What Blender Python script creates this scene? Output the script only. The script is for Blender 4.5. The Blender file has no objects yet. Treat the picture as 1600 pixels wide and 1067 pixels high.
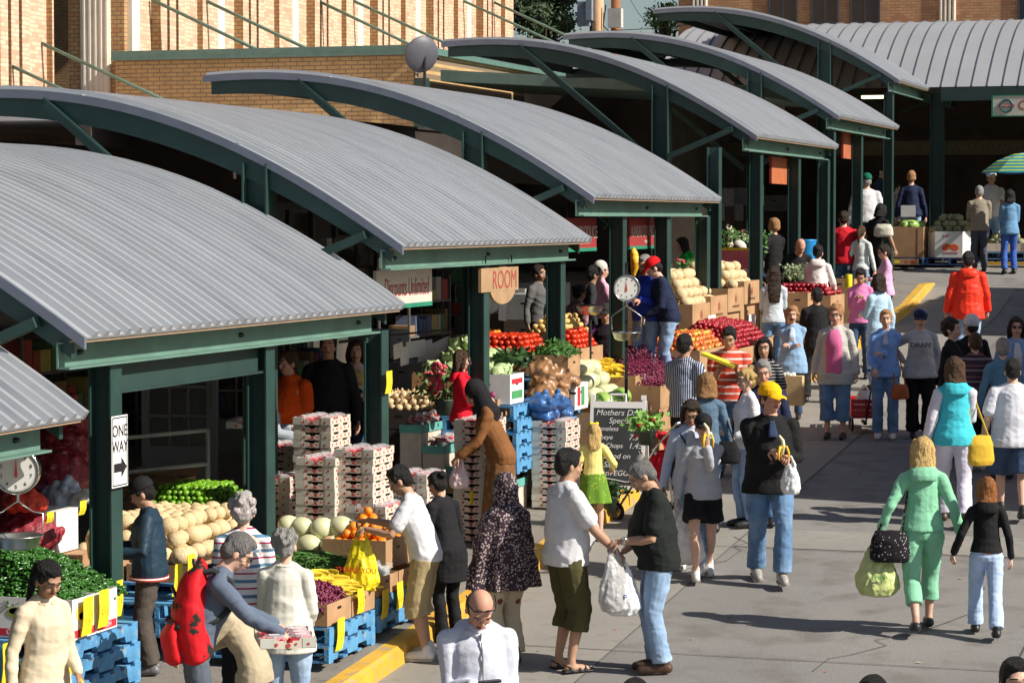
import bpy, math, random
import numpy as np
from mathutils import Vector, Matrix
random.seed(7); RS = np.random.RandomState(7)
SC = bpy.context.scene; COL = SC.collection
PI = math.pi
# ---------------------------------------------------------------- camera
FPX = 4000.0; AZ = math.atan(1300/FPX); PITCH = math.atan((533.5-342)/FPX); HC = 5.15
cam = bpy.data.cameras.new('camera'); camo = bpy.data.objects.new('camera', cam); COL.objects.link(camo)
cam.sensor_width = 36; cam.lens = FPX/1600*36; cam.clip_start = .5; cam.clip_end = 1500
camo.location = (0, 0, HC); camo.rotation_euler = (PI/2-PITCH, 0, AZ); SC.camera = camo
# ---------------------------------------------------------------- sky + sun
SUN_EL = math.radians(37.5); SUN_AZ = math.radians(97)      # azimuth clockwise from +Y
w = bpy.data.worlds.new('World'); SC.world = w; w.use_nodes = True
nt = w.node_tree; nt.nodes.clear()
sky = nt.nodes.new('ShaderNodeTexSky'); sky.sky_type = 'NISHITA'; sky.sun_disc = False
sky.sun_elevation = SUN_EL; sky.sun_rotation = SUN_AZ; sky.air_density = 1.0; sky.dust_density = 1.2
bg = nt.nodes.new('ShaderNodeBackground'); bg.inputs[1].default_value = .06
wo = nt.nodes.new('ShaderNodeOutputWorld'); nt.links.new(sky.outputs[0], bg.inputs[0]); nt.links.new(bg.outputs[0], wo.inputs[0])
sl = bpy.data.lights.new('sun', 'SUN'); sl.energy = 4.6; sl.angle = math.radians(.5); sl.color = (1, .93, .82)
so = bpy.data.objects.new('sun', sl); COL.objects.link(so)
sd = Vector((math.sin(SUN_AZ)*math.cos(SUN_EL), math.cos(SUN_AZ)*math.cos(SUN_EL), math.sin(SUN_EL)))
so.rotation_euler = sd.to_track_quat('Z', 'Y').to_euler()
SC.view_settings.view_transform = 'Standard'; SC.view_settings.look = 'None'
SC.view_settings.exposure = 0.52; SC.view_settings.gamma = 1
SC.render.resolution_x = 1024; SC.render.resolution_y = 682
# ---------------------------------------------------------------- terrain and sighting
def gz(x, y):
    if y <= 44: z = .12+.0766*y
    elif y < 49.5: z = 3.49+(y-44)/5.5*.81
    else: z = 4.30
    return z
KX = -7.14
def gw(x, y): return gz(x, y)+(.15 if x < KX and y < 47 else 0)
fw = np.array([-math.sin(AZ)*math.cos(PITCH), math.cos(AZ)*math.cos(PITCH), -math.sin(PITCH)])
rt = np.array([math.cos(AZ), math.sin(AZ), 0]); upv = np.cross(rt, fw); CP = np.array([0, 0, HC])
def ray(u, v): return fw+rt*(u-800)/FPX+upv*(533.5-v)/FPX
def at(u, v, h=0):
    d = ray(u, v); t = 8.0
    while t < 120:
        p = CP+d*t
        if p[2] < gw(p[0], p[1])+h: break
        t += .02
    return p
def onX(u, v, x): d = ray(u, v); return CP+d*(x/d[0])
def onY(u, v, y): d = ray(u, v); return CP+d*(y/d[1])
def scl(p): return FPX/float((np.array(p)-CP)@fw)
# ---------------------------------------------------------------- materials
MATS = {}
def mat(name, col, rough=.6, metal=0, var=.12, vs=6, bump=0, bs=40, kind=None, col2=None, spec=None, tr=0, alpha=1, stretch=(1,1,1), sheen=0, emit=0, coat=0):
    if name in MATS: return MATS[name]
    m = bpy.data.materials.new(name); m.use_nodes = True; MATS[name] = m
    n = m.node_tree.nodes; l = m.node_tree.links; b = n['Principled BSDF']
    b.inputs['Roughness'].default_value = rough; b.inputs['Metallic'].default_value = metal
    if spec is not None: b.inputs['Specular IOR Level'].default_value = spec
    if tr: b.inputs['Transmission Weight'].default_value = tr
    if alpha < 1: b.inputs['Alpha'].default_value = alpha
    if sheen: b.inputs['Sheen Weight'].default_value = sheen
    if coat: b.inputs['Coat Weight'].default_value = coat
    tc = n.new('ShaderNodeTexCoord'); mp = n.new('ShaderNodeMapping'); mp.inputs['Scale'].default_value = stretch
    l.new(tc.outputs['Object'], mp.inputs[0])
    no = n.new('ShaderNodeTexNoise'); no.inputs['Scale'].default_value = vs; no.inputs['Detail'].default_value = 6
    l.new(mp.outputs[0], no.inputs['Vector'])
    mix = n.new('ShaderNodeMix'); mix.data_type = 'RGBA'
    c = np.array(col[:3]); mix.inputs[6].default_value = (*np.clip(c*(1-var), 0, 1), 1); mix.inputs[7].default_value = (*np.clip(c*(1+var), 0, 1), 1)
    mr = n.new('ShaderNodeMapRange'); mr.inputs[1].default_value = .3; mr.inputs[2].default_value = .7
    l.new(no.outputs[0], mr.inputs[0]); l.new(mr.outputs[0], mix.inputs[0]); out = mix.outputs[2]
    def blend(fac, c2):
        nonlocal out
        x = n.new('ShaderNodeMix'); x.data_type = 'RGBA'; l.new(fac, x.inputs[0]); l.new(out, x.inputs[6])
        x.inputs[7].default_value = (*c2[:3], 1); out = x.outputs[2]
    def math_(op, a, v=None):
        x = n.new('ShaderNodeMath'); x.operation = op; l.new(a, x.inputs[0])
        if v is not None: x.inputs[1].default_value = v
        return x.outputs[0]
    sep = n.new('ShaderNodeSeparateXYZ'); l.new(tc.outputs['Object'], sep.inputs[0])
    if kind and kind[0] == 'stripe':      # (stripe, axis, freq, width, [second colour, offset])
        a = sep.outputs[kind[1]]
        f = math_('LESS_THAN', math_('FRACT', math_('MULTIPLY', math_('ADD', a, 5), kind[2])), kind[3]); blend(f, col2)
        if len(kind) > 4:
            f = math_('LESS_THAN', math_('FRACT', math_('MULTIPLY', math_('ADD', a, 5+kind[5]), kind[2])), kind[6]); blend(f, kind[4])
    if kind and kind[0] == 'spots':
        v = n.new('ShaderNodeTexVoronoi'); v.inputs['Scale'].default_value = kind[1]; l.new(mp.outputs[0], v.inputs['Vector'])
        blend(math_('LESS_THAN', v.outputs['Distance'], kind[2]), col2)
    if kind and kind[0] == 'cells':       # random per-cell colour mix
        v = n.new('ShaderNodeTexVoronoi'); v.inputs['Scale'].default_value = kind[1]; l.new(mp.outputs[0], v.inputs['Vector'])
        s2 = n.new('ShaderNodeSeparateColor'); l.new(v.outputs['Color'], s2.inputs[0])
        blend(math_('LESS_THAN', s2.outputs[0], kind[2]), col2)
    if kind and kind[0] == 'noise':
        o2 = n.new('ShaderNodeTexNoise'); o2.inputs['Scale'].default_value = kind[1]; o2.inputs['Detail'].default_value = 8; l.new(mp.outputs[0], o2.inputs['Vector'])
        r = n.new('ShaderNodeMapRange'); r.inputs[1].default_value = kind[2]; r.inputs[2].default_value = kind[3]; l.new(o2.outputs[0], r.inputs[0]); blend(r.outputs[0], col2)
    if kind and kind[0] == 'rand':        # per object hue shift
        oi = n.new('ShaderNodeObjectInfo'); blend(oi.outputs['Random'], col2)
    if kind and kind[0] == 'brick':       # (brick, plane) plane: 0 xz, 1 yz
        cb = n.new('ShaderNodeCombineXYZ'); l.new(sep.outputs[kind[1]], cb.inputs[0]); l.new(sep.outputs[2], cb.inputs[1])
        br = n.new('ShaderNodeTexBrick'); l.new(cb.outputs[0], br.inputs['Vector'])
        br.inputs['Scale'].default_value = 1; br.inputs['Brick Width'].default_value = kind[2]; br.inputs['Row Height'].default_value = kind[3]
        br.inputs['Mortar Size'].default_value = kind[4]; br.inputs['Mortar'].default_value = (*col2[:3], 1); br.inputs['Bias'].default_value = kind[6]
        br.inputs['Color2'].default_value = (*kind[5], 1); l.new(out, br.inputs['Color1']); out = br.outputs[0]
        bp0 = n.new('ShaderNodeBump'); bp0.inputs['Strength'].default_value = .35; bp0.inputs['Distance'].default_value = .008; bp0.invert = True
        l.new(br.outputs['Fac'], bp0.inputs['Height']); l.new(bp0.outputs[0], b.inputs['Normal'])
    l.new(out, b.inputs['Base Color'])
    if emit: l.new(out, b.inputs['Emission Color']); b.inputs['Emission Strength'].default_value = emit
    if bump:
        nb = n.new('ShaderNodeTexNoise'); nb.inputs['Scale'].default_value = bs; nb.inputs['Detail'].default_value = 6; l.new(mp.outputs[0], nb.inputs['Vector'])
        bp = n.new('ShaderNodeBump'); bp.inputs['Strength'].default_value = bump; bp.inputs['Distance'].default_value = .02
        l.new(nb.outputs[0], bp.inputs['Height']); l.new(bp.outputs[0], b.inputs['Normal'])
    return m
def fab(name, col, **k):
    k.setdefault('rough', .85); k.setdefault('var', .1); k.setdefault('bump', .12); k.setdefault('bs', 40); k.setdefault('spec', .2)
    return mat('fabric_'+name, col, **k)
GREEN = mat('green_paint', (.020, .054, .047), .45, var=.12, vs=3, kind=('noise', 2.5, .55, .8), col2=(.035, .08, .07))
DGREEN = mat('dark_green_paint', (.022, .05, .045), .5, var=.15, vs=3)
LGREEN = mat('pale_green_paint', (.12, .22, .18), .5, var=.15, vs=3)
ROOF = mat('galvanised_roof', (.39, .41, .435), .40, metal=.3, var=.10, vs=.9, kind=('noise', 4, .48, .72), col2=(.30, .32, .35), stretch=(.35, 3.2, .35))
ROOFB = mat('seamed_roof', (.36, .37, .39), .5, metal=.2, var=.06, vs=1)
TRIM = mat('grey_trim', (.19, .21, .26), .45, metal=.3, var=.1)
ASPH = None
CARD = mat('cardboard', (.42, .25, .13), .85, var=.15, vs=5, bump=.1)
CARDW = mat('white_cardboard', (.72, .72, .70), .8, var=.06)
PALE = mat('tray_card', (.60, .52, .44), .8, var=.1, vs=12)
RED = mat('red_print', (.45, .03, .03), .7)
BLACK = mat('black_paint', (.012, .012, .014), .5)
WHITE = mat('white_paint', (.78, .78, .76), .5, var=.05)
YEL = mat('yellow_card', (.85, .66, .02), .7, var=.06)
BLUEP = mat('blue_pallet_wood', (.08, .27, .50), .75, var=.3, vs=7, kind=('noise', 14, .58, .72), col2=(.33, .33, .30), bump=.3)
STEEL = mat('steel', (.55, .55, .53), .3, metal=.9, var=.1)
CHROME = mat('chrome', (.65, .65, .65), .18, metal=1, var=.05)
LEAF = mat('leaf', (.06, .16, .03), .6, var=.4, vs=9)
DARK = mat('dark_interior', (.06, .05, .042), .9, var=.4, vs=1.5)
PLASTIC = mat('white_plastic_bag', (.75, .76, .77), .35, var=.06, bump=.5, bs=18)
YPLASTIC = mat('yellow_plastic_bag', (.85, .70, .02), .35, var=.15, bump=.5, bs=18)
CLEAR = mat('clear_plastic', (.75, .78, .80), .15, var=.05, alpha=.35, bump=.4, bs=20)
# ---------------------------------------------------------------- mesh builder
class MB:
    def __init__(s): s.v = []; s.f = []; s.m = []; s.mats = []; s.cur = 0; s.T = None
    def mat(s, m):
        if m not in s.mats: s.mats.append(m)
        s.cur = s.mats.index(m); return s
    def add(s, V, F):
        o = len(s.v)
        if s.T is not None: V = [tuple(s.T @ Vector(p)) for p in V]
        s.v += [tuple(float(c) for c in p) for p in V]; s.f += [tuple(i+o for i in f) for f in F]; s.m += [s.cur]*len(F); return s
    def box(s, x0, x1, y0, y1, z0, z1):
        V = [(x, y, z) for x in (x0, x1) for y in (y0, y1) for z in (z0, z1)]
        return s.add(V, [(0, 1, 3, 2), (4, 6, 7, 5), (0, 4, 5, 1), (2, 3, 7, 6), (0, 2, 6, 4), (1, 5, 7, 3)])
    def beam(s, a, b, w, h):          # box bar between two points
        a = Vector(a); b = Vector(b); d = (b-a).normalized(); u = d.cross(Vector((0, 0, 1)))
        if u.length < .01: u = Vector((1, 0, 0))
        u.normalize(); v = u.cross(d); V = []
        for p in (a, b):
            for su, sv in ((-1, -1), (1, -1), (1, 1), (-1, 1)): V.append(p+u*su*w/2+v*sv*h/2)
        return s.add(V, [(3, 2, 1, 0), (4, 5, 6, 7), (0, 1, 5, 4), (1, 2, 6, 5), (2, 3, 7, 6), (3, 0, 4, 7)])
    def loft(s, rings, cap=True):     # list of rings of equal length
        k = len(rings[0]); V = [p for r in rings for p in r]; F = []
        for i in range(len(rings)-1):
            for j in range(k): F.append((i*k+j, i*k+(j+1) % k, (i+1)*k+(j+1) % k, (i+1)*k+j))
        if cap:
            F.append(tuple(range(k-1, -1, -1))); F.append(tuple((len(rings)-1)*k+j for j in range(k)))
        return s.add(V, F)
    def ell(s, pts, n=14, cap=True):  # pts: (centre, avec, bvec)
        R = []
        for c, a, b in pts:
            c, a, b = Vector(c), Vector(a), Vector(b)
            R.append([tuple(c+a*math.cos(2*PI*j/n)+b*math.sin(2*PI*j/n)) for j in range(n)])
        return s.loft(R, cap)
    def tube(s, P, R, n=10, round_=True):
        P = [Vector(p) for p in P]
        if not hasattr(R, '__len__'): R = [R]*len(P)
        pts = []; u = None
        for i, p in enumerate(P):
            d = (P[min(i+1, len(P)-1)]-P[max(i-1, 0)]).normalized()
            if u is None:
                u = d.cross(Vector((.13, .97, .2)));
                if u.length < .1: u = d.cross(Vector((1, 0, 0)))
            u = (u-d*u.dot(d)).normalized(); v = d.cross(u); r = R[i]
            if i == 0 and round_: pts += [(p-d*r*.8, u*r*.45, v*r*.45), (p-d*r*.4, u*r*.85, v*r*.85)]
            pts.append((p, u*r, v*r))
            if i == len(P)-1 and round_: pts += [(p+d*r*.4, u*r*.85, v*r*.85), (p+d*r*.8, u*r*.45, v*r*.45)]
        return s.ell(pts, n)
    def ball(s, c, r, n=10, m=7, rot=None):
        if not hasattr(r, '__len__'): r = (r, r, r)
        V = [(0, 0, -1)]
        for i in range(1, m):
            t = PI*i/m
            for j in range(n): V.append((math.sin(t)*math.cos(2*PI*j/n), math.sin(t)*math.sin(2*PI*j/n), -math.cos(t)))
        V.append((0, 0, 1)); F = [(0, 1+(j+1) % n, 1+j) for j in range(n)]
        for i in range(m-2):
            for j in range(n):
                a = 1+i*n; F.append((a+j, a+(j+1) % n, a+n+(j+1) % n, a+n+j))
        L = len(V)-1; a = 1+(m-2)*n; F += [(a+j, a+(j+1) % n, L) for j in range(n)]
        P = []
        for p in V:
            q = Vector((p[0]*r[0], p[1]*r[1], p[2]*r[2]))
            if rot is not None: q = rot @ q
            P.append(q+Vector(c))
        return s.add(P, F)
    def cyl(s, c, r, h, n=16, r2=None, axis='z'):
        r2 = r if r2 is None else r2; c = Vector(c)
        ax = {'z': (Vector((1, 0, 0)), Vector((0, 1, 0)), Vector((0, 0, 1))), 'x': (Vector((0, 1, 0)), Vector((0, 0, 1)), Vector((1, 0, 0))), 'y': (Vector((0, 0, 1)), Vector((1, 0, 0)), Vector((0, 1, 0)))}[axis]
        return s.ell([(c, ax[0]*r, ax[1]*r), (c+ax[2]*h, ax[0]*r2, ax[1]*r2)], n)
    def lathe(s, prof, c=(0, 0, 0), n=20, cap=True):
        return s.ell([((c[0], c[1], c[2]+z), (r, 0, 0), (0, r, 0)) for r, z in prof], n, cap)
    def quad(s, a, b, c, d): return s.add([a, b, c, d], [(0, 1, 2, 3)])
    def prism(s, poly, y0, y1):       # poly of (x,z), extruded in y
        k = len(poly); V = [(x, y0, z) for x, z in poly]+[(x, y1, z) for x, z in poly]
        return s.add(V, [tuple(range(k)), tuple(range(2*k-1, k-1, -1))]+[(i, i+k, (i+1) % k+k, (i+1) % k) for i in range(k)])
    def mesh(s, name, smooth=False):
        me = bpy.data.meshes.new(name); me.from_pydata(s.v, [], s.f)
        for m in s.mats: me.materials.append(m)
        if s.mats: me.polygons.foreach_set('material_index', s.m)
        if smooth: me.polygons.foreach_set('use_smooth', [True]*len(s.f))
        me.update(); return me
    def build(s, name, m=None, parent=None, loc=None, smooth=False, rz=None):
        me = s.mesh(name, smooth)
        if m is not None and not s.mats: me.materials.append(m)
        return link(name, me, parent, loc, rz)
def link(name, data, parent=None, loc=None, rz=None):
    o = bpy.data.objects.new(name, data); COL.objects.link(o)
    if parent is not None: o.parent = parent
    if loc is not None: o.location = loc
    if rz is not None: o.rotation_euler = (0, 0, rz)
    return o
def tag(o, label, cat, group=None):
    o['label'] = label; o['category'] = cat
    if group: o['group'] = group
    return o
def thing(name, label, cat, loc, rz=0, group=None):
    return tag(link(name, None, None, loc, rz), label, cat, group)
def struct(o, kind='structure'): o['kind'] = kind; return o
def copy_tree(o, parent=None):
    c = o.copy(); COL.objects.link(c); c.parent = parent
    for ch in list(o.children): copy_tree(ch, c)
    return c
def curve_text(s, size, name, m, parent, loc, rot, align='CENTER', sx=1, ext=.002, shear=0):
    cu = bpy.data.curves.new(name, 'FONT'); cu.body = s; cu.size = size; cu.align_x = align; cu.align_y = 'CENTER'; cu.extrude = ext; cu.shear = shear
    o = bpy.data.objects.new(name, cu); COL.objects.link(o); TEXTQ.append((o, name, m, parent, loc, rot, sx)); return o
TEXTQ = []
# remesh queue
RQ = []
def _h(a, b, c, k): return np.modf(np.abs(np.sin(a*127.1+b*311.7+c*74.7+k*19.3)*43758.5453))[0]
def pnoise(Q, k=0):
    I = np.floor(Q); f = Q-I; u = f*f*(3-2*f); x, y, z = I.T; a, b, c = u.T; r = 0
    for i in (0, 1):
        for j in (0, 1):
            for l in (0, 1): r = r+_h(x+i, y+j, z+l, k)*(a if i else 1-a)*(b if j else 1-b)*(c if l else 1-c)
    return r*2-1
def vnoise(P, f, seed=0, ridge=False):
    """layered noise; ridge gives creases like folded cloth"""
    r = np.random.RandomState(seed); ang = r.uniform(-.5, .5); ca, sa = math.cos(ang), math.sin(ang)
    Q = P.copy(); Q[:, 0] = P[:, 0]*ca-P[:, 2]*sa; Q[:, 2] = P[:, 0]*sa+P[:, 2]*ca; Q = Q*np.array(f)
    Q = Q+.45*pnoise(Q*.6+9, seed)[:, None]; o = 0
    for k in range(2):
        n = pnoise(Q*(2.1**k)+k*7, seed+k); n = (.55-1.9*np.abs(n)) if ridge else n
        o = o+n/(1.9**k)
    return o*.75
def RM(name, mb, vox, m, parent, disp=None, smooth=2, extra=None, loc=None):
    o = mb.build(name, m, parent, loc)
    md = o.modifiers.new('r', 'REMESH'); md.mode = 'VOXEL'; md.voxel_size = vox; md.use_smooth_shade = True
    if smooth: sm = o.modifiers.new('s', 'SMOOTH'); sm.factor = .5; sm.iterations = smooth
    RQ.append((o, disp, extra)); return o
def flush():
    bpy.context.view_layer.update()
    dg = bpy.context.evaluated_depsgraph_get()
    for o, disp, extra in RQ:
        me = bpy.data.meshes.new_from_object(o.evaluated_get(dg))
        n = len(me.vertices)
        if disp and n:
            P = np.empty(n*3); me.vertices.foreach_get('co', P); P = P.reshape(-1, 3)
            N = np.empty(n*3); me.vertices.foreach_get('normal', N); N = N.reshape(-1, 3)
            for amp, f, seed in disp:
                v = vnoise(P, f, abs(seed), seed < 0)
                P = P+N*(amp*v)[:, None]
            me.vertices.foreach_set('co', P.ravel())
        if extra:
            ev, ef = extra; V = np.empty(n*3); me.vertices.foreach_get('co', V); V = [tuple(p) for p in V.reshape(-1, 3)]
            Fs = [tuple(p.vertices) for p in me.polygons]; mm = list(me.materials)
            me2 = bpy.data.meshes.new(o.name); me2.from_pydata(V+list(ev), [], Fs+[tuple(i+n for i in f) for f in ef])
            for q in mm: me2.materials.append(q)
            me2.polygons.foreach_set('use_smooth', [True]*len(me2.polygons)); me = me2
        me.update(); o.modifiers.clear(); old = o.data; o.data = me; me.name = o.name.split('.')[0]; bpy.data.meshes.remove(old)
    for o, name, m, parent, loc, rot, sx in TEXTQ:
        me = bpy.data.meshes.new_from_object(o.evaluated_get(dg)); me.materials.clear(); me.materials.append(m); me.name = name
        bpy.data.objects.remove(o)
        t = link(name, me, parent, loc); t.rotation_euler = rot; t.scale = (sx, 1, 1)
    RQ.clear(); TEXTQ.clear()
# ================================================================ SETTING
def road_mat():
    m = mat('road_concrete', (.215, .205, .195), .9, var=.10, vs=.7, bump=.25, bs=60, kind=('noise', 2.6, .50, .68), col2=(.165, .152, .14))
    n = m.node_tree.nodes; l = m.node_tree.links; b = n['Principled BSDF']; src = b.inputs['Base Color'].links[0].from_socket
    tc = n['Texture Coordinate']
    no = n.new('ShaderNodeTexNoise'); no.inputs['Scale'].default_value = 90; no.inputs['Detail'].default_value = 3; l.new(tc.outputs['Object'], no.inputs[0])
    v = n.new('ShaderNodeTexVoronoi'); v.inputs['Scale'].default_value = 1.6; l.new(tc.outputs['Object'], v.inputs[0])
    lt = n.new('ShaderNodeMath'); lt.operation = 'LESS_THAN'; lt.inputs[1].default_value = .045; l.new(v.outputs['Distance'], lt.inputs[0])
    mx = n.new('ShaderNodeMix'); mx.data_type = 'RGBA'; mx.blend_type = 'OVERLAY'; mx.inputs[0].default_value = .35; l.new(src, mx.inputs[6]); l.new(no.outputs[0], mx.inputs[7])
    m2 = n.new('ShaderNodeMix'); m2.data_type = 'RGBA'; l.new(lt.outputs[0], m2.inputs[0]); l.new(mx.outputs[2], m2.inputs[6]); m2.inputs[7].default_value = (.10, .09, .085, 1)
    l.new(m2.outputs[2], b.inputs['Base Color']); return m
ASPH = road_mat()
GUT = mat('gutter_concrete', (.26, .245, .22), .9, var=.09, vs=1.2, bump=.2, bs=60, kind=('noise', 6, .55, .75), col2=(.21, .195, .175))
SIDEW = mat('sidewalk_concrete', (.22, .20, .175), .9, var=.15, vs=1.5, bump=.2, bs=50, kind=('noise', 9, .55, .7), col2=(.14, .125, .11))
JOINT = mat('joint_tar', (.10, .095, .09), .9)
YKERB = mat('yellow_kerb_paint', (.62, .35, .035), .7, var=.12, vs=5, kind=('noise', 9, .54, .66), col2=(.40, .30, .17), bump=.2)
def sheet(name, m, X0, X1, Y0, Y1, dz, ny=None):
    ys = sorted(set([Y0, Y1]+[y for y in (44, 49.5) if Y0 < y < Y1])); mb = MB(); V = []; F = []
    for y in ys: V += [(X0, y, gz(0, y)+dz), (X1, y, gz(0, y)+dz)]
    for i in range(len(ys)-1): F.append((2*i, 2*i+1, 2*i+3, 2*i+2))
    mb.add(V, F); return struct(mb.build(name, m))
sheet('ground', ASPH, -400, 400, -60, 900, 0)
sheet('gutter_strip', GUT, KX, -5.62, -10, 46.8, .004)
j = MB()
def strip(x0, x1, y0, y1, dz=.009):
    ys = sorted(set([y0, y1]+[y for y in (44, 49.5) if y0 < y < y1]))
    for a, b in zip(ys, ys[1:]): j.quad((x0, a, gz(0, a)+dz), (x1, a, gz(0, a)+dz), (x1, b, gz(0, b)+dz), (x0, b, gz(0, b)+dz))
for y in (12.6, 16.2, 19.9, 24.15, 27.4, 30.6, 34.3, 38, 41.7, 45.4): strip(KX, 6, y, y+.012)
for x in (-5.62, -2.4, 1): strip(x, x+.012, -5, 46)
rr = random.Random(3)                                             # wandering cracks
for x, y in ((-4.6, 14), (-3.9, 19.6), (-5.0, 26), (-4.2, 32), (-6.3, 22)):
    for i in range(9):
        x2 = x+rr.uniform(-.35, .4); y2 = y+rr.uniform(.15, .5)
        j.quad((x, y, gz(0, y)+.009), (x+.012, y, gz(0, y)+.009), (x2+.012, y2, gz(0, y2)+.009), (x2, y2, gz(0, y2)+.009)); x, y = x2, y2
struct(j.build('road_joints', JOINT))
sheet('road_band', GUT, -5.6, 6, 24.2, 25.1, .006)
sheet('road_patch', mat('asphalt_patch', (.15, .145, .14), .95, var=.12, vs=2, bump=.3, bs=70), -5.2, -1.2, 33.0, 40.5, .005)
# kerb and pavement
k = MB(); V = []; F = []
ys = [-10, 10, 20, 30, 40, 44, 46.2, 47.2]
for y in ys:
    g = gz(0, y); h = .15 if y < 47 else .01
    V += [(KX+.02, y, g-.05), (KX, y, g+h-.02), (KX-.03, y, g+h+.004), (KX-.16, y, g+h+.004), (KX-.16, y, g-.05)]
for i in range(len(ys)-1):
    for q in range(4): F.append((i*5+q, i*5+q+1, i*5+q+6, i*5+q+5))
k.add(V, F); struct(k.build('kerb', YKERB))
k = MB(); V = []; F = []
for y in ys:
    g = gz(0, y); h = .15 if y < 47 else .012
    V += [(KX-.16, y, g+h), (-40, y, g+h)]
for i in range(len(ys)-1): F.append((2*i, 2*i+2, 2*i+3, 2*i+1))
k.add(V, F); struct(k.build('pavement', SIDEW))
for x in (): pass
# ---------------------------------------------------------------- canopies
PX_ = np.array([0, -.29, -.76, -1.5, -2.26, -3.02, -3.6, -4.18, -4.69]); PZ_ = np.array([0, .19, .48, .87, 1.16, 1.34, 1.41, 1.43, 1.40])
PF = np.polyfit(PX_, PZ_, 4)
def rz_(dx): return float(np.polyval(PF, dx))-float(np.polyval(PF, 0))
EX = -7.85
def hcol(name, x, y, z0, z1, parent, d=.2, m=GREEN):
    b = MB(); t = .014
    b.box(x-d/2, x-d/2+t, y-d/2, y+d/2, z0, z1); b.box(x+d/2-t, x+d/2, y-d/2, y+d/2, z0, z1)
    b.box(x-d/2+t, x+d/2-t, y-.006, y+.006, z0, z1); b.box(x-d*.75, x+d*.75, y-d*.75, y+d*.75, z0-.02, z0+.015)
    return b.build(name, m, parent)
def canopy(y0, y1, ze, label, cols, mitre=None):
    yc = (y0+y1)/2; g = gz(0, yc); root = thing('market_canopy', label, 'canopy', (0, 0, 0), 0, 'arched metal canopies along the market pavement')
    N = 26; xs = [-4.69*i/N for i in range(N+1)]
    prof = []; y = y0+.02
    while y < y1-.1: prof += [(y, 0), (y+.082, 0), (y+.100, .044), (y+.146, .044)]; y += .162
    prof.append((y1-.01, 0)); V = []; F = []; n = len(prof)
    for top in (0, 1):
        for dx in xs:
            sl = (rz_(dx-.05)-rz_(dx+.05))/.1; nx = sl/math.hypot(1, sl); nz = 1/math.hypot(1, sl)
            for (yy, h) in prof:
                hh = h if top == 0 else -.02
                X = EX+dx
                V.append((X+nx*hh, yy, ze+rz_(dx)+nz*hh))
    for i in range(N):
        for q in range(n-1): F.append((i*n+q, (i+1)*n+q, (i+1)*n+q+1, i*n+q+1))
    o = (N+1)*n
    for i in range(N): F.append((o+i*n, o+i*n+n-1, o+(i+1)*n+n-1, o+(i+1)*n))
    for a in (0, N):
        for q in range(n-1): F.append((a*n+q, a*n+q+1, o+a*n+q+1, o+a*n+q))
    mb = MB(); mb.add(V, F); mb.build('roof_sheet', ROOF, root)
    for q in (.34, .67):
        dx = -4.69*q; sl_ = MB(); sl_.box(EX+dx-.012, EX+dx+.012, y0+.03, y1-.02, ze+rz_(dx)+.002, ze+rz_(dx)+.009); sl_.build('sheet_lap', ROOF, root)
    def arcband(yA, yB, t0, t1, x0=0, x1=-4.69, taper=True):
        V = []; F = []; M = 24
        for i in range(M+1):
            dx = x0+(x1-x0)*i/M; z = ze+rz_(dx)
            tt = t1(dx) if callable(t1) else t1
            for yy in (yA, yB): V += [(EX+dx, yy, z-t0), (EX+dx, yy, z-tt)]
        for i in range(M):
            a = 4*i; b = a+4; F += [(a, b, b+1, a+1), (a+2, a+3, b+3, b+2), (a, a+2, b+2, b), (a+1, b+1, b+3, a+3)]
        F += [(0, 1, 3, 2), (4*M, 4*M+2, 4*M+3, 4*M+1)]
        return V, F
    b = MB(); b.add(*arcband(y0, y0+.03, -.004, .075)); b.build('edge_trim', TRIM, root)
    dep = lambda dx: .075+.14+.06*math.sin(min(1, max(0, -dx/4.69))*PI)
    for yy in (y0+.045, y1-.13):
        b = MB(); b.add(*arcband(yy, yy+.05, .075, dep, -.12, -4.6)); b.add(*arcband(yy-.02, yy+.09, .0765, .09, -.12, -4.6)); b.build('curved_beam', GREEN, root)
    b = MB()
    for dx in (-.9, -1.9, -2.9, -3.8, -4.5): b.box(EX+dx-.03, EX+dx+.03, y0+.1, y1-.14, ze+rz_(dx)-.16, ze+rz_(dx)-.045)
    b.build('purlins', DGREEN, root)
    b = MB(); x = EX-.20; b.box(x-.012, x, y0+.01, y1-.24, ze-.21, ze-.035); b.box(x, x+.085, y0+.01, y1-.24, ze-.212, ze-.197); b.box(x, x+.03, y0+.01, y1-.24, ze-.045, ze-.033)
    b.build('eave_channel', LGREEN, root)
    b = MB(); b.box(EX-.12, EX-.02, y0+.02, y1-.02, ze-.032, ze-.022); b.build('eave_board', mat('eave_board', (.34, .23, .15), .7), root)
    for t in (.04, .5, .93): b = MB(); b.ball((EX-.195, y0+(y1-y0-.25)*t+.08, ze-.11), (.03, .035, .02), 8, 5); b.build('bolt', BLACK, root)
    # tall columns with strut and brace in both end frames
    for yy in (y0+.03, y1-.3):
        if yy < y0+1: hcol('tall_column', EX-1.405, yy+.07, gw(EX-1.4, yy), ze+rz_(-1.4)-.09, root, .24)
        b = MB(); b.beam((EX-3.5, yy, ze+rz_(-3.5)-.1), (EX-1.5, yy, ze-.35), .05, .09); b.beam((EX-3.5, yy-.03, ze+rz_(-3.5)-.06), (EX-1.5, yy-.03, ze-.31), .02, .02); b.build('strut', GREEN, root)
        b = MB()
        for o_ in (0, .07): b.beam((EX-1.28, yy-o_, ze-.28), (EX-.34, yy-o_, ze+.10), .025, .07)
        b.build('brace', GREEN, root)
    for yy in cols: hcol('post', -8.1, yy, gw(-8.1, yy), ze-.2, root, .17)
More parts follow.
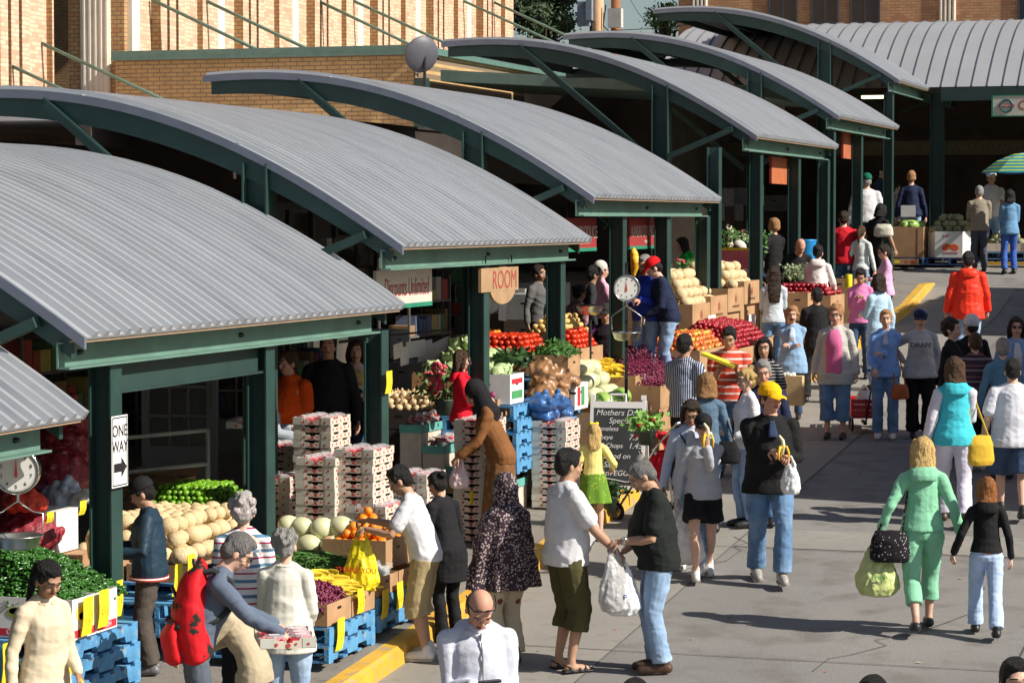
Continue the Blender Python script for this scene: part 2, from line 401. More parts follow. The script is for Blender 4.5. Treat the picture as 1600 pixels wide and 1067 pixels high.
    if ze == 4.37: b = MB(); b.box(-8.11, -8.09, y0+.9, y0+3.4, ze-.42, ze-.215); b.box(-8.16, -8.04, y0+.9, y0+3.4, ze-.425, ze-.41); b.build('lintel', DGREEN, root)
    return root
CAN = [(9.1, 15.08, 3.85, 'corrugated arched canopy at the lower left corner, nearest of the row', (13.2,)),
 (15.08, 21.05, 4.37, 'corrugated arched canopy over the one way sign and the onion sacks', (15.86, 18.52, 21.05)),
 (21.05, 27.0, 4.91, 'corrugated arched canopy over the white discount sign', (23.86, 26.45)),
 (27.05, 33.1, 5.39, 'corrugated arched canopy over the two red produce signs', (28.94, 31.0, 33.1)),
 (35.25, 41.35, 6.31, 'corrugated arched canopy behind the passage with the white rose bush', (33.75, 36.33, 39.04, 41.4)),
 (41.35, 47.25, 6.82, 'corrugated arched canopy, second from the far end, beside the orange hanging sign', (41.9, 44.41)),
 (47.25, 55.4, 7.70, 'shortest corrugated arched canopy meeting the seamed roof at the far end', (47.6,))]
for a in CAN: canopy(a[0], a[1], a[2], a[3], a[4])
# ---------------------------------------------------------------- market hall behind the canopies
hall = thing('market_hall', 'dark low market hall running behind the arched canopies', 'building', (0, 0, 0))
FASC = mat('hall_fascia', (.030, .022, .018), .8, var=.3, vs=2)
MEMB = mat('roof_membrane', (.42, .42, .44), .9, var=.2, vs=.8)
segs = [(3, 15.1, 4.8), (15.1, 21.1, 5.3), (21.1, 27.1, 5.84), (27.1, 35.2, 6.36), (35.2, 42.4, 6.45)]
for a, b_, z in segs:
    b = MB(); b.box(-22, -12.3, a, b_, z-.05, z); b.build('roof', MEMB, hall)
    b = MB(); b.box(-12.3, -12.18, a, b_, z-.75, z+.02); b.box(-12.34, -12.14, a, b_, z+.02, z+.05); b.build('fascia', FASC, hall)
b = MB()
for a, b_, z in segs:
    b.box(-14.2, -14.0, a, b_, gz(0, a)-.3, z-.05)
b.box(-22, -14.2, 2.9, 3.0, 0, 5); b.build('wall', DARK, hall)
b = MB(); b.box(-14.0, -12.34, 3.1, 42.3, 7.1, 7.14) if False else None
SHOP = mat('shop_glass', (.02, .022, .022), .12, var=.2)
FRAME = mat('shop_frame', (.055, .065, .058), .5)
y = 6.0; kk = 0
while y < 40:
    g = gw(-13, y+1)-.02; f = MB(); f.box(-13.99, -13.93, y, y+.08, g, g+2.6); f.box(-13.99, -13.93, y+1.72, y+1.8, g, g+2.6); f.box(-13.99, -13.93, y+.08, y+1.72, g+2.5, g+2.6); f.box(-13.99, -13.93, y+.08, y+1.72, g+.4, g+.47); f.box(-13.985, -13.94, y+.88, y+.93, g+.47, g+2.5)
    w_ = f.build('shop_window', FRAME, hall); gl = MB(); gl.box(-13.99, -13.97, y+.08, y+1.72, g+.47, g+2.5); gl.build('pane', SHOP, w_); y += 2.6; kk += 1
rs_ = random.Random(5)
for i, y_ in enumerate((18.2, 24.6, 28.2, 31.5, 36.2, 39.0)):
    g = gw(-13.4, y_); r = thing('store_shelf', 'dim shelf of goods at the back of the market hall, '+['first', 'second', 'third', 'fourth', 'fifth', 'sixth'][i]+' up the street', 'shelf', (-13.3, y_, g))
    for x_ in (-.25, .22):
        for yy in (-.9, .9): b = MB(); b.box(x_, x_+.03, yy-.015, yy+.015, 0, 2.2); b.build('upright', mat('shelf_metal', (.16, .15, .14), .5), r)
    for q in range(4):
        b = MB(); b.box(-.26, .26, -.92, .92, .35+.5*q, .38+.5*q); b.build('shelf_board', mat('shelf_metal', (.16, .15, .14), .5), r)
        yy = -.85
        while yy < .75: w_ = rs_.uniform(.12, .3); c_ = rs_.choice([(.45, .42, .38), (.30, .18, .09), (.12, .25, .10), (.40, .08, .06), (.50, .40, .12), (.15, .2, .35)]); b = MB(); b.box(-.1, .22, yy, yy+w_-.03, .381+.5*q, .381+.5*q+rs_.uniform(.15, .38)); b.build('goods', mat('goods_%d' % int(c_[0]*100+c_[2]*10), c_, .8), r); yy += w_
# white french doors standing open behind the second canopy
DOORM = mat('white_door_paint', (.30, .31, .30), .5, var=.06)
def french_door(px, py, X, ang, label, wd=.85, h=2.15):
    p = onX(px, py, X); z = gw(X, p[1])
    r = thing('glazed_door', label, 'door', (X, p[1], z), math.radians(ang), 'open glazed shop doors')
    b = MB(); b.box(0, .09, -.02, .02, 0, h); b.box(wd-.12, wd, -.02, .02, 0, h); b.box(.09, wd-.12, -.02, .02, 0, .42); b.box(.09, wd-.12, -.02, .02, h-.12, h)
    for i in range(1, 5): b.box(.09, wd-.12, -.012, .012, .42+i*(h-.54)/5, .445+i*(h-.54)/5)
    for i in range(1, 3): b.box(.09+(wd-.21)*i/3, .11+(wd-.21)*i/3, -.012, .012, .42, h-.12)
    b.build('door_frame', DOORM, r)
    g = MB(); g.box(.09, wd-.12, -.004, .004, .42, h-.12); g.build('pane', mat('door_glass', (.05, .055, .05), .1, alpha=.6), r)
    hd = MB(); hd.tube([(wd-.06, -.03, .85), (wd-.06, -.09, .88), (wd-.06, -.09, 1.35), (wd-.06, -.03, 1.38)], .012, 6); hd.build('handle', CHROME, r)
    return r
french_door(222, 700, -12.6, 12, 'left white glazed door standing open behind the railing')
french_door(300, 700, -12.9, 20, 'right white glazed door standing open behind the railing')
# pipe railing in front of the doors
p = onX(325, 780, -10.6); z = gw(-10.6, p[1])
r = thing('pipe_railing', 'thin pipe railing in front of the open white glazed doors', 'railing', (-10.6, p[1], z))
for q in (0, -1.9):
    b = MB(); b.tube([(q*.35, q, 0), (q*.35, q, 1.05)], .024, 8, False); b.build('post', mat('rail_paint', (.33, .33, .30), .4), r)
for zz in (1.05, .72):
    b = MB(); b.tube([(0, 0, zz), (-.665, -1.9, zz)], .02, 8, False); b.build('rail', mat('rail_paint', (.33, .33, .30), .4), r)
# brick annex with green coping
def brickm(name, c1, c2, mort, plane, bw=.235, rh=.075, bias=-.5, ms=.009): return mat(name, c1, .9, var=.16, vs=3, kind=('brick', plane, bw, rh, ms, c2, bias), col2=mort)
BR_A = brickm('annex_brick', (.52, .34, .155), (.36, .13, .06), (.22, .16, .10), 0, bias=-.84)
ax = thing('brick_annex', 'low tan brick annex with green metal coping behind the canopies', 'building', (0, 0, 0))
b = MB(); b.box(-21.44, -15.62, 42.5, 58, 4, 8.08); b.build('wall', BR_A, ax)
b = MB(); b.box(-21.47, -15.52, 42.38, 58.1, 8.08, 8.20); b.box(-21.47, -15.52, 42.36, 42.39, 8.03, 8.08); b.build('coping', mat('coping_green', (.10, .19, .165), .5), ax)
b = MB(); b.box(-15.60, -15.38, 42.42, 42.62, 4, 7.62); b.build('corner_post', GREEN, ax)
b = MB(); b.prism([(-15.38, 7.80), (-9.5, 7.42), (-9.5, 7.24), (-15.38, 7.60)], 43.2, 48); b.build('side_roof', mat('roof_green', (.11, .19, .165), .5), ax)
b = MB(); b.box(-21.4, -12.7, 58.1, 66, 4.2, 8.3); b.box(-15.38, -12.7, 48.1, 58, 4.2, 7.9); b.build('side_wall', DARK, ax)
# satellite dish
dp = onY(662, 100, 42.2); r = thing('satellite_dish', 'grey satellite dish on the corner of the brick annex', 'dish', (dp[0], 42.2, dp[2]))
b = MB(); Vt = []
q = Matrix.Rotation(math.radians(228), 4, 'Z') @ Matrix.Rotation(math.radians(78), 4, 'X')
b.T = q; b.lathe([(.02, .0), (.14, .010), (.23, .035), (.32, .075), (.325, .082), (.31, .082), (.22, .046), (.02, .018)], n=28); b.build('reflector', mat('dish_grey', (.10, .10, .12), .5), r, (0, 0, .15), True)
b = MB(); b.tube([(0, .1, .15), (.1, .4, .12)], .012, 6); b.ball((.1, .43, .13), .04); b.build('feed_arm', BLACK, r)
b = MB(); b.tube([(0, .05, -.5), (0, .05, .2)], .03, 8); b.build('mast', BLACK, r)
# ---------------------------------------------------------------- big brick building on the left
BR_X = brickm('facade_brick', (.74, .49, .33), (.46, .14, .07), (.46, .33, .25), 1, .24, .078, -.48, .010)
BR_SHADE = brickm('facade_brick_shaded', (.44, .27, .12), (.40, .10, .04), (.20, .14, .09), 0, .16, .078, -.55)  # darker copy of the facade brick, shade painted into the side faces
STONE = mat('pale_stone', (.72, .66, .55), .85, var=.08, vs=2)
bd = thing('brick_warehouse', 'tall yellow brick building with ribbed pilasters behind the market', 'building', (0, 0, 0))
ZB, ZT = 3.0, 19.0
def facade(X, Y0, Y1, start):
    fx, sx, st = MB(), MB(), MB()
    y = start
    while y < Y1:
        bay = [(0, .34, 'st', .10), (.34, 1.05, 'b', .0), (1.05, 1.34, 'b', .20), (1.34, 1.46, 'b', 0), (1.46, 1.75, 'b', .2), (1.75, 1.87, 'b', 0), (1.87, 2.16, 'b', .2), (2.16, 3.2, 'b', 0), (3.2, 3.95, 'b', .12)]
        for (a, c, k_, pr) in bay:
            ya, yb = max(Y0, y+a*.95), min(Y1, y+c*.95)
            if yb <= ya: continue
            t = st if k_ == 'st' else fx
            t.quad((X+pr, ya, ZB), (X+pr, yb, ZB), (X+pr, yb, ZT), (X+pr, ya, ZT))
            if pr > 0:
                s_ = st if k_ == 'st' else sx
                s_.quad((X, ya, ZB), (X+pr, ya, ZB), (X+pr, ya, ZT), (X, ya, ZT)); s_.quad((X+pr, yb, ZB), (X, yb, ZB), (X, yb, ZT), (X+pr, yb, ZT))
        ya, yb = y+3.95*.95, min(Y1, y+3.8)
        if yb > ya: fx.quad((X, ya, ZB), (X, yb, ZB), (X, yb, ZT), (X, ya, ZT))
        y += 3.8
    fx.build('wall', BR_X, bd); sx.build('pilaster', BR_SHADE, bd); st.build('stone_strip', STONE, bd)
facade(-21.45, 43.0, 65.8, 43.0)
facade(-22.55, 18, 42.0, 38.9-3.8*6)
b = MB(); b.box(-22.6, -21.45, 42.88, 43.0, ZB, ZT); b.build('wall', BR_SHADE, bd)
b = MB(); b.box(-23.3, -23.2, 42.0, 42.88, ZB, ZT); b.build('recess', BLACK, bd)
b = MB()
for i in range(5): b.cyl((-22.25+i*.115, 42.86, ZB), .055, ZT-ZB, 10)
b.box(-22.33, -21.73, 42.84, 42.88, ZB, ZT); b.build('fluted_stone', STONE, bd, smooth=False)
b = MB(); b.box(-40, -21.45, 65.75, 65.8, ZB, ZT); b.box(-40, -22.6, 18, 65.7, ZT-.1, ZT); b.build('end_wall', BR_SHADE, bd)
# tie rods
def rod(p0, p1, label, X0=-21.5):
    a = onX(*p0, X0); e = onY(*p1, a[1]); d = (e-a)/np.linalg.norm(e-a); e2 = a+d*(-15.8-a[0])/d[0]; mid = 1
    b = MB(); b.tube([Vector(a), Vector(e2)], .035, 8, False); tag(b.build('tie_rod', LGREEN, None, smooth=True), label, 'tie rod', 'green tie rods slanting from the brick building')
    return a
for p0, p1, lab, X0 in [((0, 95), (135, 158), 'green tie rod at the far left edge of the brick facade', -22.6), ((65, 68), (285, 170), 'green tie rod crossing the fluted stone column', -22.55),
  ((237, 0), (395, 75), 'green tie rod ending above the left half of the green coping', -21.4), ((318, 0), (470, 72), 'green tie rod ending above the middle of the green coping', -21.4),
  ((493, 0), (632, 66), 'green tie rod just left of the satellite dish', -21.4), ((548, 0), (657, 50), 'green tie rod pointing at the top of the satellite dish', -21.4),
  ((720, 0), (873, 70), 'lower green tie rod in front of the dark tree', -21.4), ((763, 0), (880, 54), 'upper green tie rod in front of the dark tree', -21.4)]: rod(p0, p1, lab, X0)
# ---------------------------------------------------------------- far brick building
BR_F = brickm('far_brick', (.55, .30, .15), (.40, .13, .07), (.30, .2, .13), 0, .24, .085, -.45)
fb = thing('brick_block', 'orange brick building with dark windows behind the seamed roof', 'building', (0, 0, 0))
xl = onY(1060, 30, 75)[0]; b = MB(); b.box(xl, 30, 75, 90, 4, 20); b.build('wall', BR_F, fb)
for (a, c) in ((1203, 1244), (1270, 1308), (1331, 1373), (1593, 1640)):
    xa, xb = onY(a, 20, 75)[0], onY(c, 20, 75)[0]; zb = onY(a, 36, 75)[2]
    for z0 in (zb, zb+3.4):
        f = MB(); f.box(xa-.05, xa, 74.94, 75.0, z0, z0+2.6); f.box(xb, xb+.05, 74.94, 75, z0, z0+2.6); f.box(xa-.05, xb+.05, 74.92, 75, z0-.08, z0); f.box(xa, xb, 74.96, 75, z0+.85, z0+.89); f.box((xa+xb)/2-.02, (xa+xb)/2+.02, 74.962, 75, z0, z0+2.6)
        f_ = f.build('window', mat('sash', (.05, .06, .07), .5), fb); g = MB(); g.box(xa, xb, 74.97, 74.99, z0, z0+2.6); g.build('pane', mat('dark_pane', (.015, .018, .025), .15), f_)
b = MB()
for (a, c) in ((1081, 1106), (1467, 1494)):
    xa, xb = onY(a, 20, 75)[0], onY(c, 20, 75)[0]; n_ = 4
    for i in range(n_): b.cyl((xa+(i+.5)*(xb-xa)/n_, 74.98, 4), (xb-xa)/n_*.42, 16, 10)
b.build('fluted_stone', STONE, fb)
# ---------------------------------------------------------------- seamed shed closing the far end
sh = thing('seamed_shed', 'open market shed with a curved standing seam roof across the far end', 'building', (0, 0, 0))
SY, SZ = 50.75, 7.74
def seam_profile(i, N=16): t = i/N*4.69; return (SY+t, SZ+rz_(-t)*1.10)
b = MB(); N = 16; V = []; F = []
x = -13.5; X1 = 14
for i in range(N+1):
    yy, zz = seam_profile(i); V += [(x, yy, zz), (X1, yy, zz)]
for i in range(N): F.append((2*i, 2*i+1, 2*i+3, 2*i+2))
b.add(V, F); b.box(x, X1, SY+4.6, 62, SZ+1.25, SZ+1.3); b.build('roof', ROOFB, sh)
b = MB(); xx = -13.3
while xx < 8:
    for i in range(N):
        a = seam_profile(i); c = seam_profile(i+1); b.beam((xx, a[0], a[1]+.010), (xx, c[0], c[1]+.010), .014, .035)
    xx += .30
b.build('seams', mat('seam_edge', (.14, .15, .17), .5), sh)
b = MB(); b.box(-7.6, X1, SY-.06, SY+.02, SZ-.26, SZ-.02); b.box(-7.6, X1, SY-.10, SY+.02, SZ-.28, SZ-.262); b.build('gutter', DGREEN, sh)
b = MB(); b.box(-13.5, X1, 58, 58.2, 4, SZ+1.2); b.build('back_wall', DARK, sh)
for x_ in (-7.72, -4.6, -1.2): hcol('column', x_, SY+.35, 4.3, SZ-.1, sh, .26)
b = MB(); b.box(-13, X1, SY+3.4, SY+3.5, SZ-1.25, SZ-.95); b.build('name_board', mat('dim_board', (.10, .09, .05), .7), sh)
curve_text('CITY MARKET  FARM  PRODUCE', .22, 'board_lettering', mat('dim_letters', (.16, .14, .09), .7), sh, (-6.9, SY+3.38, SZ-1.1), (PI/2, 0, 0))
lt = MB(); lp = onY(1370, 152, 52); lt.box(lp[0]-.3, lp[0]+.3, 51.9, 52.1, lp[2]-.03, lp[2]+.03)
tag(lt.build('strip_light', mat('lamp_glow', (.95, 1, .55), .5, emit=1.6)), 'glowing strip light under the far shed roof', 'lamp')
# unseen building added outside the frame on the right, shaped to shade the road
ob = thing('unseen_shade_building', 'unseen brick building across the street, shaped to cast shade on the road', 'building', (0, 0, 0))
for (a, c) in ((26.1, 30.75), (40.6, 46.0)):
    g = gz(0, a); b = MB(); b.box(.2, 8, a, c, g-1, g+5.55); b.build('wall', BR_A, ob); V = []
    b = MB()
    for i in range(12):
        t0, t1 = i/12, (i+1)/12; b.box(.15, 8.1, a+(c-a)*t0, a+(c-a)*t1, g+5.5, g+5.6+.5*math.sin(PI*(t0+t1)/2)**.7)
    b.build('roof', ROOFB, ob)
# ---------------------------------------------------------------- utility pole, trees
up_ = onY(945, 60, 72); r = thing('utility_pole', 'wooden utility pole carrying two grey equipment boxes', 'pole', (up_[0], 72, 4.3))
b = MB(); b.cyl((-.22, 0, 0), .19, 12, 14, .17); b.build('pole', mat('new_wood', (.62, .38, .22), .8), r, smooth=True)
b = MB(); b.cyl((.22, .4, 0), .15, 12, 14, .14); b.build('pole', mat('old_wood', (.30, .13, .06), .8), r, smooth=True)
zz = onY(945, 25, 72)[2]-4.3
b = MB(); b.box(-.75, -.38, -.3, -.05, zz-.3, zz+.4); b.box(-.48, -.3, -.35, -.1, zz-.15, zz+.45); b.build('equipment_box', mat('blue_grey_box', (.22, .27, .34), .5), r)
b = MB(); b.box(.10, .5, -.05, .2, zz-.35, zz+.2); b.build('equipment_box', mat('light_box', (.55, .55, .53), .5), r)
b = MB(); b.tube([(-.4, -.1, zz-.3), (-.42, -.1, zz-.7), (-.3, -.1, zz-.9)], .03, 6); b.tube([(.06, -.1, zz+.3), (-.02, -.1, zz-.3), (.3, -.1, zz-.6), (.2, -.1, zz-.9)], .02, 6); b.build('cable', BLACK, r)
wr = MB()
for (q0, q1) in (((960, 48), (1100, 36)), ((800, 30), (905, 22)), ((985, 0), (1010, 36))):
    a, e = onY(*q0, 71.8), onY(*q1, 71.8); wr.tube([Vector(a), Vector((a+e)/2)-Vector((0, 0, .05)), Vector(e)], .012, 5, False)
tag(wr.build('wires', BLACK), 'thin overhead wires beside the utility pole', 'wires')
def tree(px, py, Y, rx, rz, label, lc, n=2600, dens=.18, seed=1):
    c = onY(px, py, Y); R_ = random.Random(seed); r = thing('leafy_tree', label, 'tree', (c[0], Y, 4.2), 0, 'trees beyond the market')
    h = c[2]-4.2; t = MB(); t.tube([(0, 0, -.2), (.1, 0, h*.5), (0, 0, h)], [.3, .22, .12], 8)
    tips = []
    for i in range(16):
        a = R_.uniform(0, 2*PI); e = Vector((math.cos(a)*rx*.8*R_.random(), math.sin(a)*rx*.8*R_.random(), h+R_.uniform(-.7, .8)*rz)); t.tube([(0, 0, h*.6), tuple((Vector((0, 0, h*.75))+e)/2), tuple(e)], [.1, .06, .03], 6); tips.append(e)
    t.build('trunk', mat('bark', (.08, .06, .045), .9), r, smooth=True)
    clumps = []
    for i in range(70):
        while True:
            p = Vector((R_.uniform(-1, 1), R_.uniform(-1, 1), R_.uniform(-1, 1)))
            if .35 < p.length < 1: break
        clumps.append((Vector((p.x*rx*.8, p.y*rx*.8, p.z*rz*.8+h)), R_.uniform(.3, .75)*min(1, rx/2.2)))
    V = []; F = []
    for i in range(n):
        c_, s_ = R_.choice(clumps); p = c_+Vector((R_.gauss(0, 1), R_.gauss(0, 1), R_.gauss(0, .8)))*s_*.55
        u = Vector((R_.gauss(0, 1), R_.gauss(0, 1), R_.gauss(0, 1))).normalized(); v_ = u.orthogonal().normalized(); k_ = dens*R_.uniform(.5, 1.1); o = len(V)
        V += [p-u*k_, p+v_*k_*.5, p+u*k_, p-v_*k_*.5]; F.append((o, o+1, o+2, o+3))
    b = MB(); b.add(V, F); b.build('crown', lc, r)
tree(846, 8, 76, 1.15, 2.0, 'dense dark green tree at the corner of the brick building', mat('dark_leaf', (.035, .065, .022), .7, var=.6, vs=3), 9000, .10, 4)
tree(1040, 30, 88, .9, .75, 'thin light green tree in front of the pale sky', mat('light_leaf', (.16, .26, .06), .7, var=.5, vs=3), 1100, .075, 9)
# ================================================================ PEOPLE
SK = {'l': (.62, .38, .28), 'm': (.45, .26, .17), 't': (.34, .19, .115), 'd': (.13, .068, .042), 'r': (.58, .30, .21)}
HC_ = {'black': (.010, .009, .009), 'brown': (.075, .038, .018), 'dbrown': (.032, .018, .011), 'blond': (.62, .42, .16), 'honey': (.30, .16, .06), 'grey': (.30, .29, .28), 'white': (.52, .48, .46), 'auburn': (.30, .11, .03), 'ginger': (.42, .22, .10), 'salt': (.16, .155, .15)}
def skin(k): return mat('skin_'+k, SK[k], .55, var=.06, vs=9, bump=.08, bs=80, spec=.35)
def hairm(k): return mat('hair_'+k, HC_[k], .5, var=.45, vs=30, bump=1.0, bs=40, stretch=(4.5, 4.5, .5), spec=.35)
def sm(a, b, x): t = min(1, max(0, (x-a)/(b-a))); return t*t*(3-2*t)
def ik(S, T, l1, l2, hint):
    S, T = Vector(S), Vector(T); d = T-S; L = d.length
    if L > (l1+l2)*.985: d *= (l1+l2)*.985/L; T = S+d; L = d.length
    a = (l1*l1-l2*l2+L*L)/(2*L); h = math.sqrt(max(0, l1*l1-a*a)); n = d.normalized(); hv = Vector(hint); hv -= n*hv.dot(n); hv.normalize()
    return S+n*a+hv*h, T
def hand_geo(wr, d, palm, side, curl, sc=1.0, point=0):
    """five separate fingers; wr wrist, d direction of the hand, palm = palm normal"""
    b = MB(); d = Vector(d).normalized(); n = Vector(palm); n -= d*n.dot(d); n.normalize(); u = d.cross(n)*side
    s = sc
    b.ell([(wr-d*.025*s, u*.022*s, n*.018*s), (wr+d*.01*s, u*.030*s, n*.016*s), (wr+d*.05*s, u*.040*s, n*.016*s), (wr+d*.085*s, u*.040*s, n*.013*s), (wr+d*.095*s, u*.030*s, n*.009*s)], 8)
    for i, (off, L) in enumerate(((-.030, .066), (-.010, .078), (.010, .073), (.029, .056))):
        p = wr+d*.088*s+u*off*s; a = 0; P = [p-d*.015*s]; P.append(p)
        for k_, f in enumerate((.42, .32, .26)):
            a += curl*(.75 if k_ == 0 else .8)*(1+.05*i); q = d*math.cos(a)+n*math.sin(a)+u*off*1.5; p = p+q*L*f*s; P.append(p)
        b.tube(P, [.0095*s, .0095*s, .0088*s, .008*s, .0065*s], 6)
    p = wr+d*.025*s-u*.028*s; q1 = (-u*.75+d*.7+n*.3).normalized(); q2 = (-u*.3+d*.8+n*(.3+curl*.4)).normalized()
    b.tube([p, p+q1*.032*s, p+q1*.032*s+q2*.028*s, p+q1*.032*s+q2*.048*s], [.012*s, .011*s, .010*s, .008*s], 6)
    return b.v, b.f
def person(label, px, head, foot=None, h=None, face=180, sk='l', sex='m', wd=1.0, lean=0, twist=0, nod=0, turn=0, Lh='down', Rh='down', stance='stand',
           top=None, sleeve=1.0, hem=.88, topfit=.018, bottom=None, leglen=1.0, legfit=.02, skirt=None, shoes=(.02, .02, .02), shoetype='shoe', hair=('short', 'dbrown'), hat=None, glasses=None, extra=None, belly=0, X=None, cat='person', collar=None, open_=None, hoodc=None, off=(0, 0), opp=1.0, group=None, sh=1.0, knee=None, raise_=False, Yd=None):
    """px, head = pixel of the head top in the photo; foot = pixel row of the feet if seen."""
    if foot: p = at(px+off[0], foot); H = (foot-head)/scl(p) if h is None else h
    elif Yd: p = onY(px, head, Yd); H = (p[2]-gw(p[0], Yd))/opp; p = np.array([p[0], Yd, gw(p[0], Yd)])
    elif X is not None: H = h; p = onX(px+off[0], head, X); rz0 = gw(p[0], p[1]); p = np.array([p[0], p[1], rz0 if not raise_ else p[2]-h*opp])
    else: H = h; p = at(px+off[0], head, h*opp)
    S = H/1.75
    px_s = scl(p); near = px_s > 150; mid = px_s > 105
    vx = .0095 if near else (.013 if mid else .017); seed = int(px*7+head)
    rnd = random.Random(seed)
    root = thing('person', label, cat, (float(p[0]), float(p[1]), gw(p[0], p[1]) if not raise_ else float(p[2])), 0, group)
    R = Matrix.Rotation(-math.radians(face), 4, 'Z') @ Matrix.Scale(S, 4)
    fem = sex == 'f'; sw = .155 if fem else .178; hw = .088; sw *= (wd**.45)
    lr = math.radians(lean); tw = math.radians(twist); hipz = .93 - (.0 if stance != 'crouch' else .42)
    if knee: hipz -= knee
    dz = hipz-.93
    def B(q):    # bend the upper body
        q = Vector(q); f = sm(.90, 1.25, q.z); a = lr*(.45+.55*f) if q.z > .93 else 0
        y, z = q.y, q.z-.93; ct, st_ = math.cos(a), math.sin(a)
        v = Vector((q.x, y*ct+z*st_, .93+z*ct-y*st_)) if q.z > .93 else q
        if tw and q.z > .95:
            t_ = tw*sm(.95, 1.4, q.z); v = Vector((v.x*math.cos(t_)+v.y*math.sin(t_)*.5, v.y*1-v.x*math.sin(t_), v.z))
        return v+Vector((0, 0, dz))
    def ring(z, rx, ry, yo=0, xo=0, n=16):
        c = B((xo, yo, z)); e = B((xo, yo, z+.01)); up = (e-c).normalized(); t_ = tw*sm(.95, 1.4, z)
        a = Vector((math.cos(t_), -math.sin(t_), 0)); f = up.cross(a).normalized()
        return (c, a*rx*wd, f*ry*wd)
    W = 1.0; bl = belly; topfit = .55*topfit+.006
    if fem: tor = [(.86, .150, .105, -.005), (.93, .168, .118, -.012), (1.02, .142, .10, 0), (1.10, .122, .09, .005), (1.20, .125, .105, .015), (1.30, .132, .115, .022), (1.37, .128, .09, .0), (1.42, .105, .07, -.005), (1.455, .072, .058, -.004), (1.48, .052, .05, 0)]
    else: tor = [(.86, .145, .105, -.005), (.93, .160, .115, -.01), (1.02, .150, .108+bl*.5, bl*.6), (1.12, .148, .108+bl, bl), (1.22, .150, .115+bl*.5, .008+bl*.5), (1.32, .155, .118, .01), (1.38, .148, .098, -.002), (1.425, .122, .078, -.008), (1.46, .085, .066, -.005), (1.485, .062, .056, 0)]
    # legs
    feet = {'stand': ((-.10, 0, 0), (.10, .02, 0)), 'walk': ((-.085, .22, 0), (.085, -.22, .03)), 'walk2': ((-.085, -.24, .05), (.085, .20, 0)), 'wide': ((-.17, .03, 0), (.17, 0, 0)), 'lean': ((-.10, -.05, 0), (.12, .12, 0)), 'crouch': ((-.12, .1, 0), (.12, .05, 0)), 'close': ((-.06, 0, 0), (.065, .01, 0))}[stance]
    legs = []; b = MB()
    hipc = .95
    for i, (fx, fy, fz) in enumerate(feet):
        hp = Vector(((-hw, hw)[i]*wd, -.005, .90+dz)); ak = Vector((fx, fy-.02, .085+fz)); kn, ak = ik(hp, ak, .415, .408, (.08*(-1, 1)[i], 1, .1)); legs.append((hp, kn, ak, fz))
    body = MB(); body.T = R
    body.ell([ring(z, rx, ry, yo) for z, rx, ry, yo in tor])
    nb = B((0, -.005, 1.455)); hc = B((0, .012, 1.60))
    for s_ in (-1, 1): body.tube([B((s_*.03, -.01, 1.47)), B((s_*sw*.6, -.012, 1.412)), B((s_*sw, -.008, 1.380))], [.040, .042, .042], 10)
    # head frame
    HR = Matrix.Rotation(-math.radians(turn)-tw*.8, 3, 'Z') @ Matrix.Rotation(-lr*.55-math.radians(nod), 3, 'X')
    hb = B((0, .0, 1.50))
    def Hd(q): return hb+HR @ (Vector(q)-Vector((0, 0, 1.50)))
    body.tube([nb, (nb+hb)/2, hb, Hd((0, .012, 1.56))], [.068, .062, .058, .058] if not fem else [.058, .050, .048, .050], 10)
    Hm = R @ (Matrix.Translation(hb) @ HR.to_4x4() @ Matrix.Scale(1.06, 4) @ Matrix.Translation((0, 0, -1.518)))
    body.T = Hm
    body.ball((0, -.004, 1.652), (.074, .094, .098), 14, 10); body.ball((0, .030, 1.585), (.055, .062, .066), 12, 8); body.ball((0, .055, 1.552), (.032, .032, .028), 8, 6)
    body.tube([(0, .086, 1.638), (0, .106, 1.605), (0, .10, 1.598)], [.010, .015, .012], 8); body.ball((0, .084, 1.662), (.055, .018, .014), 10, 6)
    body.ball((0, .086, 1.574), (.024, .014, .012), 8, 6)
    for s_ in (-1, 1): body.ball((s_*.076, -.004, 1.612), (.011, .02, .032), 8, 6); body.ball((s_*.036, .062, 1.602), (.026, .026, .022), 8, 6)
    body.T = R
    # arms
    arms = []; ex = MB(); exs = []; presets = {'down': (.12, .03, -.52), 'downf': (.11, .12, -.50), 'back': (.12, -.16, -.50), 'front': (-.08, .30, -.22), 'hip': (.08, .02, -.40), 'chest': (-.10, .24, -.10), 'mouth': (-.13, .26, .06), 'reach': (.0, .50, -.20), 'reachd': (.0, .42, -.38), 'cross': (-.22, .22, -.20), 'bag': (.12, .02, -.54), 'out': (.25, .15, -.42), 'pocket': (.06, .10, -.40), 'low': (-.02, .22, -.42), 'shoulder': (-.02, .2, -.06), 'wide': (.22, -.02, -.46), 'hipback': (.05, -.15, -.35), 'hold': (-.02, .34, -.10)}
    for sd_, spec in ((-1, Lh), (1, Rh)):
        curl = .5; hint = (sd_*.5, -1, -.4)
        if isinstance(spec, tuple): t = spec; curl = .8 if len(t) < 4 else t[3]; t = t[:3]
        else:
            t = presets[spec]
            if spec in ('front', 'chest', 'mouth', 'bag', 'hold', 'reach'): curl = .95
            elif spec in ('cross',): curl = .4
            if spec in ('hip', 'hipback'): hint = (sd_*1, -.6, 0)
        sh_ = B((sd_*sw, -.008, 1.380)); tg = sh_+Vector((sd_*t[0], t[1], t[2]))
        el, wr = ik(sh_, tg, .285, .25, hint); arms.append((sh_, el, wr))
        k_ = .9 if fem else 1.06; k_ *= wd**.5
        body.ball(sh_, .046*k_, 10, 8); body.tube([sh_, sh_*.5+el*.5, el, el+(wr-el)*.3, wr], [.046*k_, .043*k_, .036*k_, .037*k_, .025*k_], 10)
        dd = (wr-el).normalized(); pn = Vector((-sd_, .25, 0)) if abs(dd.z) > .7 else Vector((-sd_*.5, -.1, -1)) 
        if spec == 'mouth': pn = Vector((-sd_*.3, -1, .2))
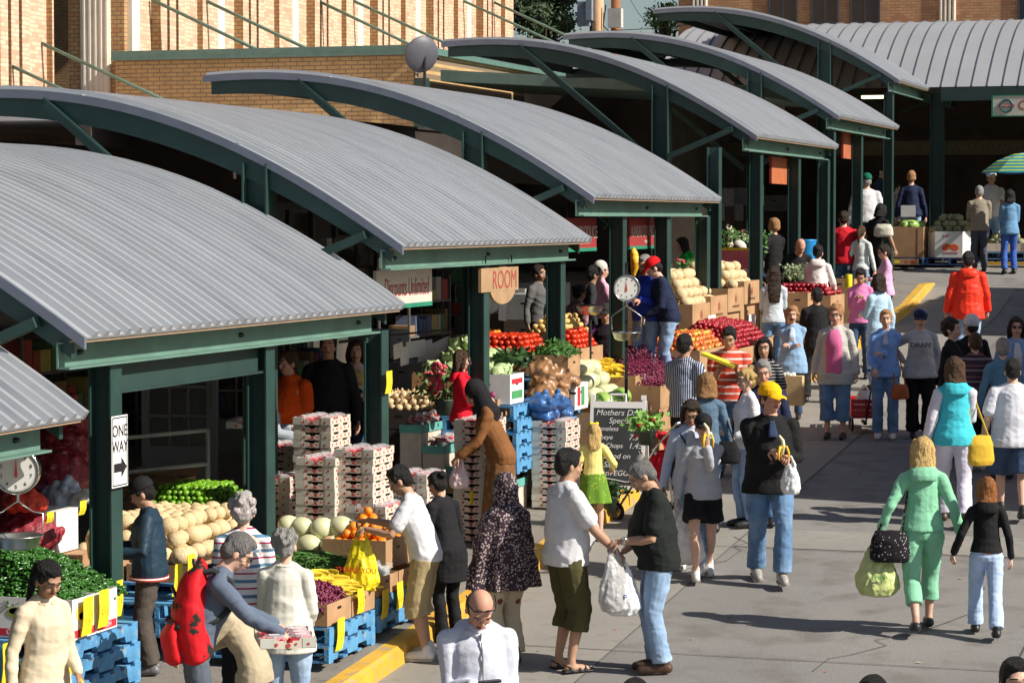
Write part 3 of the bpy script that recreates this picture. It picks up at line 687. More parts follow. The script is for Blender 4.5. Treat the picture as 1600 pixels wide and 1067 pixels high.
        v_, f_ = hand_geo(wr, dd*.8+Vector((0, .1, -.2)), pn, sd_, curl, 1.0 if not fem else .92); ex.T = R; exs.append((len(ex.v), len(ex.v)+len(v_), len(ex.f), len(ex.f)+len(f_))); ex.add(v_, f_)
    pantz = .5
    for (hp, kn, ak, fz) in legs:
        body.tube([hp, hp*.5+kn*.5, kn, kn+(ak-kn)*.3, ak+Vector((0, 0, .04)), ak-Vector((0, 0, .03))], [.082*wd, .070*wd, .050, .053, .034, .036], 10)
        body.tube([ak+Vector((0, -.03, -.05)), ak+Vector((0, .08, -.055)), ak+Vector((0, .15, -.06))], [.036, .034, .022], 8)
    RM('body', body, vx*S, skin(sk), root, None, 2, (ex.v, ex.f) if mid else None)
    if not mid:
        for v0, v1, f0, f1 in exs:
            e2 = MB(); e2.add(ex.v[v0:v1], [tuple(i-v0 for i in f) for f in ex.f[f0:f1]]); e2.build('hand', skin(sk), root, smooth=True)
    sv = rnd.randint(0, 999); tm = None
    fa = .007 if near else .008
    def G(m_, z0, z1, fit, slen, name='shirt', flare=0, n=18, amp=1):
        t = MB(); t.T = R; rs = []
        zs = sorted([q for q in ([x[0] for x in tor] if True else []) if q > z0+.015]); base = np.array(tor)
        def tr(z):
            if z < .86: q = base[0, 1:]*np.array([1.06, 1.12, 1])
            else: q = [np.interp(z, base[:, 0], base[:, i]) for i in (1, 2, 3)]
            return q
        low = np.arange(z0, .86, .06) if z0 < .86 else []
        for z in sorted(set([z0]+list(low)+zs)):
            rx, ry, yo = tr(z); fl = flare*max(0, (1.0-z))
            if z < .95: rx = max(rx, .165 if fem else .158); ry = max(ry, .12)
            if z0 < .84 and z < .9: rx = max(rx, .180); ry = max(ry, .135)
            wst = fit*(1.2 if .98 < z < 1.15 else (1 if z < 1.25 else (.55 if z < 1.40 else .3)))
            if wd > 1 and z > 1.15: rx *= 1/(1+(wd-1)*.6)
            rs.append(ring(z, rx+wst+fl, ry+wst+fl, yo))
        c_, a_, f_ = rs[0]; rs.insert(0, (c_, a_*.93, f_*.93)); rs = [rs[0]]+rs[1:]; t.ell(rs, n)
        for s_ in (-1, 1): t.tube([B((s_*.04, -.012, 1.465)), B((s_*sw*.6, -.012, 1.420)), B((s_*sw*.97, -.008, 1.384))], [.048, .052, .056], 10)
        for (s0, el, wr) in arms:
            P = [s0, s0*.8+el*.2, s0*.5+el*.5, el, el*.45+wr*.55, wr*.93+el*.07]; Rr = [.056, .056, .050, .044, .040, .034]
            c = {0: 0, 1: 6}.get(slen, None)
            if slen <= 0: continue
            if slen < 1:
                k_ = slen*.78
                if k_ <= .5: e_ = s0+(el-s0)*(k_*2); P = P[:2]+[e_]; Rr = [.056, .058, .060]
                else: e_ = el+(wr-el)*((k_-.5)*2); P = P[:4]+[e_]; Rr = [.056, .056, .053, .047, .044]
            kk = (.9 if fem else 1.03)*wd**.3
            t.ball(s0, Rr[0]*kk+fit*.45, 12, 9); t.tube(P, [q*kk+fit*.45 for q in Rr], 12)
        return RM(name, t, vx*S, m_, root, [(fa*1.0*amp*S, (6, 6, 11), -sv-1), (fa*.6*amp*S, (12, 12, 20), sv+11)], 2)
    shirt = None
    if top: shirt = G(top, hem, 1.45, topfit, sleeve, 'jacket' if topfit > .024 else 'shirt')
    if open_:   # shirt showing in an open jacket: a panel proud of the jacket front
        t = MB(); t.T = R; V = []
        for z in np.linspace(hem+.10 if len(open_) < 3 else open_[2], 1.44, 9):
            q = np.array(tor); rx, ry, yo = [np.interp(z, q[:, 0], q[:, i]) for i in (1, 2, 3)]
            c, a, f = ring(z, 1, 1, yo); a = a.normalized(); f = f.normalized(); w_ = open_[1]*(1 if z < 1.33 else 1-.5*(z-1.33)/.11)
            V.append([c+a*w_*x_+f*((ry*wd+topfit*1.3+.020)*math.sqrt(max(.1, 1-(w_*x_/(rx*wd+topfit))**2))) for x_ in (-1, -.5, 0, .5, 1)])
        rings = [r+[q-(B((0, 0, 1.2))-B((0, -.03, 1.2))) for q in reversed(r)] for r in V]; t.loft(rings); t.build('undershirt', open_[0], root, smooth=True)
    if hoodc is not None:
        t = MB(); t.T = R; t.ell([ring(1.37, .10, .045, -.115), ring(1.42, .12, .06, -.10), ring(1.47, .115, .07, -.075), ring(1.50, .09, .06, -.055)], 12)
        if hoodc != 'front': t.tube([B((-.09, -.03, 1.47)), B((-.075, .05, 1.44)), B((0, .10, 1.40)), B((.075, .05, 1.44)), B((.09, -.03, 1.47))], .022, 8)
        RM('hood', t, vx*S, top, root, [(.008*S, (9, 9, 16), sv+5)], 2)
    if collar is not None:
        t = MB(); t.T = R; P = [B((.078*math.cos(a), -.005+.07*math.sin(a), 1.462-.03*max(0, math.sin(a)))) for a in np.linspace(PI*.5+.35, PI*2.5-.35, 12)]; t.tube(P, .015, 6); RM('collar', t, vx*S*.7, collar, root, None, 1)
    # lower garment
    if bottom:
        t = MB(); t.T = R; t.ell([ring(.84, .16, .118, -.005), ring(.90, .172 if fem else .165, .126, -.01), ring(.98, .158, .118, 0), ring(1.04, .145+(.0 if fem else .015), .108+belly*.6, belly*.5), ring(1.06, .13, .095, 0)], 16)
        for (hp, kn, ak, fz) in legs:
            kf = legfit
            if leglen >= 1: P = [hp, hp*.5+kn*.5, kn, kn*.5+ak*.5, ak+Vector((0, 0, .01))]; Rr = [.088*wd+kf*.2, .076*wd+kf*.4, .057+kf*.6, .056+kf*.7, .050+kf]
            elif leglen > .5: e_ = kn+(ak-kn)*((leglen-.5)*2); P = [hp, hp*.5+kn*.5, kn, e_]; Rr = [.092*wd+kf*.3, .08*wd+kf*.5, .064+kf*.8, .064+kf]
            else: e_ = hp+(kn-hp)*(leglen*2); P = [hp, hp*.5+e_*.5, e_]; Rr = [.094*wd+kf*.3, .090*wd+kf*.6, .088*wd+kf]
            t.tube(P, Rr, 14, False)
        RM('trousers' if leglen > .6 else 'shorts', t, vx*S, bottom, root, [(fa*1.1*S, (7, 7, 11), -sv-2), (fa*.6*S, (14, 14, 20), sv+12)], 2)
    if skirt:   # (material, z_top, z_bottom, radius)
        t = MB(); t.T = R; n_ = 40; rs = []
        for i in range(9):
            z = skirt[1]+(skirt[2]-skirt[1])*i/8; f = i/8; r_ = .165+(skirt[3]-.165)*f**.8
            c, a, fz_ = ring(z, 1, 1); a.normalize(); fz_.normalize()
            rs.append([c+a*math.cos(2*PI*j/n_)*r_*(1+.07*f*math.sin(j*PI/2.5+sv))+fz_*math.sin(2*PI*j/n_)*(r_*.8)*(1+.07*f*math.sin(j*PI/2.5+sv)) for j in range(n_)])
        t.loft(rs); RM('skirt', t, vx*S, skirt[0], root, [(.006*S, (8, 8, 5), sv+4)], 1)
    # shoes
    if shoes is not None:
        for (hp, kn, ak, fz) in legs:
            t = MB(); t.T = R; tilt = Vector((0, 0, 0)) if fz == 0 else Vector((0, 0, -.03))
            if shoetype == 'sandal':
                q0 = ak+Vector((0, -.07, -.075)); t.beam(q0, q0+Vector((0, .25, 0))+tilt, .09, .018)
                for yy in (.06, .13, .18): t.tube([q0+Vector((-.045, yy, .01)), q0+Vector((0, yy, .055-.08*(yy-.06))), q0+Vector((.045, yy, .01))], .011, 6)
                t.tube([q0+Vector((-.04, .05, .03)), q0+Vector((0, -.0, .06)), q0+Vector((.04, .05, .03))], .009, 6); mm = mat('sandal_leather', shoes, .6)
            else:
                hi = .03 if shoetype == 'shoe' else (.10 if shoetype == 'boot' else -.01)
                if hi > 0: t.tube([ak+Vector((0, -.02, hi)), ak+Vector((0, -.02, -.035))], [.046, .05], 10)
                t.tube([ak+Vector((0, -.05, -.042)), ak+Vector((0, .04, -.036))+tilt*.3, ak+Vector((0, .12, -.048))+tilt*.7, ak+Vector((0, .175, -.055))+tilt], [.045, .047, .043, .034], 10)
                mm = mat('shoe_%02d%02d%02d' % tuple(int(99*c) for c in shoes), shoes, .45, var=.15)
            RM('shoe', t, min(vx, .011)*S, mm, root, None, 1)
            if shoetype == 'shoe' and near and shoes[0] > .3:
                s2 = MB(); s2.T = R; q0 = ak+Vector((0, -.075, -.078)); s2.beam(q0, q0+Vector((0, .26, 0))+tilt, .088, .02); s2.build('sole', mat('sole_grey', (.35, .34, .32), .7), root)
    # hair
    ht, hcl = hair; hm = hairm(hcl or 'black'); t = MB(); t.T = Hm; amp = .004
    if ht != 'bald':
        hs_ = .93 if hat and hat[0] in ('cap', 'beanie') else 1; t.ball((0, -.016, 1.668-.012*(hs_ < 1)), (.084*hs_, .098*hs_, .098*hs_), 14, 10); t.ball((0, -.048, 1.62), (.078, .062, .075), 12, 8)
        if not (hat and hat[0] in ('cap', 'beanie')): t.ball((0, .018, 1.722), (.062, .07, .034), 12, 8)
        for s_ in (-1, 1): t.ball((s_*.068, .015, 1.65), (.017, .030, .036), 8, 6)
        if ht == 'short': pass
        if ht == 'curly':
            for i in range(26):
                a = rnd.uniform(0, 2*PI); e = rnd.uniform(-.4, 1.4); q = Vector((math.cos(a)*math.cos(e)*.085, math.sin(a)*math.cos(e)*.095-.022, 1.665+math.sin(e)*.095))
                if q.y > .045 and q.z < 1.70: continue
                t.ball(q, .030, 8, 6)
            amp = .010
        if ht in ('bob', 'long', 'vlong'):
            L = {'bob': 1.50, 'long': 1.40, 'vlong': 1.22}[ht]
            t.ell([((0, -.02, 1.70), (.088, 0, 0), (0, .085, 0)), ((0, -.035, 1.62), (.098, 0, 0), (0, .072, 0)), ((0, -.055, 1.55), (.098, 0, 0), (0, .055, 0)), ((0, -.075, (1.52+L)/2), (.10, 0, 0), (0, .045, 0)), ((0, -.085, L), (.075, 0, 0), (0, .030, 0))], 16)
            for s_ in (-1, 1): t.tube([(s_*.06, .03, 1.72), (s_*.084, .028, 1.65), (s_*.088, .015, 1.58), (s_*.082, -.01, max(L, 1.46))], [.02, .022, .024, .016], 8)
            amp = .009
        if ht == 'bun': t.ball((0, -.12, 1.69), .042, 10, 8)
        if ht in ('pony', 'lpony'):
            L = 1.40 if ht == 'pony' else 1.28; t.tube([(0, -.09, 1.69), (0, -.14, 1.66), (0, -.15, 1.56), (0, -.13, L)], [.022, .034, .034, .012], 10)
        RM('hair', t, vx*S*.9, hm, root, [(amp*S, (26, 26, 12), sv+7), (amp*.6*S, (70, 70, 40), sv+8)], 1)
    elif hcl: 
        t.ball((0, -.022, 1.632), (.0845, .094, .084), 14, 9); RM('hair', t, vx*S*.9, hm, root, None, 1)
    if hat:
        t = MB(); t.T = Hm; kind, hm2 = hat[0], hat[1]
        if kind == 'cap':
            t.ell([((0, -.012, 1.665), (.093, 0, 0), (0, .108, 0)), ((0, -.012, 1.71), (.092, 0, 0), (0, .106, 0)), ((0, -.015, 1.75), (.072, 0, 0), (0, .082, 0)), ((0, -.018, 1.773), (.035, 0, 0), (0, .04, 0)), ((0, -.018, 1.777), (.01, 0, 0), (0, .01, 0))], 18)
            RM('cap', t, vx*S*.8, hm2, root, [(.0015*S, (14, 14, 14), sv)], 1)
            t = MB(); t.T = Hm; rs = []; d_ = -1 if len(hat) > 2 and hat[2] == 'back' else 1
            for i in range(6):
                y = .075+.10*i/5; w_ = .078*math.sqrt(max(.02, 1-((i/5)**2)*.80)); z = 1.682-.022*(i/5)
                rs.append([Vector((w_*x_, d_*y, z-.018*abs(x_)**2+zz)) for x_, zz in ((-1, 0), (-.5, 0), (0, 0), (.5, 0), (1, 0), (1, -.006), (.5, -.006), (0, -.006), (-.5, -.006), (-1, -.006))])
            t.loft(rs); t.build('brim', hat[3] if len(hat) > 3 else hm2, root, smooth=True)
        if kind == 'scarf':   # head scarf framing the face
            t.ball((0, -.02, 1.665), (.098, .112, .112), 16, 12); t.ell([((0, -.03, 1.66), (.10, 0, 0), (0, .098, 0)), ((0, -.02, 1.55), (.098, 0, 0), (0, .098, 0)), ((0, -.01, 1.48), (.10, 0, 0), (0, .10, 0)), ((0, .0, 1.40), (.14, 0, 0), (0, .13, 0)), ((0, .02, 1.30), (.10, 0, 0), (0, .11, 0))], 16)
            RM('headscarf', t, vx*S, hm2, root, [(.006*S, (9, 9, 18), sv)], 1)
        if kind == 'bow': t.ball((0, -.02, 1.755), (.045, .02, .022)); t.ball((-.04, -.02, 1.76), (.03, .02, .028)); t.ball((.04, -.02, 1.76), (.03, .02, .028)); RM('hair_bow', t, vx*S*.6, hm2, root, None, 1)
        if kind == 'kippa': t.ell([((0, -.05, 1.735), (.062, 0, 0), (0, .062, 0)), ((0, -.055, 1.76), (.05, 0, 0), (0, .05, 0)), ((0, -.058, 1.773), (.02, 0, 0), (0, .02, 0))], 14); RM('skullcap', t, vx*S*.6, hm2, root, None, 1)
        if kind == 'beanie': t.ball((0, -.02, 1.69), (.096, .108, .10), 14, 10); RM('cap', t, vx*S, hm2, root, None, 1)
    # face
    if mid:
        f = MB(); f.T = Hm; f.mat(mat('eye_white', (.6, .57, .53), .3)); 
        for s_ in (-1, 1): f.ball((s_*.031, .083, 1.642), (.013, .008, .0075), 8, 6)
        f.mat(mat('iris', (.015, .012, .01), .2))
        for s_ in (-1, 1): f.ball((s_*.031, .0885, 1.642), (.006, .005, .006), 8, 6)
        f.build('eyes', None, root, smooth=True)
        f = MB(); f.T = Hm
        for s_ in (-1, 1): f.tube([(s_*.015, .099, 1.666), (s_*.034, .098, 1.669), (s_*.052, .084, 1.662)], .0036, 5)
        f.build('eyebrows', hm if hcl else hairm('brown'), root)
        f = MB(); f.T = Hm; f.tube([(-.024, .094, 1.574), (-.01, .1015, 1.578), (.01, .1015, 1.578), (.024, .094, 1.574)], .0062 if not extra == 'shout' else .015, 6)
        f.build('lips', mat('lips', (.30, .09, .07), .5) if extra != 'shout' else mat('mouth', (.10, .015, .015)), root, smooth=True)
    if glasses:
        f = MB(); f.T = Hm
        for s_ in (-1, 1):
            f.tube([(s_*(.032+.019*math.cos(a)), .102, 1.64+.014*math.sin(a)) for a in np.linspace(0, 2*PI, 9)], .0022, 5); f.tube([(s_*.05, .10, 1.645), (s_*.078, .06, 1.648), (s_*.08, -.02, 1.645)], .0025, 5)
            if glasses == 'sun': f.ell([((s_*.032, .099, 1.64), (.019, 0, 0), (0, 0, .014)), ((s_*.032, .104, 1.64), (.019, 0, 0), (0, 0, .014))], 12)
        f.tube([(-.014, .104, 1.643), (.014, .104, 1.643)], .002, 5); f.build('sunglasses' if glasses == 'sun' else 'glasses', mat('lens_dark', (.01, .01, .012), .1) if glasses == 'sun' else mat('wire', (.08, .07, .06), .3, metal=.5), root)
    RW = Matrix.Translation(root.location) @ R
    return dict(root=root, R=R, RW=RW, B=B, hand=[RW @ (a[2]+(a[2]-a[1]).normalized()*.06) for a in arms], S=S, arms=arms, ring=ring, H=Hm, vx=vx, p=p, sh=[RW @ a[0] for a in arms])
def part(P, name, mb, m, vox=None, disp=None, smooth=1):
    return RM(name, mb, vox, m, P['root'], disp, smooth) if vox else mb.build(name, m, P['root'], smooth=True)
# carried things
def plastic_bag(label, pos, m, h=.36, w=.2, full=.6, rz=0, name='plastic_bag', mark=None, marks=None):
    r = thing(name, label, 'bag', (pos[0], pos[1], pos[2]-h), rz)
    b = MB(); n = 20; rs = []
    for z, a, c in ((0, .35, .35), (.02, .75, .8), (.15, 1, 1), (.35, .95, .9), (.55, .75, .7), (.72, .55, .35), (.80, .42, .16)):
        rs.append([Vector((w*.5*a*math.cos(2*PI*j/n)*(1+.08*math.sin(j*3+z*9)), w*.36*c*math.sin(2*PI*j/n)*(1+.1*math.sin(j*2.3+z*7)), z*h)) for j in range(n)])
    b.loft(rs)
    for s_ in (-1, 1): b.tube([(s_*w*.2, 0, h*.76), (s_*w*.10, 0, h*.9), (0, 0, h*1.01)], [.018, .012, .01], 8)
    RM('bag_body', b, .008, m, r, [(.007, (22, 22, 10), int(h*999)), (.004, (50, 50, 50), 4)], 1)
    if mark: curve_text(mark, .06, 'bag_print', marks, r, (0, -w*.40, h*.35), (PI/2, 0, 0))
    return r
def handbag(label, pos, m, w=.28, h=.2, d=.1, strap=None, rz=0, cat='handbag'):
    r = thing('handbag', label, cat, (pos[0], pos[1], pos[2]), rz)
    b = MB(); b.ell([((0, 0, -h), (w*.42, 0, 0), (0, d*.5, 0)), ((0, 0, -h*.85), (w*.5, 0, 0), (0, d*.6, 0)), ((0, 0, -h*.3), (w*.46, 0, 0), (0, d*.5, 0)), ((0, 0, 0), (w*.36, 0, 0), (0, d*.2, 0))], 18); RM('bag_body', b, .009, m, r, [(.005, (14, 14, 14), 3)], 2)
    if strap is not None:
        Mi = Matrix.Rotation(-rz, 3, 'Z'); s = Mi @ (Vector(strap)-Vector(pos)); b = MB(); b.tube([(-w*.3, 0, -.02), s+Vector((-.03, 0, -.03)), s+Vector((0, 0, .012)), s+Vector((.03, 0, -.03)), (w*.3, 0, -.02)], .009, 6); b.build('strap', m, r, smooth=True)
    return r
# ---------------------------------------------------------------- the crowd
C = lambda n, c, **k: fab(n, c, **k)
DEN = fab('denim', (.12, .22, .38), var=.22, vs=7, kind=('noise', 4, .5, .75), col2=(.24, .36, .52))
LDEN = fab('light_denim', (.26, .38, .56), var=.2, vs=6, kind=('noise', 4, .5, .7), col2=(.42, .54, .70))
DDEN = fab('dark_denim', (.045, .08, .15), var=.2)
BLK = fab('black', (.014, .014, .016)); WHT = fab('white', (.64, .64, .67), var=.03); NAVY = fab('navy', (.018, .025, .065))
WH = (.62, .62, .62); BK = (.015, .015, .015); BR_ = (.07, .035, .02)
# nearest people along the bottom edge
P1 = person('young woman with a black ponytail in a cream jacket, holding a yellow bag', 68, 872, None, 1.62, face=120, sk='t', sex='f', nod=28, Lh='low', Rh='down', top=C('cream_wool', (.64, .55, .40)), hem=.82, topfit=.034, bottom=C('maroon', (.10, .012, .03)), hair=('lpony', 'black'), collar=C('beige_collar', (.62, .50, .34)))
P2 = person('man in a dark navy windbreaker and black cap standing by the cantaloupes', 226, 745, 1052, face=-108, off=(8, 0), sk='m', nod=26, Lh=(.06, .26, -.28, .9), Rh=(-.04, .28, -.26, .9), top=C('dark_teal_nylon', (.018, .040, .065), rough=.5), topfit=.05, hem=.86, bottom=C('brown_track', (.085, .07, .06)), legfit=.03, hair=('short', 'black'), hat=('cap', BLK), shoes=(.12, .12, .13), wd=1.05)
t = MB(); t.T = P2['R']; t.ell([P2['ring'](.845, .215, .168, 0), P2['ring'](.875, .216, .170, 0)], 20); part(P2, 'waistband', t, fab('waist_stripe', (.60, .08, .05), kind=('stripe', 2, 40, .4), col2=(.7, .7, .7)))
P3 = person('elderly woman with pinkish grey curls in a striped polo shirt', 380, 773, None, 1.62, face=-20, sex='f', wd=1.22, Lh='front', Rh='front', sleeve=.5, top=C('multi_stripe', (.72, .72, .74), kind=('stripe', 2, 9.5, .22, (.42, .03, .10), .045, .12), col2=(.10, .22, .34)), topfit=.03, hem=.80, bottom=BLK, hair=('curly', 'white'))
P4 = person('elderly woman with grey curls in a long white jacket and blue jeans', 446, 827, None, 1.56, face=-12, sex='f', wd=1.18, Lh='front', Rh='low', top=C('ivory_poplin', (.64, .63, .56)), topfit=.045, hem=.78, bottom=LDEN, hair=('curly', 'grey'), collar=C('ivory_poplin', (.8, .79, .7)))
P5 = person('grey haired man in a slate shirt with a red backpack, leaning over a tray', 335, 862, None, 1.72, opp=.96, off=(-32, 0), face=62, lean=22, nod=26, Lh=(.0, .40, -.32, .9), Rh=(-.05, .42, -.34, .9), top=C('slate_shirt', (.11, .14, .20)), topfit=.03, bottom=C('grey_trouser', (.10, .12, .15)), hair=('short', 'salt'), glasses='sun', collar=C('slate_shirt', (.11, .14, .2)))
P6 = person('blonde woman in a beige jacket and zebra print skirt, bending towards the tray', 364, 912, None, 1.42, opp=.93, off=(32, 0), face=-100, sex='f', lean=24, nod=14, Lh=(.0, .40, -.32, .9), Rh=(-.0, .36, -.35, .9), top=C('beige_cotton', (.46, .39, .27)), topfit=.04, hem=.80, bottom=fab('zebra', (.55, .50, .42), kind=('noise', 26, .5, .53), col2=(.05, .04, .03), stretch=(1, 1, 4)), hair=('bob', 'blond'), collar=C('beige_cotton', (.46, .39, .27)))
P7 = person('man in a white t-shirt and khaki cargo shorts filling a yellow bag', 630, 755, 1030, off=(34, 0), h=1.60, face=-98, sk='m', lean=16, nod=22, Lh=(.02, .36, -.20, .95), Rh=(-.05, .42, -.16, .95), sleeve=.42, top=WHT, topfit=.04, bottom=C('khaki', (.36, .28, .15)), leglen=.62, legfit=.055, hair=('short', 'black'), shoes=WH, stance='stand')
P8 = person('dark haired woman with a bun in a black coat beside the orange display', 686, 758, 1002, h=1.42, off=(16, 0), face=-60, sex='f', lean=14, nod=18, sk='m', Lh='low', Rh='downf', top=BLK, topfit=.04, hem=.62, bottom=BLK, hair=('bun', 'black'))
t = MB(); t.T = P8['R']; a = P8['arms'][1]; t.tube([a[1]*.14+a[2]*.86, a[2]], .045, 10, False); part(P8, 'cuff', t, C('pink_cuff', (.75, .02, .22)))
P9 = person('woman draped in a long spotted brown shawl over a patterned cream skirt', 790, 742, 1038, face=-55, sex='f', sk='d', wd=1.15, nod=30, Lh='front', Rh='front', top=BLK, bottom=fab('cream_print', (.50, .42, .30), kind=('spots', 7, .20), col2=(.16, .06, .03)), legfit=.06, hair=('bald', None), hat=None, shoes=BK)
shm = fab('spotted_shawl', (.045, .030, .040), kind=('spots', 50, .36), col2=(.46, .36, .34), var=.3)
t = MB(); t.T = P9['R']; Bf = P9['B']; n = 44; rs = []
for z, rx, ry, yo, wv in ((.70, .37, .22, .02, .16), (.80, .35, .23, .03, .13), (.98, .31, .22, .03, .10), (1.15, .285, .21, .03, .07), (1.30, .255, .20, .02, .04), (1.40, .24, .17, .0, .02), (1.455, .16, .135, -.01, .01), (1.50, .118, .125, 0, 0), (1.58, .112, .13, .0, 0), (1.68, .108, .125, 0, 0), (1.745, .085, .10, 0, 0), (1.782, .04, .05, 0, 0)):
    rs.append([(rx*math.cos(2*PI*j/n)*(1+wv*math.sin(j*PI/2.75)), yo+ry*math.sin(2*PI*j/n)*(1+wv*math.sin(j*PI/2.75+.6)), z+(.16*max(0, math.cos(2*PI*(j/n)))**3 if z < .7 else 0)) for j in range(n)])
t.loft(rs); part(P9, 'shawl', t, shm, .011, [(.010, (5, 5, 12), 3), (.005, (18, 18, 30), 4)], 1)
P10 = person('balding man in a white zip hoodie looking down at his phone', 746, 905, None, 1.74, face=150, nod=46, wd=1.08, Lh=(-.10, .27, -.26, 1.0), Rh=(-.12, .27, -.24, 1.0), top=C('white_knit', (.58, .60, .68), bs=70), topfit=.034, hem=.86, bottom=DDEN, hair=('bald', 'brown'), hoodc='yes', sk='r')
f = MB(); f.T = P10['H']
for s_ in (-1, 1): f.ell([((s_*.036, .075, 1.712), (.026, 0, 0), (0, .006, .016)), ((s_*.036, .083, 1.716), (.026, 0, 0), (0, .006, .016))], 12); f.tube([(s_*.06, .075, 1.712), (s_*.08, .02, 1.70), (s_*.082, -.05, 1.69)], .004, 5)
f.tube([(-.02, .083, 1.715), (.02, .083, 1.715)], .004, 5); part(P10, 'sunglasses', f, mat('lens_dark', (.01, .01, .012), .1))
z_ = MB(); z_.T = P10['R']; z_.tube([P10['B']((0, .165, z)) for z in (.9, 1.0, 1.1, 1.2, 1.3)]+[P10['B']((0, .145, 1.38)), P10['B']((0, .11, 1.43))], .006, 6); part(P10, 'zip', z_, STEEL)
P11 = person('stocky man in a white t-shirt and olive cargo shorts holding out a white bag', 885, 700, 1048, face=50, sk='m', wd=1.16, belly=.045, nod=8, Lh='downf', Rh=(.12, .30, -.42, .95), sleeve=.45, top=WHT, topfit=.045, hem=.84, bottom=C('olive_cargo', (.075, .068, .028)), leglen=.70, legfit=.038, hair=('short', 'black'), shoes=BK, shoetype='sandal', stance='stand')
P12 = person('man in a black t-shirt and light blue jeans with a skullcap and glasses', 1012, 728, 1050, off=(16, 0), h=1.70, face=-112, sk='m', wd=1.16, belly=.035, lean=6, nod=34, Lh=(-.05, .28, -.30, .7), Rh='low', sleeve=.46, top=fab('black_tee', (.013, .016, .015)), topfit=.045, hem=.84, bottom=LDEN, legfit=.035, hair=('short', 'salt'), hat=('kippa', C('grey_cap', (.22, .21, .20))), glasses='wire', shoes=BR_, stance='stand')
w_ = MB(); w_.T = P12['R']; a = P12['arms'][0]; q = a[1]*.12+a[2]*.88; dd = (a[2]-a[1]).normalized(); w_.tube([q-dd*.012, q+dd*.012], .036, 12, False); w_.ball(q+Vector((-.03, .0, .02)), .018); part(P12, 'wristwatch', w_, STEEL)
P13 = person('woman in a black headscarf and brown dress bending over strawberry trays', 768, 608, None, 1.62, opp=.90, X=-7.62, off=(14, 0), face=-115, sex='f', sk='m', lean=20, nod=20, Lh=(0, .30, -.42), Rh='low', top=C('brown_cloth', (.20, .085, .03)), topfit=.05, hem=.85, bottom=None, skirt=(fab('brown_skirt', (.19, .085, .035), kind=('noise', 12, .52, .62), col2=(.28, .16, .08)), .98, .12, .27), hair=('bald', None), hat=('scarf', BLK))
P14 = person('small girl seen from behind in a yellow top, green skirt and yellow hair bow', 928, 663, None, 1.16, opp=1, face=-18, sex='f', Lh='down', Rh=(.12, .16, -.3), sleeve=.9, top=C('pale_yellow', (.82, .72, .25)), hem=.92, topfit=.03, skirt=(C('lime_green', (.13, .26, .03), kind=('spots', 30, .25), col2=(.35, .45, .05)), 1.02, .58, .27), hair=('long', 'blond'), hat=('bow', C('bright_yellow', (.9, .75, .02))))
P15 = person('young woman in a grey sweatshirt, black shorts and black cap eating a banana', 1098, 648, 905, face=163, sex='f', wd=1.05, nod=4, Lh='mouth', Rh='down', top=C('heather_grey', (.42, .43, .47)), topfit=.045, hem=.86, bottom=fab('black_sport', (.012, .012, .014)), leglen=.34, legfit=.045, hair=('pony', 'auburn'), hat=('cap', BLK), shoes=WH, stance='walk2', hoodc='front')
P16 = person('dark haired woman in a pale denim jacket walking behind the girl in shorts', 1080, 622, None, 1.62, face=165, sex='f', nod=28, sk='t', Lh=(.0, .26, -.22, .9), Rh='down', top=C('pale_denim', (.45, .52, .66)), topfit=.035, bottom=LDEN, hair=('bob', 'dbrown'), stance='walk', open_=(WHT, .05), shoes=WH)
P17 = person('man in a black fleece jacket, jeans and yellow cap peeling a banana', 1202, 600, 912, face=160, sk='r', wd=1.16, belly=.03, turn=-28, nod=2, Lh=(-.06, .26, -.24, .95), Rh=(-.16, .24, -.20, .95), top=C('black_fleece', (.012, .012, .013)), topfit=.05, hem=.80, bottom=DEN, legfit=.036, hair=('short', 'brown'), hat=('cap', C('cap_yellow', (.90, .48, .01))), shoes=(.35, .33, .30), stance='walk', open_=(C('navy_tee', (.03, .05, .10)), .040, 1.30), collar=C('black_fleece', (.012, .012, .013)))
P18 = person('elderly woman with pale curls and glasses in a white sweater', 1168, 576, None, 1.60, face=-125, sex='f', wd=1.1, Lh=(0, .22, -.36), Rh=(0, .24, -.34), top=C('soft_white', (.70, .70, .74)), topfit=.03, bottom=LDEN, hair=('curly', 'blond'), glasses='wire')
P19 = person('woman with honey brown shoulder length hair seen from behind in a denim jacket', 1104, 583, None, 1.60, face=-30, sex='f', Lh='front', Rh='down', top=C('mid_denim', (.09, .15, .22)), bottom=DEN, hair=('bob', 'honey'))
P20 = person('grey haired man in a navy jacket behind the elderly woman in white', 1192, 562, None, 1.68, face=165, nod=12, sk='r', top=NAVY, topfit=.04, bottom=DEN, hair=('short', 'grey'))
P21 = person('man with black hair in a thin blue and white striped shirt seen from behind', 1070, 522, None, 1.70, face=15, sk='m', Lh='front', Rh='downf', sleeve=.5, top=fab('fine_stripe', (.05, .08, .16), kind=('stripe', 0, 42, .35), col2=(.62, .64, .68)), topfit=.035, hem=.82, bottom=BLK, hair=('short', 'black'), collar=fab('fine_stripe', (.05, .08, .16)))
P22 = person('man in a red and white striped polo shirt holding a yellow folder', 1140, 510, None, 1.68, face=172, sk='m', wd=1.12, nod=20, Lh='chest', Rh='chest', sleeve=.45, top=fab('red_stripe', (.62, .07, .04), kind=('stripe', 2, 13, .3), col2=(.72, .55, .5)), topfit=.035, bottom=DEN, hair=('short', 'black'))
P23 = person('dark haired woman in a black top with white striped sleeves', 1194, 528, None, 1.60, face=175, sex='f', sk='m', sleeve=.5, top=fab('black_white_stripe', (.012, .012, .015), kind=('stripe', 2, 30, .2), col2=(.5, .5, .5)), bottom=BLK, hair=('bob', 'black'))
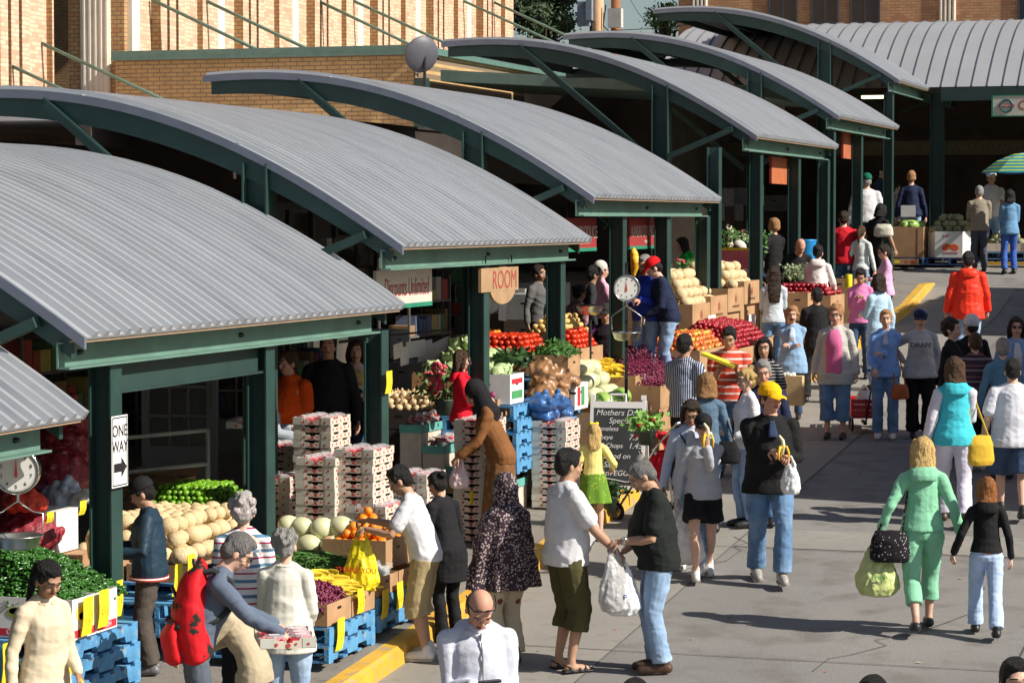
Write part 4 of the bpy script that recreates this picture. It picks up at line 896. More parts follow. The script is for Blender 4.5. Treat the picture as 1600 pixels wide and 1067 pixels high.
P24 = person('woman with short blond curls in a blue denim shirt, mouth wide open', 1237, 480, 655, face=168, sex='f', wd=1.15, Lh='cross', Rh='cross', top=C('sky_denim', (.25, .40, .60)), topfit=.045, hem=.72, bottom=DDEN, hair=('curly', 'ginger'), extra='shout', open_=(C('pale_top', (.55, .62, .72)), .05, 1.20), shoes=BK)
P25 = person('man in black seen from behind with his hands in front', 1275, 450, 630, face=-30, wd=1.02, sk='m', top=BLK, topfit=.035, hem=.82, bottom=C('charcoal', (.02, .02, .022)), legfit=.04, hair=('short', 'black'), Lh='front', Rh='front', shoes=BK, shoetype='boot', stance='wide')
P26 = person('woman in a pink top under an open grey shirt with denim capri trousers', 1305, 478, 686, face=178, sex='f', wd=1.15, Lh='down', Rh='down', top=C('stone_grey', (.48, .47, .44)), topfit=.05, hem=.72, bottom=DEN, leglen=.80, legfit=.035, hair=('curly', 'ginger'), glasses='wire', open_=(C('bright_pink', (.70, .16, .34)), .105), shoes=BK, shoetype='flat')
P27 = person('woman in a light blue hoodie and jeans with arms folded beside the red wagon', 1383, 484, 686, face=172, sex='f', wd=1.08, Lh='cross', Rh='low', top=C('light_blue', (.20, .36, .72)), topfit=.035, hem=.84, bottom=DEN, legfit=.03, hair=('short', 'ginger'), open_=(C('blue_tee', (.45, .5, .6)), .035, 1.28), shoes=WH, hoodc='front')
P28 = person('woman in a navy cap, grey sweatshirt and black trousers with a black shoulder bag', 1437, 485, 684, face=168, sex='f', wd=1.2, nod=2, Lh='down', Rh='hipback', top=C('ash_grey', (.46, .46, .47)), topfit=.045, hem=.82, bottom=BLK, legfit=.045, hair=('pony', 'dbrown'), hat=('cap', NAVY), shoes=BK, turn=0)
P29 = person('woman with dark curly hair in black behind the patterned cardigan', 1487, 499, None, 1.62, face=100, sex='f', top=BLK, topfit=.04, hem=.75, bottom=BLK, hair=('curly', 'dbrown'), Lh='front', Rh='down')
P30 = person('person in a white cap and dark backpack walking up the street', 1517, 494, None, 1.58, face=-40, top=BLK, topfit=.05, bottom=BLK, hair=('short', 'black'), hat=('beanie', WHT))
P31 = person('woman in a dark patterned cardigan and black trousers seen from behind', 1522, 520, 736, face=-15, sex='f', wd=1.28, top=fab('folk_cardigan', (.060, .035, .050), kind=('stripe', 2, 8, .16, (.25, .10, .12), .07, .12), col2=(.26, .22, .24)), topfit=.05, hem=.80, bottom=BLK, legfit=.04, hair=('short', 'brown'), shoes=WH, Lh='front', Rh='front')
P32 = person('grey haired woman in a dusty blue shirt beside the patterned cardigan', 1567, 528, None, 1.55, face=-10, sex='f', wd=1.1, top=C('dusty_blue', (.10, .22, .32)), bottom=DDEN, hair=('short', 'grey'))
P33 = person('woman with sunglasses and dark wavy hair at the right edge', 1588, 496, None, 1.62, face=166, sex='f', wd=1.15, top=C('blue_shirt', (.22, .36, .62)), topfit=.04, bottom=DEN, hair=('bob', 'dbrown'), glasses='sun', open_=(WHT, .05))
P34 = person('woman in a turquoise vest and white trousers with a mustard shoulder bag', 1478, 558, 822, off=(12, 0), face=-15, sex='f', wd=1.12, top=C('turquoise', (.06, .52, .62)), topfit=.04, hem=.84, sleeve=0, bottom=C('shaded_white', (.66, .63, .74)), legfit=.03, hair=('bob', 'brown'), shoes=BR_, hoodc='yes', stance='walk', Lh='down', Rh='front')  # white trousers; the lilac tint puts shade into their colour
t = MB(); t.T = P34['R']
for (s0, el, wr) in P34['arms']: t.tube([s0, s0*.5+el*.5, el, el*.4+wr*.6, wr], [.066, .060, .054, .050, .044], 12)
part(P34, 'sleeves', t, C('white_sleeve', (.62, .60, .68)), .011, [(.007, (7, 7, 22), 9)], 2)
P35 = person('man in a white polo shirt and dark shorts at the right edge', 1580, 561, 812, face=-15, wd=1.18, belly=.03, Lh='down', Rh='front', sleeve=.48, top=C('polo_white', (.62, .63, .70)), topfit=.05, hem=.80, bottom=DDEN, leglen=.48, legfit=.055, hair=('short', 'black'), shoes=BK, stance='walk', collar=C('polo_white', (.7, .71, .78)))
P36 = person('blonde woman in a mint green hoodie and green capri trousers seen from behind', 1440, 683, 988, face=-16, sex='f', wd=1.08, Lh='wide', Rh=(.18, .0, -.50), top=C('mint_green', (.24, .56, .36)), topfit=.028, hem=.92, bottom=C('mint_green', (.24, .56, .36)), leglen=.80, legfit=.016, hair=('long', 'blond'), shoes=BK, shoetype='flat', hoodc='yes', stance='walk2')
P37 = person('girl with auburn hair in a black sweater and pale blue trousers', 1540, 745, 996, face=-15, sex='f', Lh=(.20, .02, -.47), Rh='down', top=C('black_knit', (.012, .012, .013), bs=60), topfit=.02, hem=.94, bottom=C('pale_blue', (.45, .58, .82)), legfit=.035, hair=('bob', 'auburn'), shoes=BK, stance='walk', hoodc='yes')
P38 = person('man in a bright red rain jacket walking away up the street', 1513, 393, None, 1.72, face=-12, sk='m', wd=1.15, top=C('scarlet', (.85, .045, .02), rough=.5), topfit=.055, hem=.76, bottom=LDEN, hair=('short', 'black'), hoodc='yes', Lh='down', Rh='downf')
# people around the middle stalls
P39 = person('woman with short brown hair and sunglasses in a lavender cardigan', 1384, 382, None, 1.60, face=-110, sex='f', wd=1.05, nod=12, glasses='sun', Lh='front', Rh='front', top=C('lavender', (.62, .38, .58)), bottom=BLK, hair=('short', 'dbrown'), topfit=.035)
P40 = person('woman with brown bobbed hair in a long pale blue jacket seen from behind', 1373, 428, None, 1.60, face=-50, sex='f', top=C('ice_blue', (.42, .60, .74)), topfit=.04, hem=.68, bottom=LDEN, hair=('bob', 'dbrown'), Lh='front', Rh='down')
P41 = person('dark haired woman in a pink jacket counting money', 1345, 418, None, 1.58, face=172, sex='f', sk='m', nod=26, Lh='chest', Rh='chest', top=C('candy_pink', (.68, .22, .46)), topfit=.035, bottom=DDEN, hair=('pony', 'black'))
P42 = person('man in a red sweater and jeans seen from behind', 1318, 330, None, 1.74, face=-20, wd=1.1, top=C('crimson', (.50, .012, .025)), topfit=.035, hem=.86, bottom=DDEN, hair=('short', 'dbrown'), Lh='downf', Rh='down')
P43 = person('girl with a brown ponytail in a white long sleeved top beside the red sweater', 1346, 345, None, 1.50, face=10, sex='f', top=C('milk_white', (.68, .74, .74)), bottom=LDEN, hair=('pony', 'brown'), X=-7.7)
P44 = person('dark haired person in a black t-shirt with a white shoulder bag, leaning over', 1366, 333, None, 1.66, opp=.95, face=30, lean=18, sk='m', sleeve=.45, top=BLK, bottom=BLK, hair=('bob', 'black'), Rh='downf', X=-7.9)
P45 = person('dark haired woman in a white hooded jacket seen from behind', 1277, 378, None, 1.60, face=-5, sex='f', lean=10, wd=1.1, top=C('cream_white', (.74, .68, .66)), topfit=.045, hem=.80, bottom=BLK, hair=('bun', 'black'), hoodc='yes', Lh='front', Rh=(.08, .25, -.4), X=-7.5)
P46 = person('man with cropped hair in a black sweater near the flowers', 1209, 341, None, 1.74, face=-60, sk='r', wd=1.05, top=BLK, bottom=BLK, hair=('short', 'ginger'), Lh='front', Rh='front')
P47 = person('woman with very long brown hair seen from behind near the cantaloupes', 1209, 408, None, 1.56, face=-20, sex='f', top=C('pale_grey', (.50, .56, .62)), bottom=DEN, hair=('vlong', 'dbrown'), Lh='front', Rh='front', X=-7.5)
P48 = person('balding man crouching in a dark shirt beside the flower pots', 1240, 398, None, 1.70, opp=.80, face=150, lean=26, nod=25, sk='r', top=BLK, bottom=BLK, hair=('bald', 'brown'))
P49 = person('vendor in a white cap and navy sweatshirt reaching over the boxes', 1138, 381, None, 1.66, opp=.97, face=70, lean=12, nod=18, sk='m', Lh=(.0, .44, -.28), Rh='reach', top=NAVY, topfit=.045, bottom=NAVY, hair=('short', 'black'), hat=('cap', C('cap_white', (.62, .60, .54)), 'front', NAVY))
P50 = person('long haired woman in a bright green hoodie among the flowers', 1082, 377, None, 1.60, opp=.95, face=-110, sex='f', lean=16, top=C('kelly_green', (.015, .45, .08)), topfit=.03, bottom=BLK, hair=('long', 'black'), hoodc='yes', Lh='low', Rh='low')
P51 = person('man in a red cap, navy sweater and jeans looking down at the grapes', 1029, 406, None, 1.56, opp=.97, off=(16, 0), face=-110, lean=14, nod=22, Lh='low', Rh='downf', top=C('navy_wool', (.015, .022, .055)), topfit=.035, hem=.88, bottom=LDEN, hair=('short', 'black'), hat=('cap', C('red_cap', (.70, .01, .015))), wd=1.08, X=-7.6, raise_=True)
P52 = person('grey haired man in a royal blue jacket beside the dial scale', 1010, 398, None, 1.58, face=-160, nod=15, sk='r', wd=1.12, top=C('royal_blue', (.02, .05, .40), rough=.5), topfit=.05, bottom=LDEN, hair=('short', 'grey'), Lh='front', Rh='front', X=-7.9, raise_=True)
P53 = person('woman with a black ponytail and white cap in a pink jacket', 940, 410, None, 1.60, face=50, sex='f', top=C('pastel_pink', (.78, .42, .55)), topfit=.04, bottom=BLK, hair=('lpony', 'black'), hat=('beanie', C('cap_white', (.62, .6, .54))), Lh='front', Rh='front')
P54 = person('boy in a dark cap and black shirt standing at the weighing pan', 946, 476, None, 1.52, face=172, sk='m', nod=5, Lh='low', Rh='front', top=fab('black_purple', (.015, .010, .018), kind=('cells', 14, .08), col2=(.16, .03, .20)), topfit=.04, bottom=BLK, hair=('short', 'black'), hat=('cap', C('cap_charcoal', (.035, .03, .03))))
P55 = person('small child in a red cap and green and navy striped shirt', 1012, 491, None, 1.12, face=-60, sk='m', top=fab('rugby', (.015, .02, .05), kind=('stripe', 2, 7, .35), col2=(.03, .20, .10)), topfit=.03, bottom=DDEN, hair=('short', 'black'), hat=('cap', C('red_cap', (.70, .01, .015))))
P56 = person('woman in a mauve patterned blouse behind the green post', 893, 452, None, 1.55, opp=.95, face=30, sex='f', sk='m', lean=15, top=fab('mauve_print', (.26, .13, .15), kind=('cells', 30, .4), col2=(.45, .28, .28)), topfit=.04, bottom=BLK, hair=('bun', 'black'))
P57 = person('dark clothed man stooping between the green posts', 905, 425, None, 1.68, opp=.93, face=60, lean=20, sk='m', top=C('smoke', (.035, .035, .04)), bottom=BLK, hair=('short', 'black'))
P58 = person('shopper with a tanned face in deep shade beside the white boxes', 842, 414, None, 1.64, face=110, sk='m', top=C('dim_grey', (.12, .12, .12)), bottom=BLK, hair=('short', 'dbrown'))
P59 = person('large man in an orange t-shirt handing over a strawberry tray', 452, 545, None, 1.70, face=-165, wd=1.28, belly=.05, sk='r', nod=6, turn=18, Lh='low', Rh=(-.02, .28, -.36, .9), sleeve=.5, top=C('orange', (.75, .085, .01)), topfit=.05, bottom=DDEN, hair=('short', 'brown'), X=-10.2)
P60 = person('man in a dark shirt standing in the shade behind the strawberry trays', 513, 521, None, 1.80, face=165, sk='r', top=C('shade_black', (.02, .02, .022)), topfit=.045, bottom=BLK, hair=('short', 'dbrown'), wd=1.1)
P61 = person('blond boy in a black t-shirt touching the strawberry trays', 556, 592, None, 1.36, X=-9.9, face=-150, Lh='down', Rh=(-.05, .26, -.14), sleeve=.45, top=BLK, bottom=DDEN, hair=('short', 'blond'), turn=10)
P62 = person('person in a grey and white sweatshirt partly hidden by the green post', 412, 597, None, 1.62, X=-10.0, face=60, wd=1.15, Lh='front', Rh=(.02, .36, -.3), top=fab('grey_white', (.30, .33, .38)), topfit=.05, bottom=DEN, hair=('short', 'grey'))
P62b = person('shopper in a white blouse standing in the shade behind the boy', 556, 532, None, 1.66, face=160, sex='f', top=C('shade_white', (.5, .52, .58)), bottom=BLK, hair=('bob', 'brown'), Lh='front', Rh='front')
P63 = person('girl in a red hoodie and white trousers beside the pink geraniums', 722, 547, None, 1.42, face=70, sex='f', Lh='front', Rh='front', top=C('hot_red', (.72, .012, .03)), topfit=.035, hem=.88, bottom=WHT, hair=('bob', 'brown'), hoodc='yes', X=-8.25, raise_=True)
# far end
far = dict(opp=1)
P64 = person('man in a white shirt and green cap seen from behind at the far stall', 1354, 272, None, 1.70, face=-20, wd=1.15, top=WHT, topfit=.05, hem=.88, bottom=NAVY, hair=('short', 'grey'), hat=('cap', C('cap_green', (.01, .13, .09))), Yd=48.4)
P65 = person('woman with short blond hair in a navy sweatshirt at the far melons', 1424, 267, None, 1.62, face=-10, sex='f', wd=1.1, top=NAVY, topfit=.04, bottom=LDEN, hair=('short', 'ginger'), Yd=50.1)
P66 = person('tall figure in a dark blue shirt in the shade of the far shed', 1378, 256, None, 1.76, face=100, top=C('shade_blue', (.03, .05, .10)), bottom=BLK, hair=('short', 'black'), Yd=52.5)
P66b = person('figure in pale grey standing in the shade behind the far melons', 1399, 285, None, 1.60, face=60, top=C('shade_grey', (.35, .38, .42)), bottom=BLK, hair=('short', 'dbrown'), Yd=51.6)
P67 = person('man in a white t-shirt and pale cap under the striped parasol', 1549, 268, None, 1.66, face=170, sk='m', sleeve=.45, top=WHT, topfit=.04, bottom=LDEN, hair=('short', 'black'), hat=('cap', WHT), Lh='reachd', Rh='down', Yd=50.2)
P68 = person('man in a tan jacket and dark trousers picking melons at the far end', 1531, 290, None, 1.60, face=-15, lean=8, top=C('tan_jacket', (.26, .22, .17)), topfit=.045, hem=.84, bottom=C('slate', (.06, .07, .10)), hair=('short', 'grey'), Lh='front', Rh='front', shoes=BR_, Yd=48.5)
P69 = person('woman in a denim jacket and blue trousers at the far right melon bin', 1578, 296, None, 1.6, face=-20, sex='f', top=C('washed_denim', (.13, .28, .46)), topfit=.04, hem=.82, bottom=C('cobalt', (.05, .12, .42)), hair=('bob', 'black'), Lh='front', Rh='front', shoes=BK, Yd=48.3)
P70 = person('dark haired passer-by whose head just shows at the bottom edge', 1366, 1058, None, 1.66, face=150, top=BLK, bottom=BLK, hair=('short', 'black'))
P71 = person('dark haired passer-by in the bottom right corner', 1588, 1030, None, 1.70, face=160, top=BLK, bottom=BLK, hair=('short', 'black'))
P72 = person('dark haired passer-by seen only at the bottom edge between the two talking men', 994, 1062, None, 1.60, face=150, top=BLK, bottom=BLK, hair=('short', 'black'))
for (P_, w_) in ((P51, 'the man in the red cap'), (P52, 'the man in the royal blue jacket'), (P63, 'the girl in the red hoodie')):
    b = MB(); l_ = P_['root'].location; g = gw(l_.x, l_.y); b.box(-.3, .3, -.3, .3, g-l_.z, -.003)
    for z_ in (.02, .2, .38): b.box(-.31, .31, -.31, .31, g-l_.z+z_, g-l_.z+z_+.08)
    tag(b.build('wooden_step', mat('step_wood', (.20, .13, .07), .8), None, tuple(l_)), 'wooden standing platform under '+w_, 'platform')
# carried things
def belt(P, z=1.03):
    b = MB(); b.T = P['R']; b.ell([P['ring'](z, .162, .128, .0), P['ring'](z+.03, .160, .126, .0)], 20); part(P, 'belt', b, BLACK)
HB = lambda P, i: P['hand'][i]
plastic_bag('white plastic bag with blue and red print hanging from the outstretched hand', HB(P11, 1), PLASTIC, .46, .30, mark='SHOP', marks=mat('blue_print', (.10, .12, .55), .6))
plastic_bag('cloudy grey plastic bag hanging from the hand of the man in black', HB(P12, 0), mat('grey_bag', (.50, .50, .50), .35, alpha=.75, bump=.5, bs=18), .55, .26, rz=1)
plastic_bag('yellow plastic bag being filled by the man in khaki shorts', HB(P7, 0), YPLASTIC, .50, .30, mark='THANK YOU', marks=mat('red_print2', (.7, .04, .02), .6))
plastic_bag('white plastic bag carried by the woman in the pale denim jacket', HB(P15, 1)+Vector((.06, .15, -.02)), PLASTIC, .55, .34)
plastic_bag('small white bag hanging from the hand of the man in the yellow cap', HB(P17, 0)+Vector((.04, -.03, 0)), PLASTIC, .34, .18)
plastic_bag('yellow green shopping bag with green lettering carried by the blonde woman', HB(P36, 0), mat('lime_bag', (.50, .56, .22), .35, bump=.4, bs=14), .50, .36, mark='Fresh', marks=mat('green_print', (.02, .25, .05), .6), rz=.3)
plastic_bag('pink tinted plastic bag at the hip of the woman in the black headscarf', HB(P13, 1), mat('pinkish_bag', (.72, .55, .58), .4, bump=.4), .3, .2)
plastic_bag('bright yellow bag held low by the woman in the cream jacket', HB(P1, 0), YPLASTIC, .22, .2)
handbag('black spotted handbag under the arm of the blonde woman in green', P36['sh'][0]+Vector((-.10, -.12, -.42)), fab('spotted_bag', (.015, .012, .015), kind=('spots', 40, .22), col2=(.4, .4, .4)), .34, .26, .14, strap=P36['sh'][0], rz=.2)
handbag('mustard yellow shoulder bag of the woman in the turquoise vest', P34['sh'][1]+Vector((.10, -.02, -.42)), fab('mustard', (.62, .40, .04)), .30, .30, .14, strap=P34['sh'][1], rz=.5)
handbag('small orange brown purse hanging from the shoulder of the woman with folded arms', P27['sh'][0]+Vector((.06, -.16, -.56)), fab('tan_leather', (.40, .12, .04)), .22, .18, .10, strap=P27['sh'][0]+Vector((-.06, 0, 0)), rz=0)
handbag('black handbag on the shoulder of the woman with honey brown hair', P19['sh'][1]+Vector((.08, -.06, -.34)), BLK, .28, .22, .12, strap=P19['sh'][1])
handbag('white canvas bag on the back of the person in the black t-shirt', P44['sh'][1]+Vector((-.02, -.16, -.02)), fab('canvas', (.62, .60, .50)), .36, .22, .14, strap=P44['sh'][1])
handbag('black shoulder bag of the woman in the navy cap', P28['sh'][0]+Vector((.10, .02, -.36)), BLK, .2, .22, .12, strap=P28['sh'][0])
# straps across bodies
for P, i in ((P16, 1),):
    b = MB(); b.T = P['R']; s_ = -1 if i == 0 else 1; b.tube([P['B']((s_*.11, .10, 1.40)), P['B']((s_*.02, .175, 1.25)), P['B']((-s_*.10, .185, 1.05))], .010, 6); part(P, 'strap', b, BLACK)
# phone
h0 = (HB(P10, 0)+HB(P10, 1))/2; b = MB(); b.beam(h0+Vector((-.06, -.03, .035)), h0+Vector((.06, .03, .045)), .055, .014); tag(b.build('mobile_phone', BLACK), 'dark mobile phone in the hands of the man in the white hoodie', 'phone')
# bananas
def banana(label, c, up=1.0, rz=0, peel=True):
    r = thing('banana', label, 'banana', c, rz)
    b = MB(); b.tube([(-.0, 0, -.03), (.01, 0, .03), (0, 0, .09), (-.03, 0, .13)], [.013, .017, .016, .010], 8); b.build('fruit', mat('banana_flesh', (.80, .72, .45), .6), r, smooth=True)
    for a in (0, 2.1, 4.2):
        p = MB(); d = Vector((math.cos(a), math.sin(a), 0)); p.tube([Vector((0, 0, .02)), d*.035+Vector((0, 0, .035)), d*.055+Vector((0, 0, -.02)), d*.05+Vector((0, 0, -.08))], [.012, .014, .012, .005], 6); p.build('peel', mat('banana_peel', (.85, .52, .02), .6), r, smooth=True)
banana('half peeled banana at the mouth of the girl in grey', P15['H'] @ Vector((-.02, .15, 1.50)) if False else HB(P15, 0)+Vector((.02, -.05, .03)))
banana('peeled banana in the hands of the man in the yellow cap', HB(P17, 0)+Vector((-.03, -.04, .05)))
# folder, backpack, wooden box
h0 = HB(P22, 1); b = MB(); b.beam(h0+Vector((-.20, -.06, .12)), h0+Vector((.18, -.06, -.02)), .22, .03); tag(b.build('folder', mat('folder_yellow', (.78, .62, .04), .6)), 'yellow folder held in front of the red striped polo shirt', 'folder')
q = at(1240, 632, .42); r = thing('tan_box', 'tan box with white tissue carried at the hip of the shouting woman', 'box', (q[0], q[1]-.1, q[2]))
b = MB(); b.box(-.14, .14, -.08, .08, 0, .36); b.build('box_body', mat('tan_paper', (.66, .47, .24), .7), r); b = MB()
for i in range(9): b.ball((random.uniform(-.11, .11), random.uniform(-.06, .06), .37), random.uniform(.02, .035), 8, 5)
b.build('tissue', WHITE, r)
Bp = P5['B']; r = thing('backpack', 'red and black backpack on the back of the man in the slate shirt', 'backpack', P5['root'].location)
R5_ = P5['R']; T5 = Bp((0, -.17, 1.42))
def pk(z, rx, ry, y): return (T5+Vector((0, y+.10-(z)*.10, z)), Vector((rx, 0, 0)), Vector((0, ry, .03)))
b = MB(); b.T = R5_; b.ell([pk(-.62, .16, .05, -.16), pk(-.59, .205, .12, -.17), pk(-.40, .215, .14, -.18), pk(-.22, .20, .13, -.17), pk(-.08, .16, .10, -.14), pk(0, .12, .07, -.11), pk(.04, .06, .03, -.10)], 20)
RM('pack_body', b, .011, fab('pack_red', (.62, .012, .02), rough=.6, kind=('noise', 3.2, .54, .56), col2=(.02, .025, .02)), r, [(.012, (9, 9, 9), 2)], 1)
b = MB(); b.T = R5_; b.ell([pk(-.61, .15, .05, -.29), pk(-.58, .17, .075, -.31), pk(-.40, .165, .075, -.32), pk(-.33, .14, .04, -.30)], 16)
RM('front_pocket', b, .011, fab('pack_red2', (.66, .015, .02), rough=.6), r, [(.008, (9, 9, 9), 5)], 1)
b = MB(); b.T = R5_
for s_ in (-1, 1): b.tube([Bp((s_*.09, -.17, 1.40)), Bp((s_*.11, -.08, 1.455)), Bp((s_*.12, .06, 1.43)), Bp((s_*.13, .14, 1.30)), Bp((s_*.15, .06, 1.15)), Bp((s_*.15, -.15, 1.05))], .022, 8)
b.build('strap', fab('strap_dark', (.03, .035, .035)), r, smooth=True)
b = MB(); b.T = R5_; b.tube([pk(-.34, 0, 0, -.35)[0]+Vector((x_, .03*abs(x_)*8, 0)) for x_ in (-.16, -.08, 0, .08, .16)], .010, 6); b.tube([pk(-.30, 0, 0, -.30)[0]+Vector((x_, .05*abs(x_)*8, .18-abs(x_)*1.0)) for x_ in (-.17, -.1, 0, .1, .17)], .012, 6); b.build('zip', BLACK, r)
b = MB(); b.T = R5_; b.tube([T5+Vector((-.05, -.02, .0)), T5+Vector((0, -.03, .06)), T5+Vector((.05, -.02, .0))], .012, 6); b.build('grab_loop', BLACK, r)
# lettering on sweatshirts
def chest_text(P, s, z, size, m, dy=.175, back=False):
    q = P['RW'] @ P['B']((0, (dy if not back else -dy), z)); h_ = math.atan2(P['R'][0][1], P['R'][1][1]); curve_text(s, size, 'lettering', m, P['root'], tuple(q-P['root'].location), (PI/2, 0, -h_+PI))
chest_text(P28, 'DRAPE', 1.28, .085, mat('print_dark', (.05, .05, .06), .8), .20)
# ================================================================ STALLS
R5 = random.Random(11)
ON_ = 'topmost second third fourth fifth sixth seventh eighth ninth tenth eleventh twelfth thirteenth fourteenth fifteenth sixteenth seventeenth eighteenth nineteenth twentieth twenty-first twenty-second twenty-third twenty-fourth twenty-fifth'.split()
def ord_(i): return ON_[i]+('' if i == 0 else ' from top')
PRO = {}
def proto_copy(key, builder, loc, rz, label, cat, group=None, scale=None):
    """first use builds the thing, later uses copy it with its parts"""
    if key not in PRO: o = PRO[key] = builder()
    else: o = copy_tree(PRO[key])
    o.location = loc; o.rotation_euler = (0, 0, rz) if not hasattr(rz, '__len__') else rz
    if scale is not None: o.scale = (scale,)*3 if not hasattr(scale, '__len__') else scale
    tag(o, label, cat, group)
    if group is None and 'group' in o: del o['group']
    return o
def mk_pallet(W=1.0, L=1.2, m=None):
    m = m or BLUEP
    def f():
        r = link('pallet', None); rr = random.Random(int(L*10))
        for i in range(7):
            y = -L/2+.045+i*(L-.09)/6; b = MB(); b.box(-W/2, W/2, y-.045, y+.045, .118, .137+rr.uniform(-.001, .001)); b.build('deck_board', m, r)
        for x in (-W/2+.02, 0, W/2-.02):
            b = MB(); b.prism([(0, .018), (.10, .018), (.10, .118), (0, .118)], 0, 0) if False else None
            poly = [(-L/2, .018), (-L*.32, .018), (-L*.30, .062), (-L*.12, .062), (-L*.10, .018), (L*.10, .018), (L*.12, .062), (L*.30, .062), (L*.32, .018), (L/2, .018), (L/2, .118), (-L/2, .118)]
            V = [(x-.02, y, z) for y, z in poly]+[(x+.02, y, z) for y, z in poly]; k = len(poly)
            b.add(V, [tuple(range(k)), tuple(range(2*k-1, k-1, -1))]+[(i, i+k, (i+1) % k+k, (i+1) % k) for i in range(k)]); b.build('stringer', m, r)
        for y in (-L/2+.05, -.15, .15, L/2-.05): b = MB(); b.box(-W/2, W/2, y-.045, y+.045, 0, .018); b.build('bottom_board', m, r)
        return r
    return f
def pallets(x, y, z, n, where, W=1.0, L=1.2, rz=0, m=None):
    """n pallets whose top surface is at height z"""
    for i in range(n): proto_copy(('pal', W, L, m.name if m else ''), mk_pallet(W, L, m), (x+R5.uniform(-.02, .02), y+R5.uniform(-.02, .02), z-.138*(i+1)), rz+R5.uniform(-.012, .012), f'blue pallet {where}, {ord_(i)}', 'pallet', 'blue pallets under the produce')
def box_thing(label, x0, y0, z, w, l, h, m=None, prints=(), open_=True, name='produce_box', flap=False, rz=0, handle=True, group=None):
    """open topped box; x0 = street side face, extends towards -X; y0 = near face"""
    m = m or CARD; r = thing(name, label, 'box', (x0, y0, z), rz, group); t = .006
    b = MB(); b.box(-w, 0, 0, t, 0, h); b.box(-w, 0, l-t, l, 0, h); b.box(-w, -w+t, t, l-t, 0, h); b.box(-t, 0, t, l-t, 0, h); b.box(-w+t, -t, t, l-t, 0, t)
    if not open_: b.box(-w+t, -t, t, l-t, h-t, h)
    b.build('box_walls', m, r)
    if handle:
        b = MB(); b.box(-w/2-.04, -w/2+.04, -.0015, 0, h*.62, h*.62+.022); b.build('hand_hole', BLACK, r)
        b = MB(); b.box(0, .0015, l/2-.04, l/2+.04, h*.62, h*.62+.022); b.build('hand_hole', BLACK, r)
    if flap:
        for s_ in (0, 1):
            b = MB(); V = [(-w, s_*l, h), (0, s_*l, h), (0, s_*l+(s_*2-1)*.10, h+.06), (-w, s_*l+(s_*2-1)*.10, h+.06)]; b.add(V+[(a, c, d+.004) for a, c, d in V], [(0, 1, 2, 3), (7, 6, 5, 4), (0, 4, 5, 1), (1, 5, 6, 2), (2, 6, 7, 3), (3, 7, 4, 0)]); b.build('flap', m, r)
    for pr in prints:   # (kind, face, u, v, size, material, [text])
        if pr[0] == 'text':
            loc = (-w+pr[2]*w, -.002, pr[3]*h) if pr[1] == 'near' else (.002, pr[2]*l, pr[3]*h)
            curve_text(pr[6], pr[4], 'box_lettering', pr[5], r, loc, (PI/2, 0, 0) if pr[1] == 'near' else (PI/2, 0, PI/2), ext=.0008)
        else:
            b = MB(); u, v, s_, s2 = pr[2], pr[3], pr[4][0], pr[4][1]
            if pr[0] == 'rect':
                if pr[1] == 'near': b.box(-w+u*w-s_/2, -w+u*w+s_/2, -.002, 0, v*h-s2/2, v*h+s2/2)
                else: b.box(0, .002, u*l-s_/2, u*l+s_/2, v*h-s2/2, v*h+s2/2)
            else:
                if pr[1] == 'near': b.ell([((-w+u*w, 0, v*h), (s_/2, 0, 0), (0, 0, s2/2)), ((-w+u*w, -.0025, v*h), (s_/2, 0, 0), (0, 0, s2/2))], 20)
                else: b.ell([((0, u*l, v*h), (0, s_/2, 0), (0, 0, s2/2)), ((.0025, u*l, v*h), (0, s_/2, 0), (0, 0, s2/2))], 20)
            b.build('printed_panel', pr[5], r)
    return r
FR = {}
